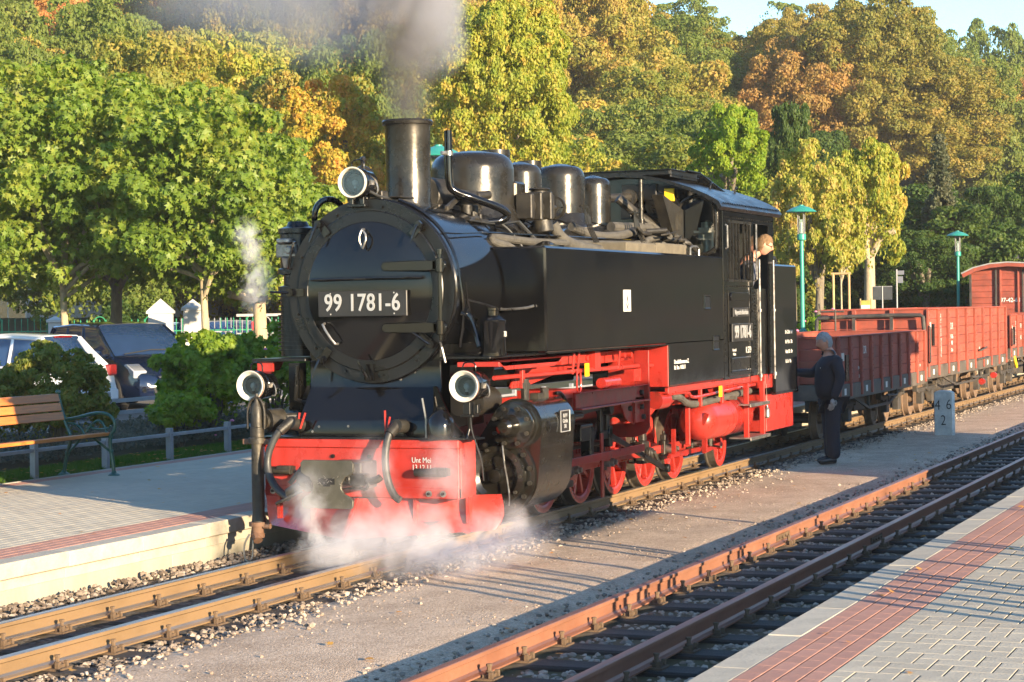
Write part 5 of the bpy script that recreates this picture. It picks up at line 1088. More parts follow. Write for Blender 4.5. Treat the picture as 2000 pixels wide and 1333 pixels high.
# one continuous body under the clothes
skin('body', [J(0, 0, .88, .12), J(.0, 0, 1.15, .13), J(.0, 0, 1.34, .11), J(.02, 0, 1.45, .055), J(.06, 0, 1.53, .055),
              J(0, .09, .84, .08), J(.02, .10, .48, .05), J(.0, .11, .09, .04), J(.10, .12, .05, .03),
              J(0, -.09, .84, .08), J(-.02, -.10, .48, .05), J(-.06, -.11, .09, .04), J(.05, -.12, .05, .03),
              J(.0, .19, 1.33, .05), J(-.02, .24, 1.08, .04), J(.06, .25, .85, .03),
              J(.0, -.19, 1.33, .05), J(.16, -.22, 1.16, .04), J(.42, -.16, 1.18, .03)],
     [(0, 1), (1, 2), (2, 3), (3, 4), (0, 5), (5, 6), (6, 7), (7, 8), (0, 9), (9, 10), (10, 11), (11, 12), (2, 13), (13, 14), (14, 15), (2, 16), (16, 17), (17, 18)], SKIN, pm)
skin('jacket', [J(.02, 0, .80, (.185, .165)), J(.05, 0, .98, (.19, .175)), J(.05, 0, 1.12, (.19, .165)), J(.01, 0, 1.28, (.185, .13)), J(.01, 0, 1.385, (.12, .105)), J(.035, 0, 1.465, .078),
                J(-.01, .19, 1.315, .082), J(-.05, .25, 1.10, .072), J(.02, .26, .93, .062), J(.055, .26, .83, .052),
                J(.02, -.19, 1.315, .08), J(.14, -.24, 1.15, .07), J(.30, -.20, 1.16, .06), J(.44, -.16, 1.18, .048)],
     [(0, 1), (1, 2), (2, 3), (3, 4), (4, 5), (3, 6), (6, 7), (7, 8), (8, 9), (3, 10), (10, 11), (11, 12), (12, 13)], NAVY, pm)
skin('trousers', [J(.0, 0, .88, (.175, .165)), J(0, .09, .78, .12), J(.02, .10, .48, .10), J(.01, .11, .045, .095),
                  J(0, -.09, .78, .12), J(-.01, -.10, .48, .10), J(-.04, -.12, .045, .095)],
     [(0, 1), (1, 2), (2, 3), (0, 4), (4, 5), (5, 6)], NAVY, pm)
for f, l in ((.03, .115), (-.03, -.125)):
    skin('shoe', [J(f-.06, l, .045, .045), J(f+.04, l, .05, .05), J(f+.14, l, .035, .042), J(f+.19, l, .03, .03)], [(0, 1), (1, 2), (2, 3)], SHOE, pm)
mb, M_ = head_mesh(P_(.085, 0, 1.555), FA+.12, R(14)); xf(mb, M_).build('head', SKIN, pm, angle=80)
xf(hair_mesh(), M_).build('hair', HAIRG, pm, angle=80)
fingers(P_(.06, .26, .83), -Uz+Fv*.2, Fv).build('glove', GLOVE, pm, angle=80)
fingers(P_(.46, -.155, 1.185), Fv, Uz).build('glove', GLOVE, pm, angle=80)
MB().box(-.02, .02, -.002, .002, -.008, .008).build('breast_badge', LETTER, pm, loc=P_(.17, .10, 1.23), rz=FA-PI/2-.3)
# the driver leaning out of the cab
pd = empty('person', (8.12, -1.00, 1.22), 'sandy haired driver in a grey blue shirt and glasses leaning out of the cab', 'person')
FA = R(-62); Fv = Vector((math.cos(FA), math.sin(FA), 0)); Lv = Vector((-math.sin(FA), math.cos(FA), 0))
skin('body', [J(-.25, 0, .0, .10), J(-.20, 0, .5, .12), J(-.12, 0, .95, .13), J(-.02, 0, 1.18, .10), J(.06, 0, 1.27, .055), J(.17, 0, 1.35, .052),
              J(-.10, .15, 1.14, .05), J(-.10, .24, .92, .04), J(-.14, .2, .72, .03), J(-.02, -.19, 1.14, .05), J(-.10, -.24, .92, .04), J(-.14, -.2, .70, .03)],
     [(0, 1), (1, 2), (2, 3), (3, 4), (4, 5), (3, 6), (6, 7), (7, 8), (3, 9), (9, 10), (10, 11)], SKIN, pd)
skin('shirt', [J(-.25, 0, .0, .13), J(-.20, 0, .5, .15), J(-.12, 0, .90, (.18, .14)), J(-.04, 0, 1.12, (.17, .12)), J(.03, 0, 1.22, .085), J(.06, 0, 1.27, .068),
               J(-.08, .17, 1.12, .085), J(-.08, .26, .93, .075), J(-.12, .22, .76, .06), J(-.0, -.17, 1.12, .085), J(-.06, -.26, .93, .08), J(-.12, -.22, .74, .06)],
     [(0, 1), (1, 2), (2, 3), (3, 4), (4, 5), (3, 6), (6, 7), (7, 8), (3, 9), (9, 10), (10, 11)], SHIRT, pd)
mb, M_ = head_mesh(P_(.20, -.03, 1.40), FA-.1, R(20), .95); xf(mb, M_).build('head', SKIN, pd, angle=80)
xf(hair_mesh(), M_).build('hair', HAIRB, pd, angle=80)
gl = MB(); 
for sg in (-1, 1): gl.tube([(.088, sg*.03+.022*math.cos(a), .006+.018*math.sin(a)) for a in [2*PI*k/12 for k in range(13)]], .003, 5); gl.tube([(.088, sg*.052, .008), (.05, sg*.08, .010), (-.01, sg*.082, .008)], .003, 5)
xf(gl, M_).build('glasses', BLACK, pd)
fingers(P_(-.14, .2, .70), -Uz, Lv).build('hand', SKIN, pd, angle=80)
fingers(P_(-.14, -.2, .68), -Uz, Lv).build('hand', SKIN, pd, angle=80)

# ------------------------------------------------------------------ milestone
ms = empty('kilometre_stone', (16.76, -1.65, -.15), 'grey whitewashed kilometre stone reading 46 and 2 in the gravel', 'milestone')
pz = [(-.145, -.1), (.145, -.1), (.145, .69), (.08, .72), (-.08, .72), (-.145, .69)]
msb = MB().prism(pz, 'x', 0, .16).build('stone_block', pbr('whitewashed_stone', (.62, .59, .52), .85, var=.2, scale=9, bump=.6, bscale=40, dirt=(.27, .26, .23), dscale=4), ms, bevel=.012)
msb.rotation_euler.z = -.05
MS_ROT = empty
for b, y, z in (('4', .085, .49), ('6', -.085, .50), ('2', .0, .255)): text(b, 'digit', PLATEB, ms, (-.006, y-.0, z), .225, '-x', xs=.8, ext=.002, off=-.002)

# ------------------------------------------------------------------ platform lamps
def lamp_post(x, label):
    r = empty('platform_lamp', (x, 2.6, .2), label, 'lamp', 'turquoise lamps along the far platform')
    MB().lathe((0, 0, 0), (0, 0, 1), [(0, .09), (.05, .09), (.06, .062), (1.15, .062), (1.18, .075), (1.22, .075), (1.25, .045), (3.0, .04), (3.0, .075), (3.02, .09), (3.12, .09), (3.14, .05)], 20).build('post', GREENP, r)
    MB().lathe((0, 0, 3.56), (0, 0, 1), [(0, .30), (.012, .305), (.05, .25), (.09, .17), (.12, .08), (.13, .05), (.145, .05), (.15, .001)], 36, cap=False).lathe((0, 0, 3.56), (0, 0, 1), [(0, .29), (.01, .2), (.02, .001)], 36, cap=False).build('hood', GREENP, r)
    m = MB()
    for k in range(4): an = PI/4+PI/2*k; m.cyl((.075*math.cos(an), .075*math.sin(an), 3.12), (.085*math.cos(an), .085*math.sin(an), 3.57), .008, n=6)
    m.build('hood_rod', GREYP, r)
    MB().cyl((0, 0, 3.14), (0, 0, 3.42), .06, n=20).build('lantern_glass', glassmat('lantern_glass', alpha=.2), r)
    MB().cyl((0, 0, 3.14), (0, 0, 3.36), .022, n=10).build('lamp_tube', WHITE, r)
    return r
lamp_post(7.45, 'turquoise platform lamp whose hood shows between the chimney and the first dome')
lamp_post(24.9, 'turquoise platform lamp right behind the locomotive cab')
lamp_post(42.3, 'turquoise platform lamp farther off before the dark bush')

# ------------------------------------------------------------------ bench
bn = empty('park_bench', (1.5, 5.25, .2), 'wooden slatted park bench with dark green iron legs, cut by the left edge', 'bench')
def slat(z0, y0, z1, y1, t, w):  # centre line between two (y,z)
    pass
for k, (z, y) in enumerate(((.845, .34), (.745, .315), (.645, .285))):
    m = MB().prism([(y-.015, z-.042), (y+.012, z-.048), (y+.035, z+.038), (y+.008, z+.044)], 'x', -.0, 2.40-.0); m.build('back_slat', PINE, bn, bevel=.004)
for k, y in enumerate((-.29, -.18, -.07, .04, .15)):
    zz = .445-.012*k; MB().box(0.0, 2.42, y, y+.095, zz-.015, zz+.022).build('seat_slat', PINE, bn, bevel=.005)
def side_frame(x):
    m = MB(); t = .017
    m.tube([(x, .36, .90), (x, .34, .80), (x, .28, .60), (x, .22, .46), (x, .19, .40), (x, .26, .22), (x, .30, .02)], .021, 8, 1)
    m.tube([(x, -.32, .45), (x, -.30, .40), (x, -.30, .30), (x, -.33, .15), (x, -.34, .02)], .021, 8, 1)
    m.tube([(x, -.33, .43), (x, 0, .41), (x, .22, .39)], .02, 8)
    m.tube([(x, .27, .60), (x, .12, .62), (x, -.12, .68), (x, -.28, .67), (x, -.36, .60), (x, -.365, .50), (x, -.32, .45)], .019, 8, 2)
    m.tube([(x, .24, .56), (x, .14, .56), (x, .06, .50), (x, .02, .44)], .013, 8, 1).tube([(x, -.0, .47), (x, -.08, .56), (x, -.16, .60), (x, -.22, .56), (x, -.26, .46)], .014, 8, 1)
    m.tube([(x, .0, .50), (x, -.05, .53), (x, -.10, .50), (x, -.28, .50), (x, -.31, .54)], .011, 8, 1).tube([(x, -.30, .26), (x, -.18, .34), (x, -.08, .41)], .014, 8, 1).tube([(x, .26, .22), (x, .15, .32), (x, .06, .41)], .014, 8, 1)
    m.sph((x, .36, .90), .035, 10, 6, (.7, 1, .8)); m.sph((x, -.31, .26), .027); m.sph((x, .25, .24), .027)
    for y in (.30, -.34): m.lathe((x, y, 0), (0, 0, 1), [(0, .065), (.012, .06), (.03, .03), (.05, .022)], 14)
    return m
for x in (.0, 2.40): side_frame(x).build('side_frame', DGREEN, bn)

# ------------------------------------------------------------------ fences by the platform
fz = empty('low_fence', (0, 5.78, .17), 'low grey rail fence along the grass behind the bench', 'fence')
for k in range(-2, 16):
    x = 3.70+k*1.385; MB().box(x-.035, x+.035, -.02, .05, 0, .385).build('post', GREYP, fz, bevel=.004)
    MB().box(x+.037, x+1.385-.037, -.01, .03, .285, .325).build('rail', GREYP, fz, bevel=.003)
    MB().box(x-.003, x+.003, -.022, -.018, .30, .31).build('bolt_head', RUST, fz)
f2 = empty('low_fence', (0, 9.7, .17), 'low grey two rail fence before the parked cars', 'fence')
for k in range(0, 12):
    x = 6.6+k*1.5; MB().box(x-.03, x+.03, -.02, .04, 0, .62).build('post', GREYP, f2, bevel=.004)
    for z in (.30, .48): MB().box(x+.032, x+1.5-.032, -.01, .02, z-.03, z+.03).build('rail', GREYP, f2, bevel=.003)
# ------------------------------------------------------------------ leaves, crowns, trees
def unit(v): return v/np.maximum(np.linalg.norm(v, axis=-1, keepdims=True), 1e-9)
MAPLE = np.array([(0, 0), (.10, -.02), (.30, -.12), (.30, .08), (.62, .10), (.40, .25), (.52, .62), (.20, .48), (0, 1.0), (-.20, .48), (-.52, .62), (-.40, .25), (-.62, .10), (-.30, .08), (-.30, -.12), (-.10, -.02)])*np.array([.85, .85])
def leaves(P, Nn, s, kind, g):
    """leaf faces at P with normals Nn; kind q: folded diamond, m: lobed maple leaf, o: oval"""
    n = len(P); down = np.array([0, 0, -1.])+g.normal(0, .45 if kind == 'm' else 1.3, (n, 3)); t = unit(down-Nn*(down*Nn).sum(1, keepdims=True)); b = np.cross(Nn, t)
    s = s*g.uniform(.65, 1.25, n)[:, None]
    if kind == 'q':
        fold = g.uniform(.05, .3, n)[:, None]
        V = np.stack([P-t*s*.5, P+b*s*.36-Nn*s*fold, P+t*s*.5, P-b*s*.36-Nn*s*fold*.4], 1)
        return V.reshape(-1, 3), (np.arange(n)*4)[:, None]+np.arange(4)[None]
    if kind in 'lt':
        c = [(0, -.1), (.5, -.05), (.28, .22), (.45, .62), (.12, .5), (0, .95), (-.12, .5), (-.45, .62), (-.28, .22), (-.5, -.05)] if kind == 't' else [(0, -.1), (.26, -.22), (.55, .12), (.30, .28), (.42, .62), (.14, .55), (0, .95), (-.14, .55), (-.42, .62), (-.30, .28), (-.55, .12), (-.26, -.22)]
        curl = g.uniform(.0, .4, n)[:, None]; k = len(c)
        V = np.stack([P+b*s*u+t*s*w-Nn*s*(curl*(u*u+.5*w*w)) for u, w in c]+[P+t*s*.25], 1)
        F0 = np.array([(k, i, (i+1) % k) for i in range(k)])
        return V.reshape(-1, 3), (F0[None]+(np.arange(n)*(k+1))[:, None, None]).reshape(-1, 3)
    if kind == 'o':
        c = [(0, -.5), (.3, -.1), (.22, .3), (0, .55), (-.22, .3), (-.3, -.1)]
        V = np.stack([P+b*s*u+t*s*w-Nn*s*.35*abs(u) for u, w in c], 1)
        F0 = np.array([(0, 1, 2, 3), (0, 3, 4, 5)])
        return V.reshape(-1, 3), (F0[None]+(np.arange(n)*6)[:, None, None]).reshape(-1, 4)
    curl = g.uniform(.0, .35, n)[:, None]
    V = np.stack([P+b*s*u+t*s*w-Nn*s*(curl*(u*u+.5*w*w)) for u, w in MAPLE], 1)
    V = np.concatenate([V, (P+t*s*.22)[:, None]], 1); k = len(MAPLE)
    F0 = np.array([(k, i, (i+1) % k) for i in range(k)])
    return V.reshape(-1, 3), (F0[None]+(np.arange(n)*(k+1))[:, None, None]).reshape(-1, 3)
def crown_points(n, R3, g, ncl, crad=(.2, .34), low=-.75, fill=.12, shape='ball'):
    """leaf positions on the skins of many clumps set unevenly through an ellipsoid"""
    d = unit(g.normal(size=(ncl*3, 3))); d = d[d[:, 2] > low][:ncl]; ncl = len(d)
    rad = g.uniform(.45, 1.0, ncl)**.6
    C = d*rad[:, None]
    if shape == 'cone': C[:, :2] *= (1-np.clip((C[:, 2:3]+1)/2, 0, 1))*1.15+.12
    if shape == 'column': C[:, :2] *= .8
    cr = g.uniform(*crad, ncl)*(1.1-.35*rad)
    w = cr**2; k = g.choice(ncl, n, p=w/w.sum())
    q = unit(g.normal(size=(n, 3))+C[k]*.8+np.array([0, 0, .2])); u = g.uniform(.72, 1.05, n)
    P = C[k]+q*(cr[k]*u)[:, None]*np.array([1.15, 1.15, .8])
    m = int(n*fill); P[:m] = unit(g.normal(size=(m, 3)))*g.uniform(.2, .9, m)[:, None]
    Nn = unit(q*1.0+g.normal(0, .75, (n, 3))+np.array([0, 0, .3]))
    return P*np.array(R3), Nn, C*np.array(R3)
def crown_mesh(name, mat, n, R3, ls, kind='q', ncl=60, seed=0, **kw):
    g = np.random.default_rng(seed); P, Nn, C = crown_points(n, R3, g, ncl, **kw); V, F = leaves(P, Nn, ls, kind, g)
    return npmesh(name, V, F, mat), C
BARK = pbr('grey_brown_bark', (.17, .14, .10), .9, var=.3, scale=6, bump=1.5, bscale=22, stretch=(3, 3, .7), dirt=(.26, .23, .16), dscale=4)
BARKP = pbr('pale_tan_bark', (.40, .32, .20), .85, var=.2, scale=5, bump=.8, bscale=22, stretch=(3, 3, .8), dirt=(.25, .20, .13), dscale=4)
def trunk_mesh(h, r, C, mat, seed=1, nl=7, spread=.85, name='trunk'):
    """tapered trunk of height h with limbs out to some of the clumps C (clump centres relative to the trunk's foot)"""
    g = random.Random(seed); m = MB()
    top = Vector((g.uniform(-.1, .1), g.uniform(-.1, .1), h))
    m.tube([(0, 0, -.1), (0, 0, h*.05), (g.uniform(-.03, .03), 0, h*.5), top], [r*1.35, r*1.08, r*.9, r*.72], 12)
    cs = list(C); g.shuffle(cs)
    for c in cs[:nl]:
        c = Vector(c)*spread+Vector((0, 0, 0)); s = Vector((0, 0, h*g.uniform(.82, 1.0)))
        mid = s.lerp(c, .5)+Vector((0, 0, g.uniform(0, .3)))
        m.tube([s, mid, c], [r*.5, r*.32, r*.08], 7, 1)
    return m.mesh(name, mat)
def hexramp(*cols): n = len(cols); return [(.22+.56*i/(n-1), c) for i, c in enumerate(cols)]
LM = {
 'maple': leafmat('green_maple_leaves', hexramp((.07, .13, .022), (.12, .20, .03), (.20, .28, .04), (.32, .34, .06), (.48, .36, .08)), .55, rough=.45, lscale=6),
 'gold': leafmat('yellow_green_leaves', hexramp((.10, .16, .025), (.20, .27, .035), (.36, .37, .05), (.56, .38, .09), (.62, .32, .13)), .45),
 'orange': leafmat('orange_red_leaves', hexramp((.20, .19, .04), (.38, .27, .06), (.56, .31, .10), (.60, .26, .10), (.50, .19, .09)), .3),
 'russet': leafmat('russet_leaves', hexramp((.14, .14, .035), (.30, .22, .06), (.46, .28, .09), (.50, .23, .09)), .3),
 'mixed': leafmat('orange_green_leaves', hexramp((.09, .14, .025), (.18, .22, .035), (.34, .30, .055), (.50, .32, .09), (.57, .27, .11)), .28),
 'mixed2': leafmat('brown_olive_leaves', hexramp((.11, .14, .03), (.22, .22, .042), (.38, .29, .065), (.52, .29, .10)), .25),
 'olive': leafmat('dark_olive_leaves', hexramp((.07, .11, .022), (.12, .18, .032), (.21, .25, .05), (.36, .30, .07)), .3),
 'gold2_': leafmat('orange_yellow_green_leaves', hexramp((.09, .17, .02), (.22, .28, .03), (.50, .36, .05), (.66, .32, .07), (.66, .25, .07)), .7),
 'lime': leafmat('lime_green_leaves', hexramp((.09, .18, .014), (.16, .28, .02), (.28, .36, .03), (.42, .40, .05)), .5),
 'dark': leafmat('dark_green_leaves', hexramp((.025, .06, .014), (.05, .10, .02), (.09, .14, .025), (.17, .18, .035)), .5),
 'pink': leafmat('yellow_pink_leaves', hexramp((.14, .20, .03), (.26, .31, .04), (.40, .38, .07), (.55, .38, .13), (.58, .27, .14)), .6),
 'hedge': leafmat('hedge_leaves', hexramp((.06, .09, .02), (.11, .15, .03), (.20, .23, .04), (.34, .24, .05), (.26, .11, .05)), .9, lscale=14),
 'rose': leafmat('rose_bush_leaves', hexramp((.09, .17, .025), (.15, .25, .03), (.26, .35, .035), (.44, .46, .06)), .7, lscale=10),
 'spruce': leafmat('spruce_needles', hexramp((.04, .06, .03), (.09, .11, .055), (.18, .18, .10), (.26, .23, .13)), .6),
}
PROTO = {}
def proto(sp):
    """unit crowns, one per kind of tree; their meshes are shared"""
    if sp in PROTO: return PROTO[sp]
    spec = {'orange': ('orange', 64000, .040, 190, {}), 'orange2': ('gold2_', 30000, .055, 110, {}), 'russet': ('russet', 50000, .041, 190, {}), 'gold': ('gold', 64000, .043, 190, {}), 'gold2': ('pink', 24000, .062, 90, {}),
            'mixed': ('mixed', 72000, .038, 220, {}), 'mixed2': ('mixed2', 72000, .038, 220, {}), 'olive': ('olive', 60000, .040, 200, {}), 'olive2': ('gold', 24000, .062, 90, {}), 'sparse': ('olive', 20000, .050, 110, dict(crad=(.08, .16))),
            'lime': ('lime', 24000, .075, 80, {}), 'dark': ('dark', 24000, .075, 80, dict(shape='column')), 'shade': ('dark', 34000, .052, 110, {}), 'sap': ('pink', 1500, .2, 14, dict(crad=(.25, .45)))}[sp]
    kw = dict(crad=(.11, .22)); kw.update(spec[4])
    me, C = crown_mesh('crown', LM[spec[0]], spec[1], (1, 1, 1), spec[2], 'q', spec[3], seed=len(PROTO)+11, **kw)
    PROTO[sp] = (me, C); return PROTO[sp]
def tree(x, y, zb, zt, r, sp, label, bark=None, tr=None):
    gz = float(terrain(x, y)); root = empty('tree', (x, y, gz), label, 'tree', 'autumn trees on the slope behind the station')
    me, C = proto(sp); h = (zt-zb)/2/1.12; cz = (zt+zb)/2-gz; rr = r/1.12
    c = inst(me, 'crown', root, (0, 0, cz), (0, 0, random.uniform(0, 6.28)), (rr, rr*1.05, h))
    base = max(.6, cz-h*.75)
    Cw = [(c_[0]*rr, c_[1]*rr, c_[2]*h+cz) for c_ in C if c_[2] > -.3]
    link('trunk', trunk_mesh(base, tr or (.07+.045*rr), Cw, bark or BARK, seed=int(abs(x)*10), nl=6), root)
    return root
TREES = [
    (84.2, 63.0, 14.2, 22.1, 3.0, 'orange', 'orange red tree in the top left corner, half cut by the frame'),
    (80.6, 54.7, 11.0, 20.2, 3.0, 'olive', 'dark olive tree behind the big green maples at the left'),
    (113.5, 67.2, 12.5, 26.9, 5.5, 'orange', 'brown orange tree behind the drifting smoke'),
    (124.8, 64.9, 14.1, 28.2, 5.1, 'russet', 'brown orange tree left of the smoke column'),
    (36.7, 19.3, 3.2, 8.8, 2.3, 'orange2', 'orange and green tree with bare twigs left of the chimney'),
    (101.0, 46.9, 8.0, 22.3, 3.5, 'gold', 'golden tree directly behind the smoke column'),
    (34.9, 13.1, 4.2, 10.9, 2.1, 'gold', 'tall yellow green maple right of the smoke column'),
    (101.4, 37.6, 11.4, 18.8, 2.5, 'olive', 'shaded olive tree right behind the tall yellow maple'),
    (134.5, 49.6, 20.0, 27.2, 3.0, 'gold', 'bright golden treetop right of the smoke at the top edge'),
    (91.0, 29.1, 7.6, 18.3, 4.6, 'mixed', 'broad orange green tree above the boiler domes'),
    (132.1, 38.5, 17.7, 25.3, 3.3, 'olive', 'dark green treetop below the top edge right of the golden one'),
    (111.4, 30.1, 9.1, 18.5, 3.9, 'mixed2', 'orange brown tree above the cab roof'),
    (147.4, 35.0, 18.5, 27.1, 3.3, 'sparse', 'thin olive treetop against the sky'),
    (33.3, 6.5, 3.9, 7.0, 1.1, 'lime', 'bright light green tree right above the cab roof'),
    (122.6, 28.0, 9.6, 20.9, 4.2, 'mixed2', 'orange olive tree behind the dark columnar one'),
    (43.6, 7.6, 3.7, 8.4, 0.9, 'dark', 'dark green columnar tree left of the nearer turquoise lamp'),
    (31.1, 3.8, 1.9, 6.0, 1.2, 'gold2', 'yellow pink tree behind the nearer turquoise lamp'),
    (120.9, 23.9, 8.7, 19.3, 3.6, 'mixed', 'orange green tree in the middle of the wooded slope'),
    (131.9, 22.3, 11.7, 23.6, 4.5, 'mixed', 'tall round orange green treetop against the sky'),
    (35.6, 3.6, 2.4, 6.4, 1.1, 'olive2', 'pale trunked olive street tree behind the open wagons'),
    (126.8, 17.9, 7.7, 19.2, 3.8, 'mixed2', 'orange brown tree below the skyline at the right'),
    (147.6, 17.9, 8.9, 24.7, 3.9, 'olive', 'olive treetop at the right edge under the sky'),
    (115.5, 11.9, 5.5, 16.4, 3.0, 'mixed', 'dull orange tree cut by the right edge'),
    (52.1, 2.8, 1.4, 6.3, 1.9, 'shade', 'dark green shaded tree behind the box wagon roof'),
    (45.1, 4.0, 1.3, 4.2, 1.6, 'shade', 'dark evergreen bush mass left of the box wagon'),
    (93.6, 22.8, 1.9, 9.4, 1.7, 'shade', 'dark tree low behind the cab roof'),
    (125.2, 38.4, 8.6, 19.6, 3.3, 'olive', 'olive green tree behind the boiler domes'),
    (30.4, 3.1, 2.4, 4.2, 0.5, 'sap', 'young staked tree behind the open wagon'),
]
for a in TREES:
    sp = a[5]
    if sp == 'olive2': tree(*a, bark=BARKP, tr=.17)
    elif sp == 'sap': tree(*a, bark=BARKP, tr=.025)
    elif a[0] > 70: tree(a[0], a[1], a[2]-.3*(a[3]-a[2]), a[3], a[4]*1.4, *a[5:])
    else: tree(*a)
# the wood behind them, too dense to count: crowns that share the meshes of the trees above
def polar(az, d): return -15+d*math.cos(R(az)), -7.5+d*math.sin(R(az))
g = random.Random(3)
def wood(label, kinds, a0, a1, d0, d1, n, h, r):
    root = empty('wood', (*polar((a0+a1)/2, (d0+d1)/2), 0), label, 'wood'); root['kind'] = 'stuff'; L0 = Vector(root.location)
    for i in range(n):
        az = a0+(a1-a0)*((i*.618034) % 1); d = g.uniform(d0, d1); x, y = polar(az, d); z = float(terrain(x, y)); hh = h*g.uniform(.8, 1.15); rr = r*g.uniform(.8, 1.25)
        inst(proto(g.choice(kinds))[0], 'crown', root, (x-L0.x, y-L0.y, z+hh*.52), (0, 0, g.uniform(0, 6.28)), (rr, rr, hh*.5))
wood('orange brown woodland filling the slope behind the trees at the left', ('mixed2', 'mixed', 'orange', 'olive', 'mixed'), 20, 39, 105, 180, 44, 13, 4.6)
wood('orange olive woodland filling the slope at the right', ('mixed', 'mixed2', 'russet', 'mixed2', 'olive'), 6, 20, 112, 180, 44, 9.5, 4.2)
wood('dark shaded undergrowth behind the street trees at the right', ('shade', 'shade', 'olive'), 6.5, 17, 62, 92, 30, 5.2, 3.0)
wood('green thicket low behind the locomotive roof', ('olive', 'mixed', 'gold'), 16, 25, 62, 100, 26, 7.0, 3.3)
wood('green and yellow thicket behind the maples', ('mixed', 'gold', 'olive'), 24, 37, 64, 95, 26, 9.5, 3.4)
wood('tall woods far beyond the near platform', ('shade', 'dark', 'olive'), -64, -34, 95, 150, 36, 17, 7)
wood('lower woods beyond the near platform', ('shade', 'dark', 'olive'), -34, 1, 105, 165, 44, 8, 6)
wood('woods beyond the houses at the left', ('olive', 'mixed'), 40, 80, 70, 120, 36, 12, 6)

# street maples behind the car park, big lobed leaves
def maple(x, y, zb, zt, r, tr, label, n, seed, bark):
    gz = float(terrain(x, y)); root = empty('tree', (x, y, gz), label, 'tree', 'green maples by the car park')
    h = (zt-zb)/2; me, C = crown_mesh('crown', LM['maple'], int(n*2.3), (r*.97, r*.97, h*.97), .130, 't', 190, seed=seed, crad=(.10, .20), fill=.15)
    link('crown', me, root, (0, 0, (zt+zb)/2-gz))
    Cw = [(c[0], c[1], c[2]+(zt+zb)/2-gz) for c in C if c[2] > -.5]
    link('trunk', trunk_mesh(max(1.4, zb-gz+.85), tr, Cw, bark, seed=seed, nl=9, spread=.7), root)
maple(18.74, 15.69, 1.85, 7.0, 2.45, .085, 'big leaved green maple at the left edge with the slim pale trunk', 11000, 3, BARKP)
maple(21.6, 16.4, 1.95, 7.1, 2.4, .145, 'green maple with the thick trunk behind the blue car', 9500, 4, BARK)
maple(18.3, 12.3, 1.85, 6.3, 2.05, .085, 'green maple with the short slim trunk beside the white gateposts', 8500, 5, BARKP)
maple(21.2, 12.75, 1.75, 5.6, 1.85, .16, 'green maple with the broad pale trunk right behind the compressor', 6500, 6, BARKP)

# spruce
sp_ = empty('spruce_tree', (47.3, 4.01, float(terrain(47.3, 4.01))), 'ragged grey green spruce behind the farther lamp', 'tree')
gg = np.random.default_rng(8); PP = []; NN = []
for k in range(26):
    z = 6.9-k*.24; rad = .08+k*.058*(.7+.5*gg.random())
    for j in range(7):
        an = gg.uniform(0, 6.28); nn = 60+int(14*k); u = gg.random(nn)**.6
        p = np.stack([np.cos(an)*rad*u, np.sin(an)*rad*u, -.35*rad*u*u+0*u], 1)+gg.normal(0, .05+.02*rad, (nn, 3)); p[:, 2] += z-.3*u*rad-sp_.location.z
        PP.append(p); NN.append(unit(gg.normal(size=(nn, 3))+np.array([0, 0, .5])))
V, F = leaves(np.concatenate(PP), np.concatenate(NN), .11, 'q', gg); link('branches', npmesh('branches', V, F, LM['spruce']), sp_)
MB().cyl((0, 0, 0), (0, 0, 6.6), .12, .02, n=10).build('trunk', BARK, sp_)

# bushes between platform and car park
def bush(x, y, R3, n, ls, mk, kind, label, cat='bush', seed=1, ncl=60, zc=None, low=-.4, **kw):
    gz = float(terrain(x, y)); root = empty('bush', (x, y, gz), label, cat)
    me, C = crown_mesh('foliage', LM[mk], n, R3, ls, kind, ncl, seed=seed, low=low, **kw); link('foliage', me, root, (0, 0, R3[2]*.9 if zc is None else zc))
    m = MB(); g_ = random.Random(seed)
    for k in range(14):
        a = g_.uniform(0, 6.28); q = g_.uniform(.2, .7); m.tube([(0, 0, -.05), (R3[0]*q*.5*math.cos(a), R3[1]*q*.5*math.sin(a), R3[2]*.8), (R3[0]*q*math.cos(a), R3[1]*q*math.sin(a), R3[2]*1.3)], [.02, .014, .006], 6)
    m.build('stems', BARK, root); return root
hb = bush(5.9, 7.0, (.62, .62, .72), 15000, .055, 'hedge', 'o', 'clipped round hedge bush behind the bench', seed=21, ncl=90, crad=(.18, .26), fill=.06, zc=.72)
bush(5.1, 7.55, (.62, .6, .60), 12000, .055, 'hedge', 'o', 'lower clipped hedge bush at the left edge behind the bench', seed=22, ncl=80, crad=(.18, .26), zc=.66)
rb = bush(9.4, 6.95, (.70, .72, .74), 9000, .08, 'rose', 'l', 'loose green rose bush with pink flowers between the fences', seed=23, ncl=70, crad=(.12, .26), zc=.86)
rb2 = bush(8.3, 6.75, (.42, .42, .28), 2800, .08, 'rose', 'l', 'small low rose bush left of the big one', seed=24, ncl=40, crad=(.14, .3), zc=.45)
rb3 = bush(10.6, 6.6, (.7, .7, .66), 5500, .08, 'rose', 'l', 'rose bush half hidden behind the locomotive front lamp', seed=25, ncl=60, crad=(.12, .28), zc=.9)
PINKM = pbr('rose_pink', (.75, .22, .36), .6, var=.2, scale=30)
def blossom(par, x, y, z, r):
    m = MB()
    for k in range(9):
        a = k*2.4; q = r*(.25+.08*k)*.8; m.sph((x+q*.6*math.cos(a), y+q*.6*math.sin(a), z+.1*r*(5-k)/5), r*.42, 8, 5, (1, 1, .75))
    m.build('blossom', PINKM, par)
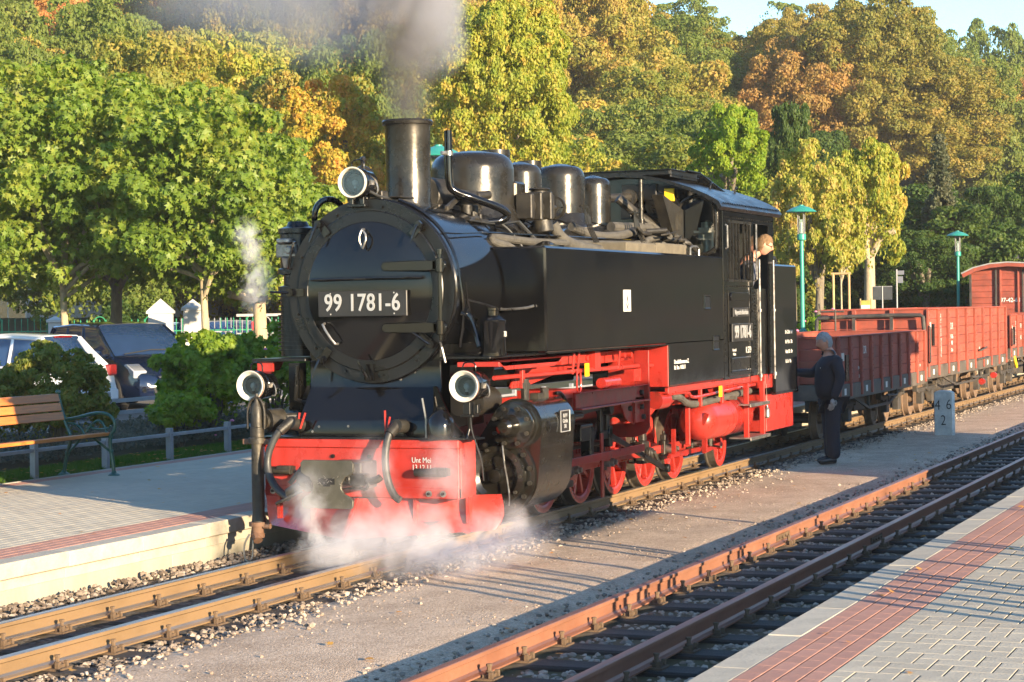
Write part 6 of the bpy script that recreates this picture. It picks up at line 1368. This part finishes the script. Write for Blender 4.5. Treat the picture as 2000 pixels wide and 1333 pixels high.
for par, sp in ((rb, [(-.55, -.65, .32, .045), (.3, -.7, 1.25, .035), (.5, -.6, 1.0, .03), (-.3, -.75, .9, .028), (.1, -.2, 1.55, .03)]), (rb2, [(-.3, -.4, .22, .025), (.2, -.4, .15, .025)]), (rb3, [(-.3, -.6, 1.4, .04), (.2, -.6, 1.1, .035), (-.6, -.4, 1.05, .03)])):
    for q in sp: blossom(par, *q)
rs = bush(28.3, 2.95, (.62, .7, .62), 5200, .075, 'lime', 'q', 'yellow green rose bush with pink flowers behind the open wagons', seed=26, ncl=40, zc=1.25)
for q in [(-.5, .35, 1.75, .06), (-.55, .5, 1.55, .07), (-.5, .1, 1.95, .05), (-.55, .4, 1.3, .07), (-.4, -.25, 2.0, .05), (-.6, .55, 1.4, .05)]: blossom(rs, *q)
# ground cover of the bed: lavender and low plants, grass
def cover(name, n, xr, yr, zf, ls, mk, label, up=.8, kind='q', seed=5):
    g_ = np.random.default_rng(seed); x = g_.uniform(*xr, n); y = g_.uniform(*yr, n); cl = fnoise(x, y, 5., seed)
    z = zf(x, y)*(.35+.65*g_.random(n))*(.7+.5*np.clip(cl+.4, 0, 1)); P = np.stack([x, y, terrain(x, y)+z], 1)
    Nn = unit(g_.normal(size=(n, 3))+np.array([0, -.2, up])); V, F = leaves(P, Nn, ls, kind, g_)
    return tag(link(name, npmesh(name, V, F, LM[mk] if mk in LM else mk)), label, 'plants', kind='stuff')
LAV = leafmat('lavender_grey_green', hexramp((.05, .06, .04), (.10, .11, .08), (.17, .17, .13), (.12, .10, .09)), 1.5, lscale=20)
cover('low_plants', 42000, (3.2, 17), (6.45, 8.6), lambda x, y: .30+0*x, .05, LAV, 'grey green lavender and low plants behind the grass strip')
GRM = leafmat('grass_blades', hexramp((.035, .09, .012), (.06, .14, .016), (.10, .19, .02), (.16, .20, .04)), 1.2, lscale=25)
def grass(n, xr, yr, h, seed):
    g_ = np.random.default_rng(seed); x = g_.uniform(*xr, n); y = g_.uniform(*yr, n); z = terrain(x, y)-.005
    a = g_.uniform(0, 6.28, n); hh = h*g_.uniform(.5, 1.3, n); w = .004+.002*g_.random(n); lx, ly = g_.normal(0, .02, n), g_.normal(0, .02, n)
    V = np.stack([np.stack([x-w*np.cos(a), y-w*np.sin(a), z], 1), np.stack([x+w*np.cos(a), y+w*np.sin(a), z], 1), np.stack([x+lx, y+ly, z+hh], 1)], 1)
    return tag(link('grass', npmesh('grass', V.reshape(-1, 3), np.arange(3*n).reshape(-1, 3), GRM)), 'short green grass strip along the low fence', 'grass', kind='stuff')
grass(60000, (1.0, 15), (5.50, 6.5), .045, 3)

# ------------------------------------------------------------------ cars
def carpaint(name, col, rough=.12): return pbr(name, col, rough, var=.03, coat=.9, rvar=.02)
CARGLASS = pbr('sky_tinted_car_glass', (.02, .045, .11), .03, spec=.9, var=.1, rvar=.01)  # blue of the reflected sky is put into the glass colour
CHROME = pbr('chrome', (.7, .7, .7), .12, metal=1., var=.02)
TAILR = pbr('tail_light_red', (.18, .008, .008), .15, coat=.6)
TYREB = pbr('tyre_black', (.02, .02, .02), .8)
def loft(secs):
    n = len(secs[0]); V = [p for s in secs for p in s]; F = []
    for i in range(len(secs)-1):
        for k in range(n): F.append((i*n+k, i*n+(k+1) % n, (i+1)*n+(k+1) % n, (i+1)*n+k))
    F.append(tuple(range(n))); F.append(tuple(range((len(secs)-1)*n, len(secs)*n))[::-1]); return MB().add(V, F)
def car(loc, heading, L_, W_, H, paint, label, kind='mpv', plate=True):
    """x forward; body lofted along x, greenhouse of glass with painted roof and pillars"""
    root = empty('parked_car', loc, label, 'car', 'cars in the car park', rz=R(heading)); w = W_/2
    belt = .62*H if kind != 'hatch' else .60*H
    if kind == 'mpv': st = [(L_/2, .62, .30, .52), (L_/2-.06, .82, .22, .66), (L_/2-.30, .93, .2, .80), (L_/2-.70, .985, .2, .93), (L_/2-1.0, 1, .2, 1.0), (.4, 1, .19, belt+.02), (-.8, 1, .19, belt+.04), (-L_/2+.5, .99, .2, belt+.06), (-L_/2+.12, .95, .22, belt), (-L_/2, .84, .32, belt-.15)]
    else: st = [(L_/2, .6, .30, .48), (L_/2-.08, .84, .22, .62), (L_/2-.4, .94, .2, .76), (L_/2-1.0, .99, .2, .90), (.5, 1, .19, belt), (-.8, 1, .19, belt+.05), (-L_/2+.45, .99, .2, belt+.08), (-L_/2+.1, .96, .24, belt+.02), (-L_/2, .88, .34, .60)]
    secs = []
    for x, f, z0, z1 in st:
        hw = w*f; secs.append([(x, -hw*.9, z0), (x, -hw, z0+.12), (x, -hw*1.0, (z0+z1)/2), (x, -hw*.965, z1-.05), (x, -hw*.88, z1), (x, -hw*.4, z1+.025), (x, hw*.4, z1+.025), (x, hw*.88, z1), (x, hw*.965, z1-.05), (x, hw*1.0, (z0+z1)/2), (x, hw, z0+.12), (x, hw*.9, z0)])
    b = loft(secs).build('body', paint, root, bevel=0, angle=40)
    xf_, xr_ = (L_/2-1.0, -L_/2+.22) if kind == 'mpv' else (L_/2-1.25, -L_/2+.18)
    rf0, rf1 = (xf_-.95, xr_+.32) if kind == 'mpv' else (xf_-.85, xr_+.45)
    gs = []
    zb = belt-.06
    for x, hw, z in [(xf_, w*.86, zb+.05), (xf_-.45*(xf_-rf0)/.95, w*.83, zb+(H-zb)*.52), (rf0, w*.74, H-.05), ((rf0+rf1)/2, w*.76, H-.015), (rf1, w*.73, H-.06), ((rf1+xr_)/2, w*.80, zb+(H-zb)*.5), (xr_, w*.86, zb+.1)]:
        zc = z; gs.append([(x, -w*.9, zb), (x, -hw-(w*.9-hw)*.3, zb+(zc-zb)*.5), (x, -hw, zc-.04), (x, -hw*.9, zc), (x, 0, zc+.015), (x, hw*.9, zc), (x, hw, zc-.04), (x, hw+(w*.9-hw)*.3, zb+(zc-zb)*.5), (x, w*.9, zb)])
    loft(gs).build('windows', CARGLASS, root, angle=30)
    # painted roof and pillars laid 8 mm proud of the glass
    rm = MB(); k = [2, 3, 4]
    rp_ = []
    for i in range(2, 5):
        rp_.append([(gs[i][j][0], gs[i][j][1]*1.0, gs[i][j][2]+.012) for j in (2, 3, 4, 5, 6)]+[(gs[i][j][0], gs[i][j][1]*.98, gs[i][j][2]-.02) for j in (6, 5, 4, 3, 2)])
    rm = loft(rp_); rm.build('roof', paint, root, angle=40)
    pm_ = MB()
    for s in (1, -1):
        def q(i, j, dx=0): v = gs[i][j if s < 0 else 8-j]; return (v[0]+dx, v[1]*1.012, v[2]+.006)
        pm_.tube([q(0, 0, .05), q(0, 2), q(1, 2), q(2, 2)], .035, 6).tube([q(2, 2), q(3, 2), q(4, 2)], .03, 6).tube([q(4, 2), q(5, 2), q(6, 2)], .045, 6)
        for t in (.30, .66):
            a = Vector(q(2, 2)).lerp(Vector(q(4, 2)), t); pm_.tube([(a.x+.03, s*w*.915, zb+.04), (a.x, a.y, a.z)], .028, 6)
    pm_.build('pillars', paint, root)
    for s in (1, -1):
        for x in (L_/2-.85, -L_/2+.78):
            MB().lathe((x, s*(w-.22), .32), (0, s, 0), [(0, .32), (.2, .32), (.225, .29), (.22, .2), (.19, .19), (.19, .001)], 24).build('wheel', TYREB, root)
            MB().lathe((x, s*(w-.02), .32), (0, s, 0), [(0, .2), (.01, .19), (.012, .05), (.02, .001)], 10).build('hub_cap', CHROME, root)
        MB().sph((xf_-.25, s*(w+.12), belt+.06), .1, 12, 8, (.6, 1.1, .8)).box(xf_-.3, xf_-.22, s*(w-.1), s*(w+.1), belt+.0, belt+.03).build('wing_mirror', paint, root)
        # lights
        xh = L_/2-.14; MB().prism([(xh+.02, .60), (xh+.03, .74), (xh-.28, .86), (xh-.42, .84), (xh-.12, .66)], 'y', s*w*.62, s*w*.905).build('headlight', pbr('headlight_glass', (.5, .52, .55), .06, metal=.3, coat=1), root, bevel=.015)
        MB().box(-L_/2-.005, -L_/2+.16, s*w*.62, s*w*.90, belt-.16, belt+.03).build('tail_light', TAILR, root, bevel=.02)
        MB().lathe((L_/2-.07, s*w*.72, .40), (1, 0, 0), [(0, .06), (.05, .055), (.052, .001)], 14).build('fog_light', CHROME, root)
    MB().prism([(-w*.55, .44), (w*.55, .44), (w*.5, .30), (-w*.5, .30)], 'x', L_/2-.03, L_/2+.005).build('grille', TYREB, root)
    MB().prism([(-w*.45, .64), (w*.45, .64), (w*.40, .60), (-w*.40, .60)], 'x', L_/2-.06, L_/2+.005).build('chrome_bar', CHROME, root)
    pl_ = MB().box(L_/2+.0, L_/2+.016, -.26, .26, .45, .56).build('number_plate', WHITE, root); MB().box(L_/2+.016, L_/2+.018, -.26, -.21, .45, .56).build('plate_band', pbr('plate_blue', (.02, .06, .4), .4), pl_)
    MB().box(-L_/2-.016, -L_/2, -.26, .26, belt-.35, belt-.24).build('rear_plate', WHITE, root)
    MB().box(-L_/2-.03, -L_/2+.12, -w*.93, w*.93, .28, .52).build('rear_bumper', paint, root, bevel=.05)
    MB().box(gs[4][0][0]-.06, gs[4][0][0]-.02, -.3, .3, H-.085, H-.05).build('brake_light', TAILR, root, bevel=.01)
    MB().tube([(xf_+.02, -.6, belt+.03), (xf_-.1, .0, belt+.10), (xf_-.1, .45, belt+.09)], .012, 6).build('wiper', TYREB, root)
    return root
car((18.5, 14.2, .19), -122, 4.5, 1.83, 1.62, carpaint('dark_blue_paint', (.005, .010, .030)), 'dark blue people carrier parked nose on behind the rose bushes')
car((14.05, 14.2, .19), 97, 4.3, 1.78, 1.47, carpaint('white_car_paint', (.72, .73, .73), .2), 'white estate car seen from behind beside the hedge bush', 'hatch')
car((31.5, 21.3, .3), -110, 4.3, 1.75, 1.47, carpaint('pale_blue_paint', (.25, .38, .55)), 'pale blue car behind the white gateposts', 'hatch')
car((31.2, 19.3, .3), -125, 4.5, 1.78, 1.5, carpaint('grey_silver_paint', (.16, .17, .19), .2), 'dark grey car behind the railing with the red sign', 'hatch')
v, f = sheet(np.linspace(10, 34, 20), np.linspace(9.9, 24, 16), lambda x, y: .197+0*x)
tag(link('car_park', npmesh('car_park', v, f, pbr('car_park_paving', (.16, .15, .14), .85, var=.2, scale=3, bump=.5, bscale=40), True)), kind='structure')

# ------------------------------------------------------------------ fences, gateposts, houses
WALLW = pbr('white_render', (.5, .49, .46), .8, var=.05, scale=2)
GRF = pbr('green_iron_fence', (.03, .24, .11), .5, var=.1)
def railing(loc, rz, L_, h, mat, name, label, step=.16, hoop=True, cat='fence'):
    r = empty(name, loc, label, cat, rz=R(rz))
    for z in (h*.55, h*.82): MB().box(0, L_, -.012, .012, z-.015, z+.015).build('rail', mat, r)
    me = MB().cyl((0, 0, .05), (0, 0, h), .011, n=6).cyl((0, 0, h), (0, 0, h+.06), .02, .001, n=6).mesh('bar', mat)
    for k in range(int(L_/step)+1): inst(me, 'bar', r, (k*step, 0, 0))
    if hoop:
        mh = MB().tube([(0, .0, .3), (0, 0, h-.02)]+[(.14-.14*math.cos(a), 0, h-.02+.14*math.sin(a)) for a in [PI*j/8 for j in range(1, 8)]]+[(.28, 0, h-.02), (.28, 0, .3)], .014, 6).mesh('hoop', mat)
        for k in range(int(L_/1.28)): inst(mh, 'hoop', r, (k*1.28+.5, 0, 0))
    return r
railing((27.6, 24.6, .35), -68, 2.3, 1.5, GRF, 'iron_fence', 'green iron fence between white pillars at the left')
railing((28.6, 22.2, .35), -68, 6, 1.45, GRF, 'iron_fence', 'green iron fence behind the dark blue car')
def gatepost(loc, w, h, cap, label):
    r = empty('gatepost', loc, label, 'gatepost', rz=R(28))
    MB().box(-w/2, w/2, -w/2, w/2, 0, h).build('shaft', WALLW, r, bevel=.01)
    MB().box(-w/2-.04, w/2+.04, -w/2-.04, w/2+.04, h, h+.06).add([(-w/2-.04, -w/2-.04, h+.062), (w/2+.04, -w/2-.04, h+.062), (w/2+.04, w/2+.04, h+.062), (-w/2-.04, w/2+.04, h+.062), (0, 0, h+.06+cap)], [(0, 1, 4), (1, 2, 4), (2, 3, 4), (3, 0, 4), (3, 2, 1, 0)]).build('cap', WALLW, r)
gatepost((27.18, 18.79, .25), .56, 1.72, .30, 'white gatepost with a pyramid cap above the blue car')
gatepost((25.73, 17.03, .25), .42, 1.78, .2, 'white gatepost right beside the short slim maple trunk')
gatepost((27.93, 22.31, .25), .30, 1.55, .10, 'white pillar beside the slim pale maple trunk')
gatepost((28.2, 24.9, .25), .5, 1.5, .3, 'white pillar at the left edge of the picture')
gr = railing((26.6, 16.4, .25), -60, 4.2, 1.5, GREYP, 'car_park_railing', 'grey car park railing with a small red sign', .13, True)
MB().box(0, 4.2, -.03, .03, 1.62, 1.68).build('top_tube', GREYP, gr)
MB().box(.35, .55, -.05, -.03, 1.3, 1.5).build('red_sign', pbr('sign_red', (.5, .02, .03), .5), gr)
gr2 = railing((27.3, 18.3, .25), -60, 1.2, 1.55, GREYP, 'iron_gate', 'grey iron gate between the two white gateposts', .13, True, 'gate')
ROOFT = pbr('red_roof_tile', (.28, .08, .05), .8, var=.2)
def house(loc, rz, L_, D_, H, wall, label, wins):
    r = empty('house', loc, label, 'house', rz=R(rz))
    MB().box(0, L_, 0, D_, 0, H).build('wall', wall, r)
    MB().prism([(-.4, H), (D_+.4, H), (D_/2, H+1.0)], 'x', -.3, L_+.3).build('roof', ROOFT, r)
    MB().box(-.05, L_+.05, -.05, 0, 0, .7).build('plinth', GREYP, r)
    for (x, z, w, h) in wins:
        f_ = MB().box(x-.06, x+w+.06, -.05, .0, z-.06, z+h+.06).build('window', WHITE, r); MB().box(x, x+w/2-.02, -.06, -.045, z, z+h).box(x+w/2+.02, x+w, -.06, -.045, z, z+h).build('pane', GLASSD, f_)
    return r
house((44, 41, 0), -62, 12, 8, 3.6, WALLW, 'white rendered house glimpsed between the maple trunks', [(1, 1.2, 1.2, 1.4), (4, 1.2, 1.2, 1.4), (8, 1.2, 1.2, 1.4)])
house((51, 29, 0), -62, 14, 8, 3.3, WALLW, 'long white house behind the gateposts', [(1.5, 1.2, 1.2, 1.4), (5, 1.2, 1.2, 1.4), (9, 1.2, 1.2, 1.4)])
house((40, 46, 0), -62, 6, 6, 4.0, pbr('orange_render', (.60, .14, .03), .8, var=.05), 'orange rendered house at the left edge', [(1, 1.2, 1, 1.2)])
# dark shrub between pillars and trees
bush(29.5, 21.2, (.8, .8, .9), 5000, .10, 'dark', 'q', 'dark shrub against the white wall behind the blue car', seed=31, ncl=40, zc=1.2)
bush(33.5, 23.5, (1.0, 1.0, 1.3), 5000, .12, 'olive', 'q', 'olive shrub above the white gatepost', seed=32, ncl=40, zc=1.9)
# signs and stakes behind the wagons
tg = empty('tree_stake', (28.39, 2.62, .2), 'pale wooden tree stake frame behind the open wagon', 'stake')
STK = pbr('pale_timber', (.50, .33, .15), .8, var=.2)
for q in (-.16, .18): MB().cyl((0, q, 0), (0, q, 2.4), .026, n=10).build('post', STK, tg)
MB().cyl((0, -.2, 2.38), (0, .22, 2.38), .026, n=10).build('crossbar', STK, tg)
ib = empty('info_board', (29.5, 2.35, .2), 'small low information board on wooden posts behind the wagons', 'sign')
MB().cyl((0, -.12, 0), (0, -.12, 1.84), .015).cyl((0, .12, 0), (0, .12, 1.84), .015).build('post', STK, ib)
MB().box(-.02, .0, -.10, .10, 1.62, 1.80).build('board', pbr('board_yellow', (.45, .38, .08), .6), ib); MB().box(-.03, -.02, -.10, .10, 1.62, 1.70).build('notice', WHITE, ib)
nb_ = empty('notice_board', (34.74, 3.1, .2), 'grey notice board on two legs behind the wagons', 'sign')
MB().cyl((0, .0, 0), (0, .0, 2.15), .018).cyl((0, -.24, 2.14), (0, .24, 2.14), .012).build('leg', GREYP, nb_)
MB().box(-.01, .01, .02, .24, 1.82, 2.13).box(-.01, .01, -.24, -.02, 1.82, 2.13).build('board', pbr('board_grey', (.06, .065, .07), .6), nb_)
sg = empty('signpost', (34.76, 2.75, .2), 'thin grey signpost with small panels beside the dark bush', 'sign')
MB().cyl((0, 0, 0), (0, 0, 2.55), .02).build('pole', GREYP, sg); MB().box(-.01, .01, -.18, -.02, 2.42, 2.52).box(-.01, .01, -.15, -.03, 2.22, 2.38).build('panel', pbr('panel_grey', (.2, .21, .24), .6), sg)
so_ = empty('roof_sign', (46, 1.7, .2), 'grey panel on a pole above the box wagon roof', 'sign')
MB().cyl((0, 0, 0), (0, 0, 3.0), .03).build('pole', GREYP, so_); MB().prism([(-.22, 2.98), (.22, 2.98), (.16, 3.2), (-.16, 3.2)], 'x', -.02, .02).build('panel', pbr('panel_violet_grey', (.06, .06, .08), .5), so_)

# ------------------------------------------------------------------ outside the picture: inferred board, roofed box and bars added to cast shade
nbd = empty('timetable_board', (-1.55, -7.0, .2), 'long timetable board on two posts on the near platform', 'sign')
for x in (.05, 2.6): MB().cyl((x, 0, 0), (x, 0, 2.25), .035).build('post', GREYP, nbd)
MB().box(0, 2.65, -.04, .04, .95, 2.25).build('board', pbr('board_brown', (.10, .06, .035), .6), nbd)
sh = empty('shade_box', (6.2, -9.2, .2), 'unseen brown roofed box added on the near platform to cast shade', 'shade caster')  # unseen roofed box, added to shade the man and the low wagon
MB().box(0, 7.0, 0, 2.0, 0, 2.75).build('wall', pbr('shade_box_brown', (.13, .08, .05), .7, var=.2), sh); MB().box(-.4, 7.4, -.4, 2.4, 2.75, 2.9).build('roof', RG, sh)
cr_ = empty('shadow_bars', (-4.2, -6.5, .2), 'unseen curved steel bars added on the near platform to cast thin shadows', 'shadow caster')  # unseen bars, added to throw thin shadows over platform and gravel
for k, x in enumerate((0, .22, .50, .66, .95, 1.18, 1.30, 1.95, 2.7, 3.1)):
    MB().tube([(x, 0, 0), (x, 0, .75), (x+.12, 0, .98), (x+.35, 0, 1.08)], .034, 8, 1).build('bar', GREYP, cr_)
# ------------------------------------------------------------------ smoke, steam and air
def smokemat(name, col, dens, nscale, seed, thr=.45, sharp=1.0, absorb=None, ani=.2):
    """density falls off from the middle of the unit ball in object space and is torn by noise in world space"""
    m, t = _nt(name); L = t.links.new
    out = N(t, 'ShaderNodeOutputMaterial'); v = N(t, 'ShaderNodeVolumePrincipled'); v.inputs['Color'].default_value = (*col, 1); v.inputs['Anisotropy'].default_value = ani
    if absorb: v.inputs['Absorption Color'].default_value = (*absorb, 1)
    tc = N(t, 'ShaderNodeTexCoord'); ln = N(t, 'ShaderNodeVectorMath', operation='LENGTH'); L(tc.outputs['Object'], ln.inputs[0])
    ge = N(t, 'ShaderNodeNewGeometry'); ad = N(t, 'ShaderNodeVectorMath', operation='ADD'); L(ge.outputs['Position'], ad.inputs[0]); ad.inputs[1].default_value = (seed, seed*.7, 0)
    w = N(t, 'ShaderNodeTexNoise', i_Scale=nscale, i_Detail=5., i_Roughness=.62, i_Distortion=.6); L(ad.outputs[0], w.inputs['Vector'])
    mr = N(t, 'ShaderNodeMapRange'); L(ln.outputs['Value'], mr.inputs[0]); mr.inputs[1].default_value = .15; mr.inputs[2].default_value = 1.0; mr.inputs[3].default_value = 1; mr.inputs[4].default_value = 0
    a = N(t, 'ShaderNodeMath', operation='ADD'); L(mr.outputs[0], a.inputs[0]); s = N(t, 'ShaderNodeMath', operation='MULTIPLY_ADD'); L(w.outputs[0], s.inputs[0]); s.inputs[1].default_value = 3.2*sharp; s.inputs[2].default_value = -1.6*sharp-thr; L(s.outputs[0], a.inputs[1])
    c = N(t, 'ShaderNodeClamp'); L(a.outputs[0], c.inputs[0])
    e = N(t, 'ShaderNodeMath', operation='MULTIPLY'); L(c.outputs[0], e.inputs[0]); L(mr.outputs[0], e.inputs[1])
    d = N(t, 'ShaderNodeMath', operation='MULTIPLY'); L(e.outputs[0], d.inputs[0]); d.inputs[1].default_value = dens; L(d.outputs[0], v.inputs['Density'])
    L(v.outputs[0], out.inputs['Volume']); return m
def ball():
    bm = bmesh.new(); bmesh.ops.create_icosphere(bm, subdivisions=2, radius=1.04); me = bpy.data.meshes.new('puff'); bm.to_mesh(me); bm.free(); return me
def puff(root, name, mat, c, r, rot=(0, 0, 0)):
    me = ball(); me.materials.append(mat); o = inst(me, name, root, c, rot, r); o['kind'] = 'stuff'; return o
sm = tag(empty('chimney_smoke', (1.03, 0, 3.56)), 'grey brown smoke rising from the locomotive chimney', 'smoke'); sm['kind'] = 'stuff'
SM1 = smokemat('brown_smoke', (.34, .31, .29), 5.5, 3.2, 3., thr=-.1, sharp=.5)
SM2 = smokemat('grey_smoke', (.66, .66, .69), 9.0, 2.2, 8., thr=.05, sharp=1.0)
SM3 = smokemat('drifting_smoke', (.68, .67, .68), 1.5, .8, 15., thr=-.05, sharp=.75)
puff(sm, 'smoke_puff', SM1, (0, 0, .26), (.31, .31, .50))
puff(sm, 'smoke_puff', SM1, (.03, .02, .68), (.44, .44, .52))
puff(sm, 'smoke_puff', SM2, (.08, -.16, .85), (.50, .44, .60))
puff(sm, 'smoke_puff', SM2, (.10, -.10, 1.35), (.70, .58, .62))
puff(sm, 'smoke_puff', SM2, (.05, .32, 1.30), (.5, .5, .55))
puff(sm, 'smoke_puff', SM3, (.3, .9, 1.05), (1.2, 1.1, .62))
puff(sm, 'smoke_puff', SM3, (.6, 1.9, 1.25), (1.3, 1.3, .55))
puff(sm, 'smoke_puff', SM3, (.2, .5, 1.5), (1.0, 1.0, .6))
ST1 = smokemat('white_steam', (.92, .92, .94), 4.4, 5.0, 21., thr=.10, sharp=1.5, ani=0.)
ST2 = smokemat('thin_steam', (.88, .88, .92), 2.5, 4.5, 33., thr=.06, sharp=1.5, ani=0.)
ST3 = smokemat('wisp_steam', (.99, .99, 1.), 8.0, 9.0, 41., thr=.15, sharp=1.8, ani=0.)
st_ = tag(empty('steam_cloud', (-.3, -.6, -.1)), 'white steam curling round the snow plough and cylinders', 'steam'); st_['kind'] = 'stuff'
puff(st_, 'steam_puff', ST1, (-.45, .42, .18), (.45, .42, .34))
puff(st_, 'steam_puff', ST1, (-.55, .62, .50), (.26, .22, .42))
puff(st_, 'steam_puff', ST2, (-.35, -.05, .24), (.75, .8, .40))
puff(st_, 'steam_puff', ST2, (-.2, -.55, .16), (.75, .6, .30))
puff(st_, 'steam_puff', ST2, (.3, -.75, .25), (.6, .38, .34))
puff(st_, 'steam_puff', ST2, (.15, -.25, .75), (.30, .30, .42))
puff(st_, 'steam_puff', ST2, (-.2, .25, .72), (.28, .28, .40))
ls_ = tag(empty('steam_wisp', (.5, 1.24, 2.16)), 'small wisp of steam beside the air compressor', 'steam'); ls_['kind'] = 'stuff'
puff(ls_, 'steam_puff', ST3, (0, -.05, .0), (.20, .17, .30), (.3, 0, 0)); puff(ls_, 'steam_puff', ST3, (.0, .03, .38), (.17, .16, .30), (-.3, .2, 0))
# haze in the air over the whole place
hm, ht = _nt('air_haze'); ho = N(ht, 'ShaderNodeOutputMaterial'); hv = N(ht, 'ShaderNodeVolumePrincipled'); hv.inputs['Color'].default_value = (.92, .95, 1, 1); hv.inputs['Density'].default_value = .00032; hv.inputs['Anisotropy'].default_value = .0
ht.links.new(hv.outputs[0], ho.inputs['Volume'])
hz_ = MB().box(-60, 330, -230, 260, -3, 33).build('haze', hm, smooth=False); hz_['kind'] = 'stuff'
# ------------------------------------------------------------------ fallen leaves and oil stains
def fallen(name, n, xr, yr, z, label, seed):
    g_ = np.random.default_rng(seed); P = np.stack([g_.uniform(*xr, n), g_.uniform(*yr, n), np.full(n, z)], 1)
    Nn = unit(g_.normal(0, .25, (n, 3))+np.array([0, 0, 1.])); V, F = leaves(P, Nn, .045, 'l', g_)
    V[:, 2] = np.maximum(V[:, 2], z-.004)
    return tag(link(name, npmesh(name, V, F, LM['orange'])), label, 'leaves', kind='stuff')
fallen('fallen_leaves', 60, (-2, 12), (1.3, 5.4), .208, 'few dry leaves fallen on the far platform', 5)
fallen('fallen_leaves', 26, (-7, 5), (-6.6, -4.7), .208, 'few dry leaves fallen on the near platform', 6)
fallen('fallen_leaves', 90, (-7, 14), (-4.5, -.6), -.105, 'few dry leaves fallen on the gravel and between the rails', 7)
fallen('fallen_leaves', 160, (2, 14), (5.5, 6.6), .225, 'dry leaves fallen on the grass strip', 8)
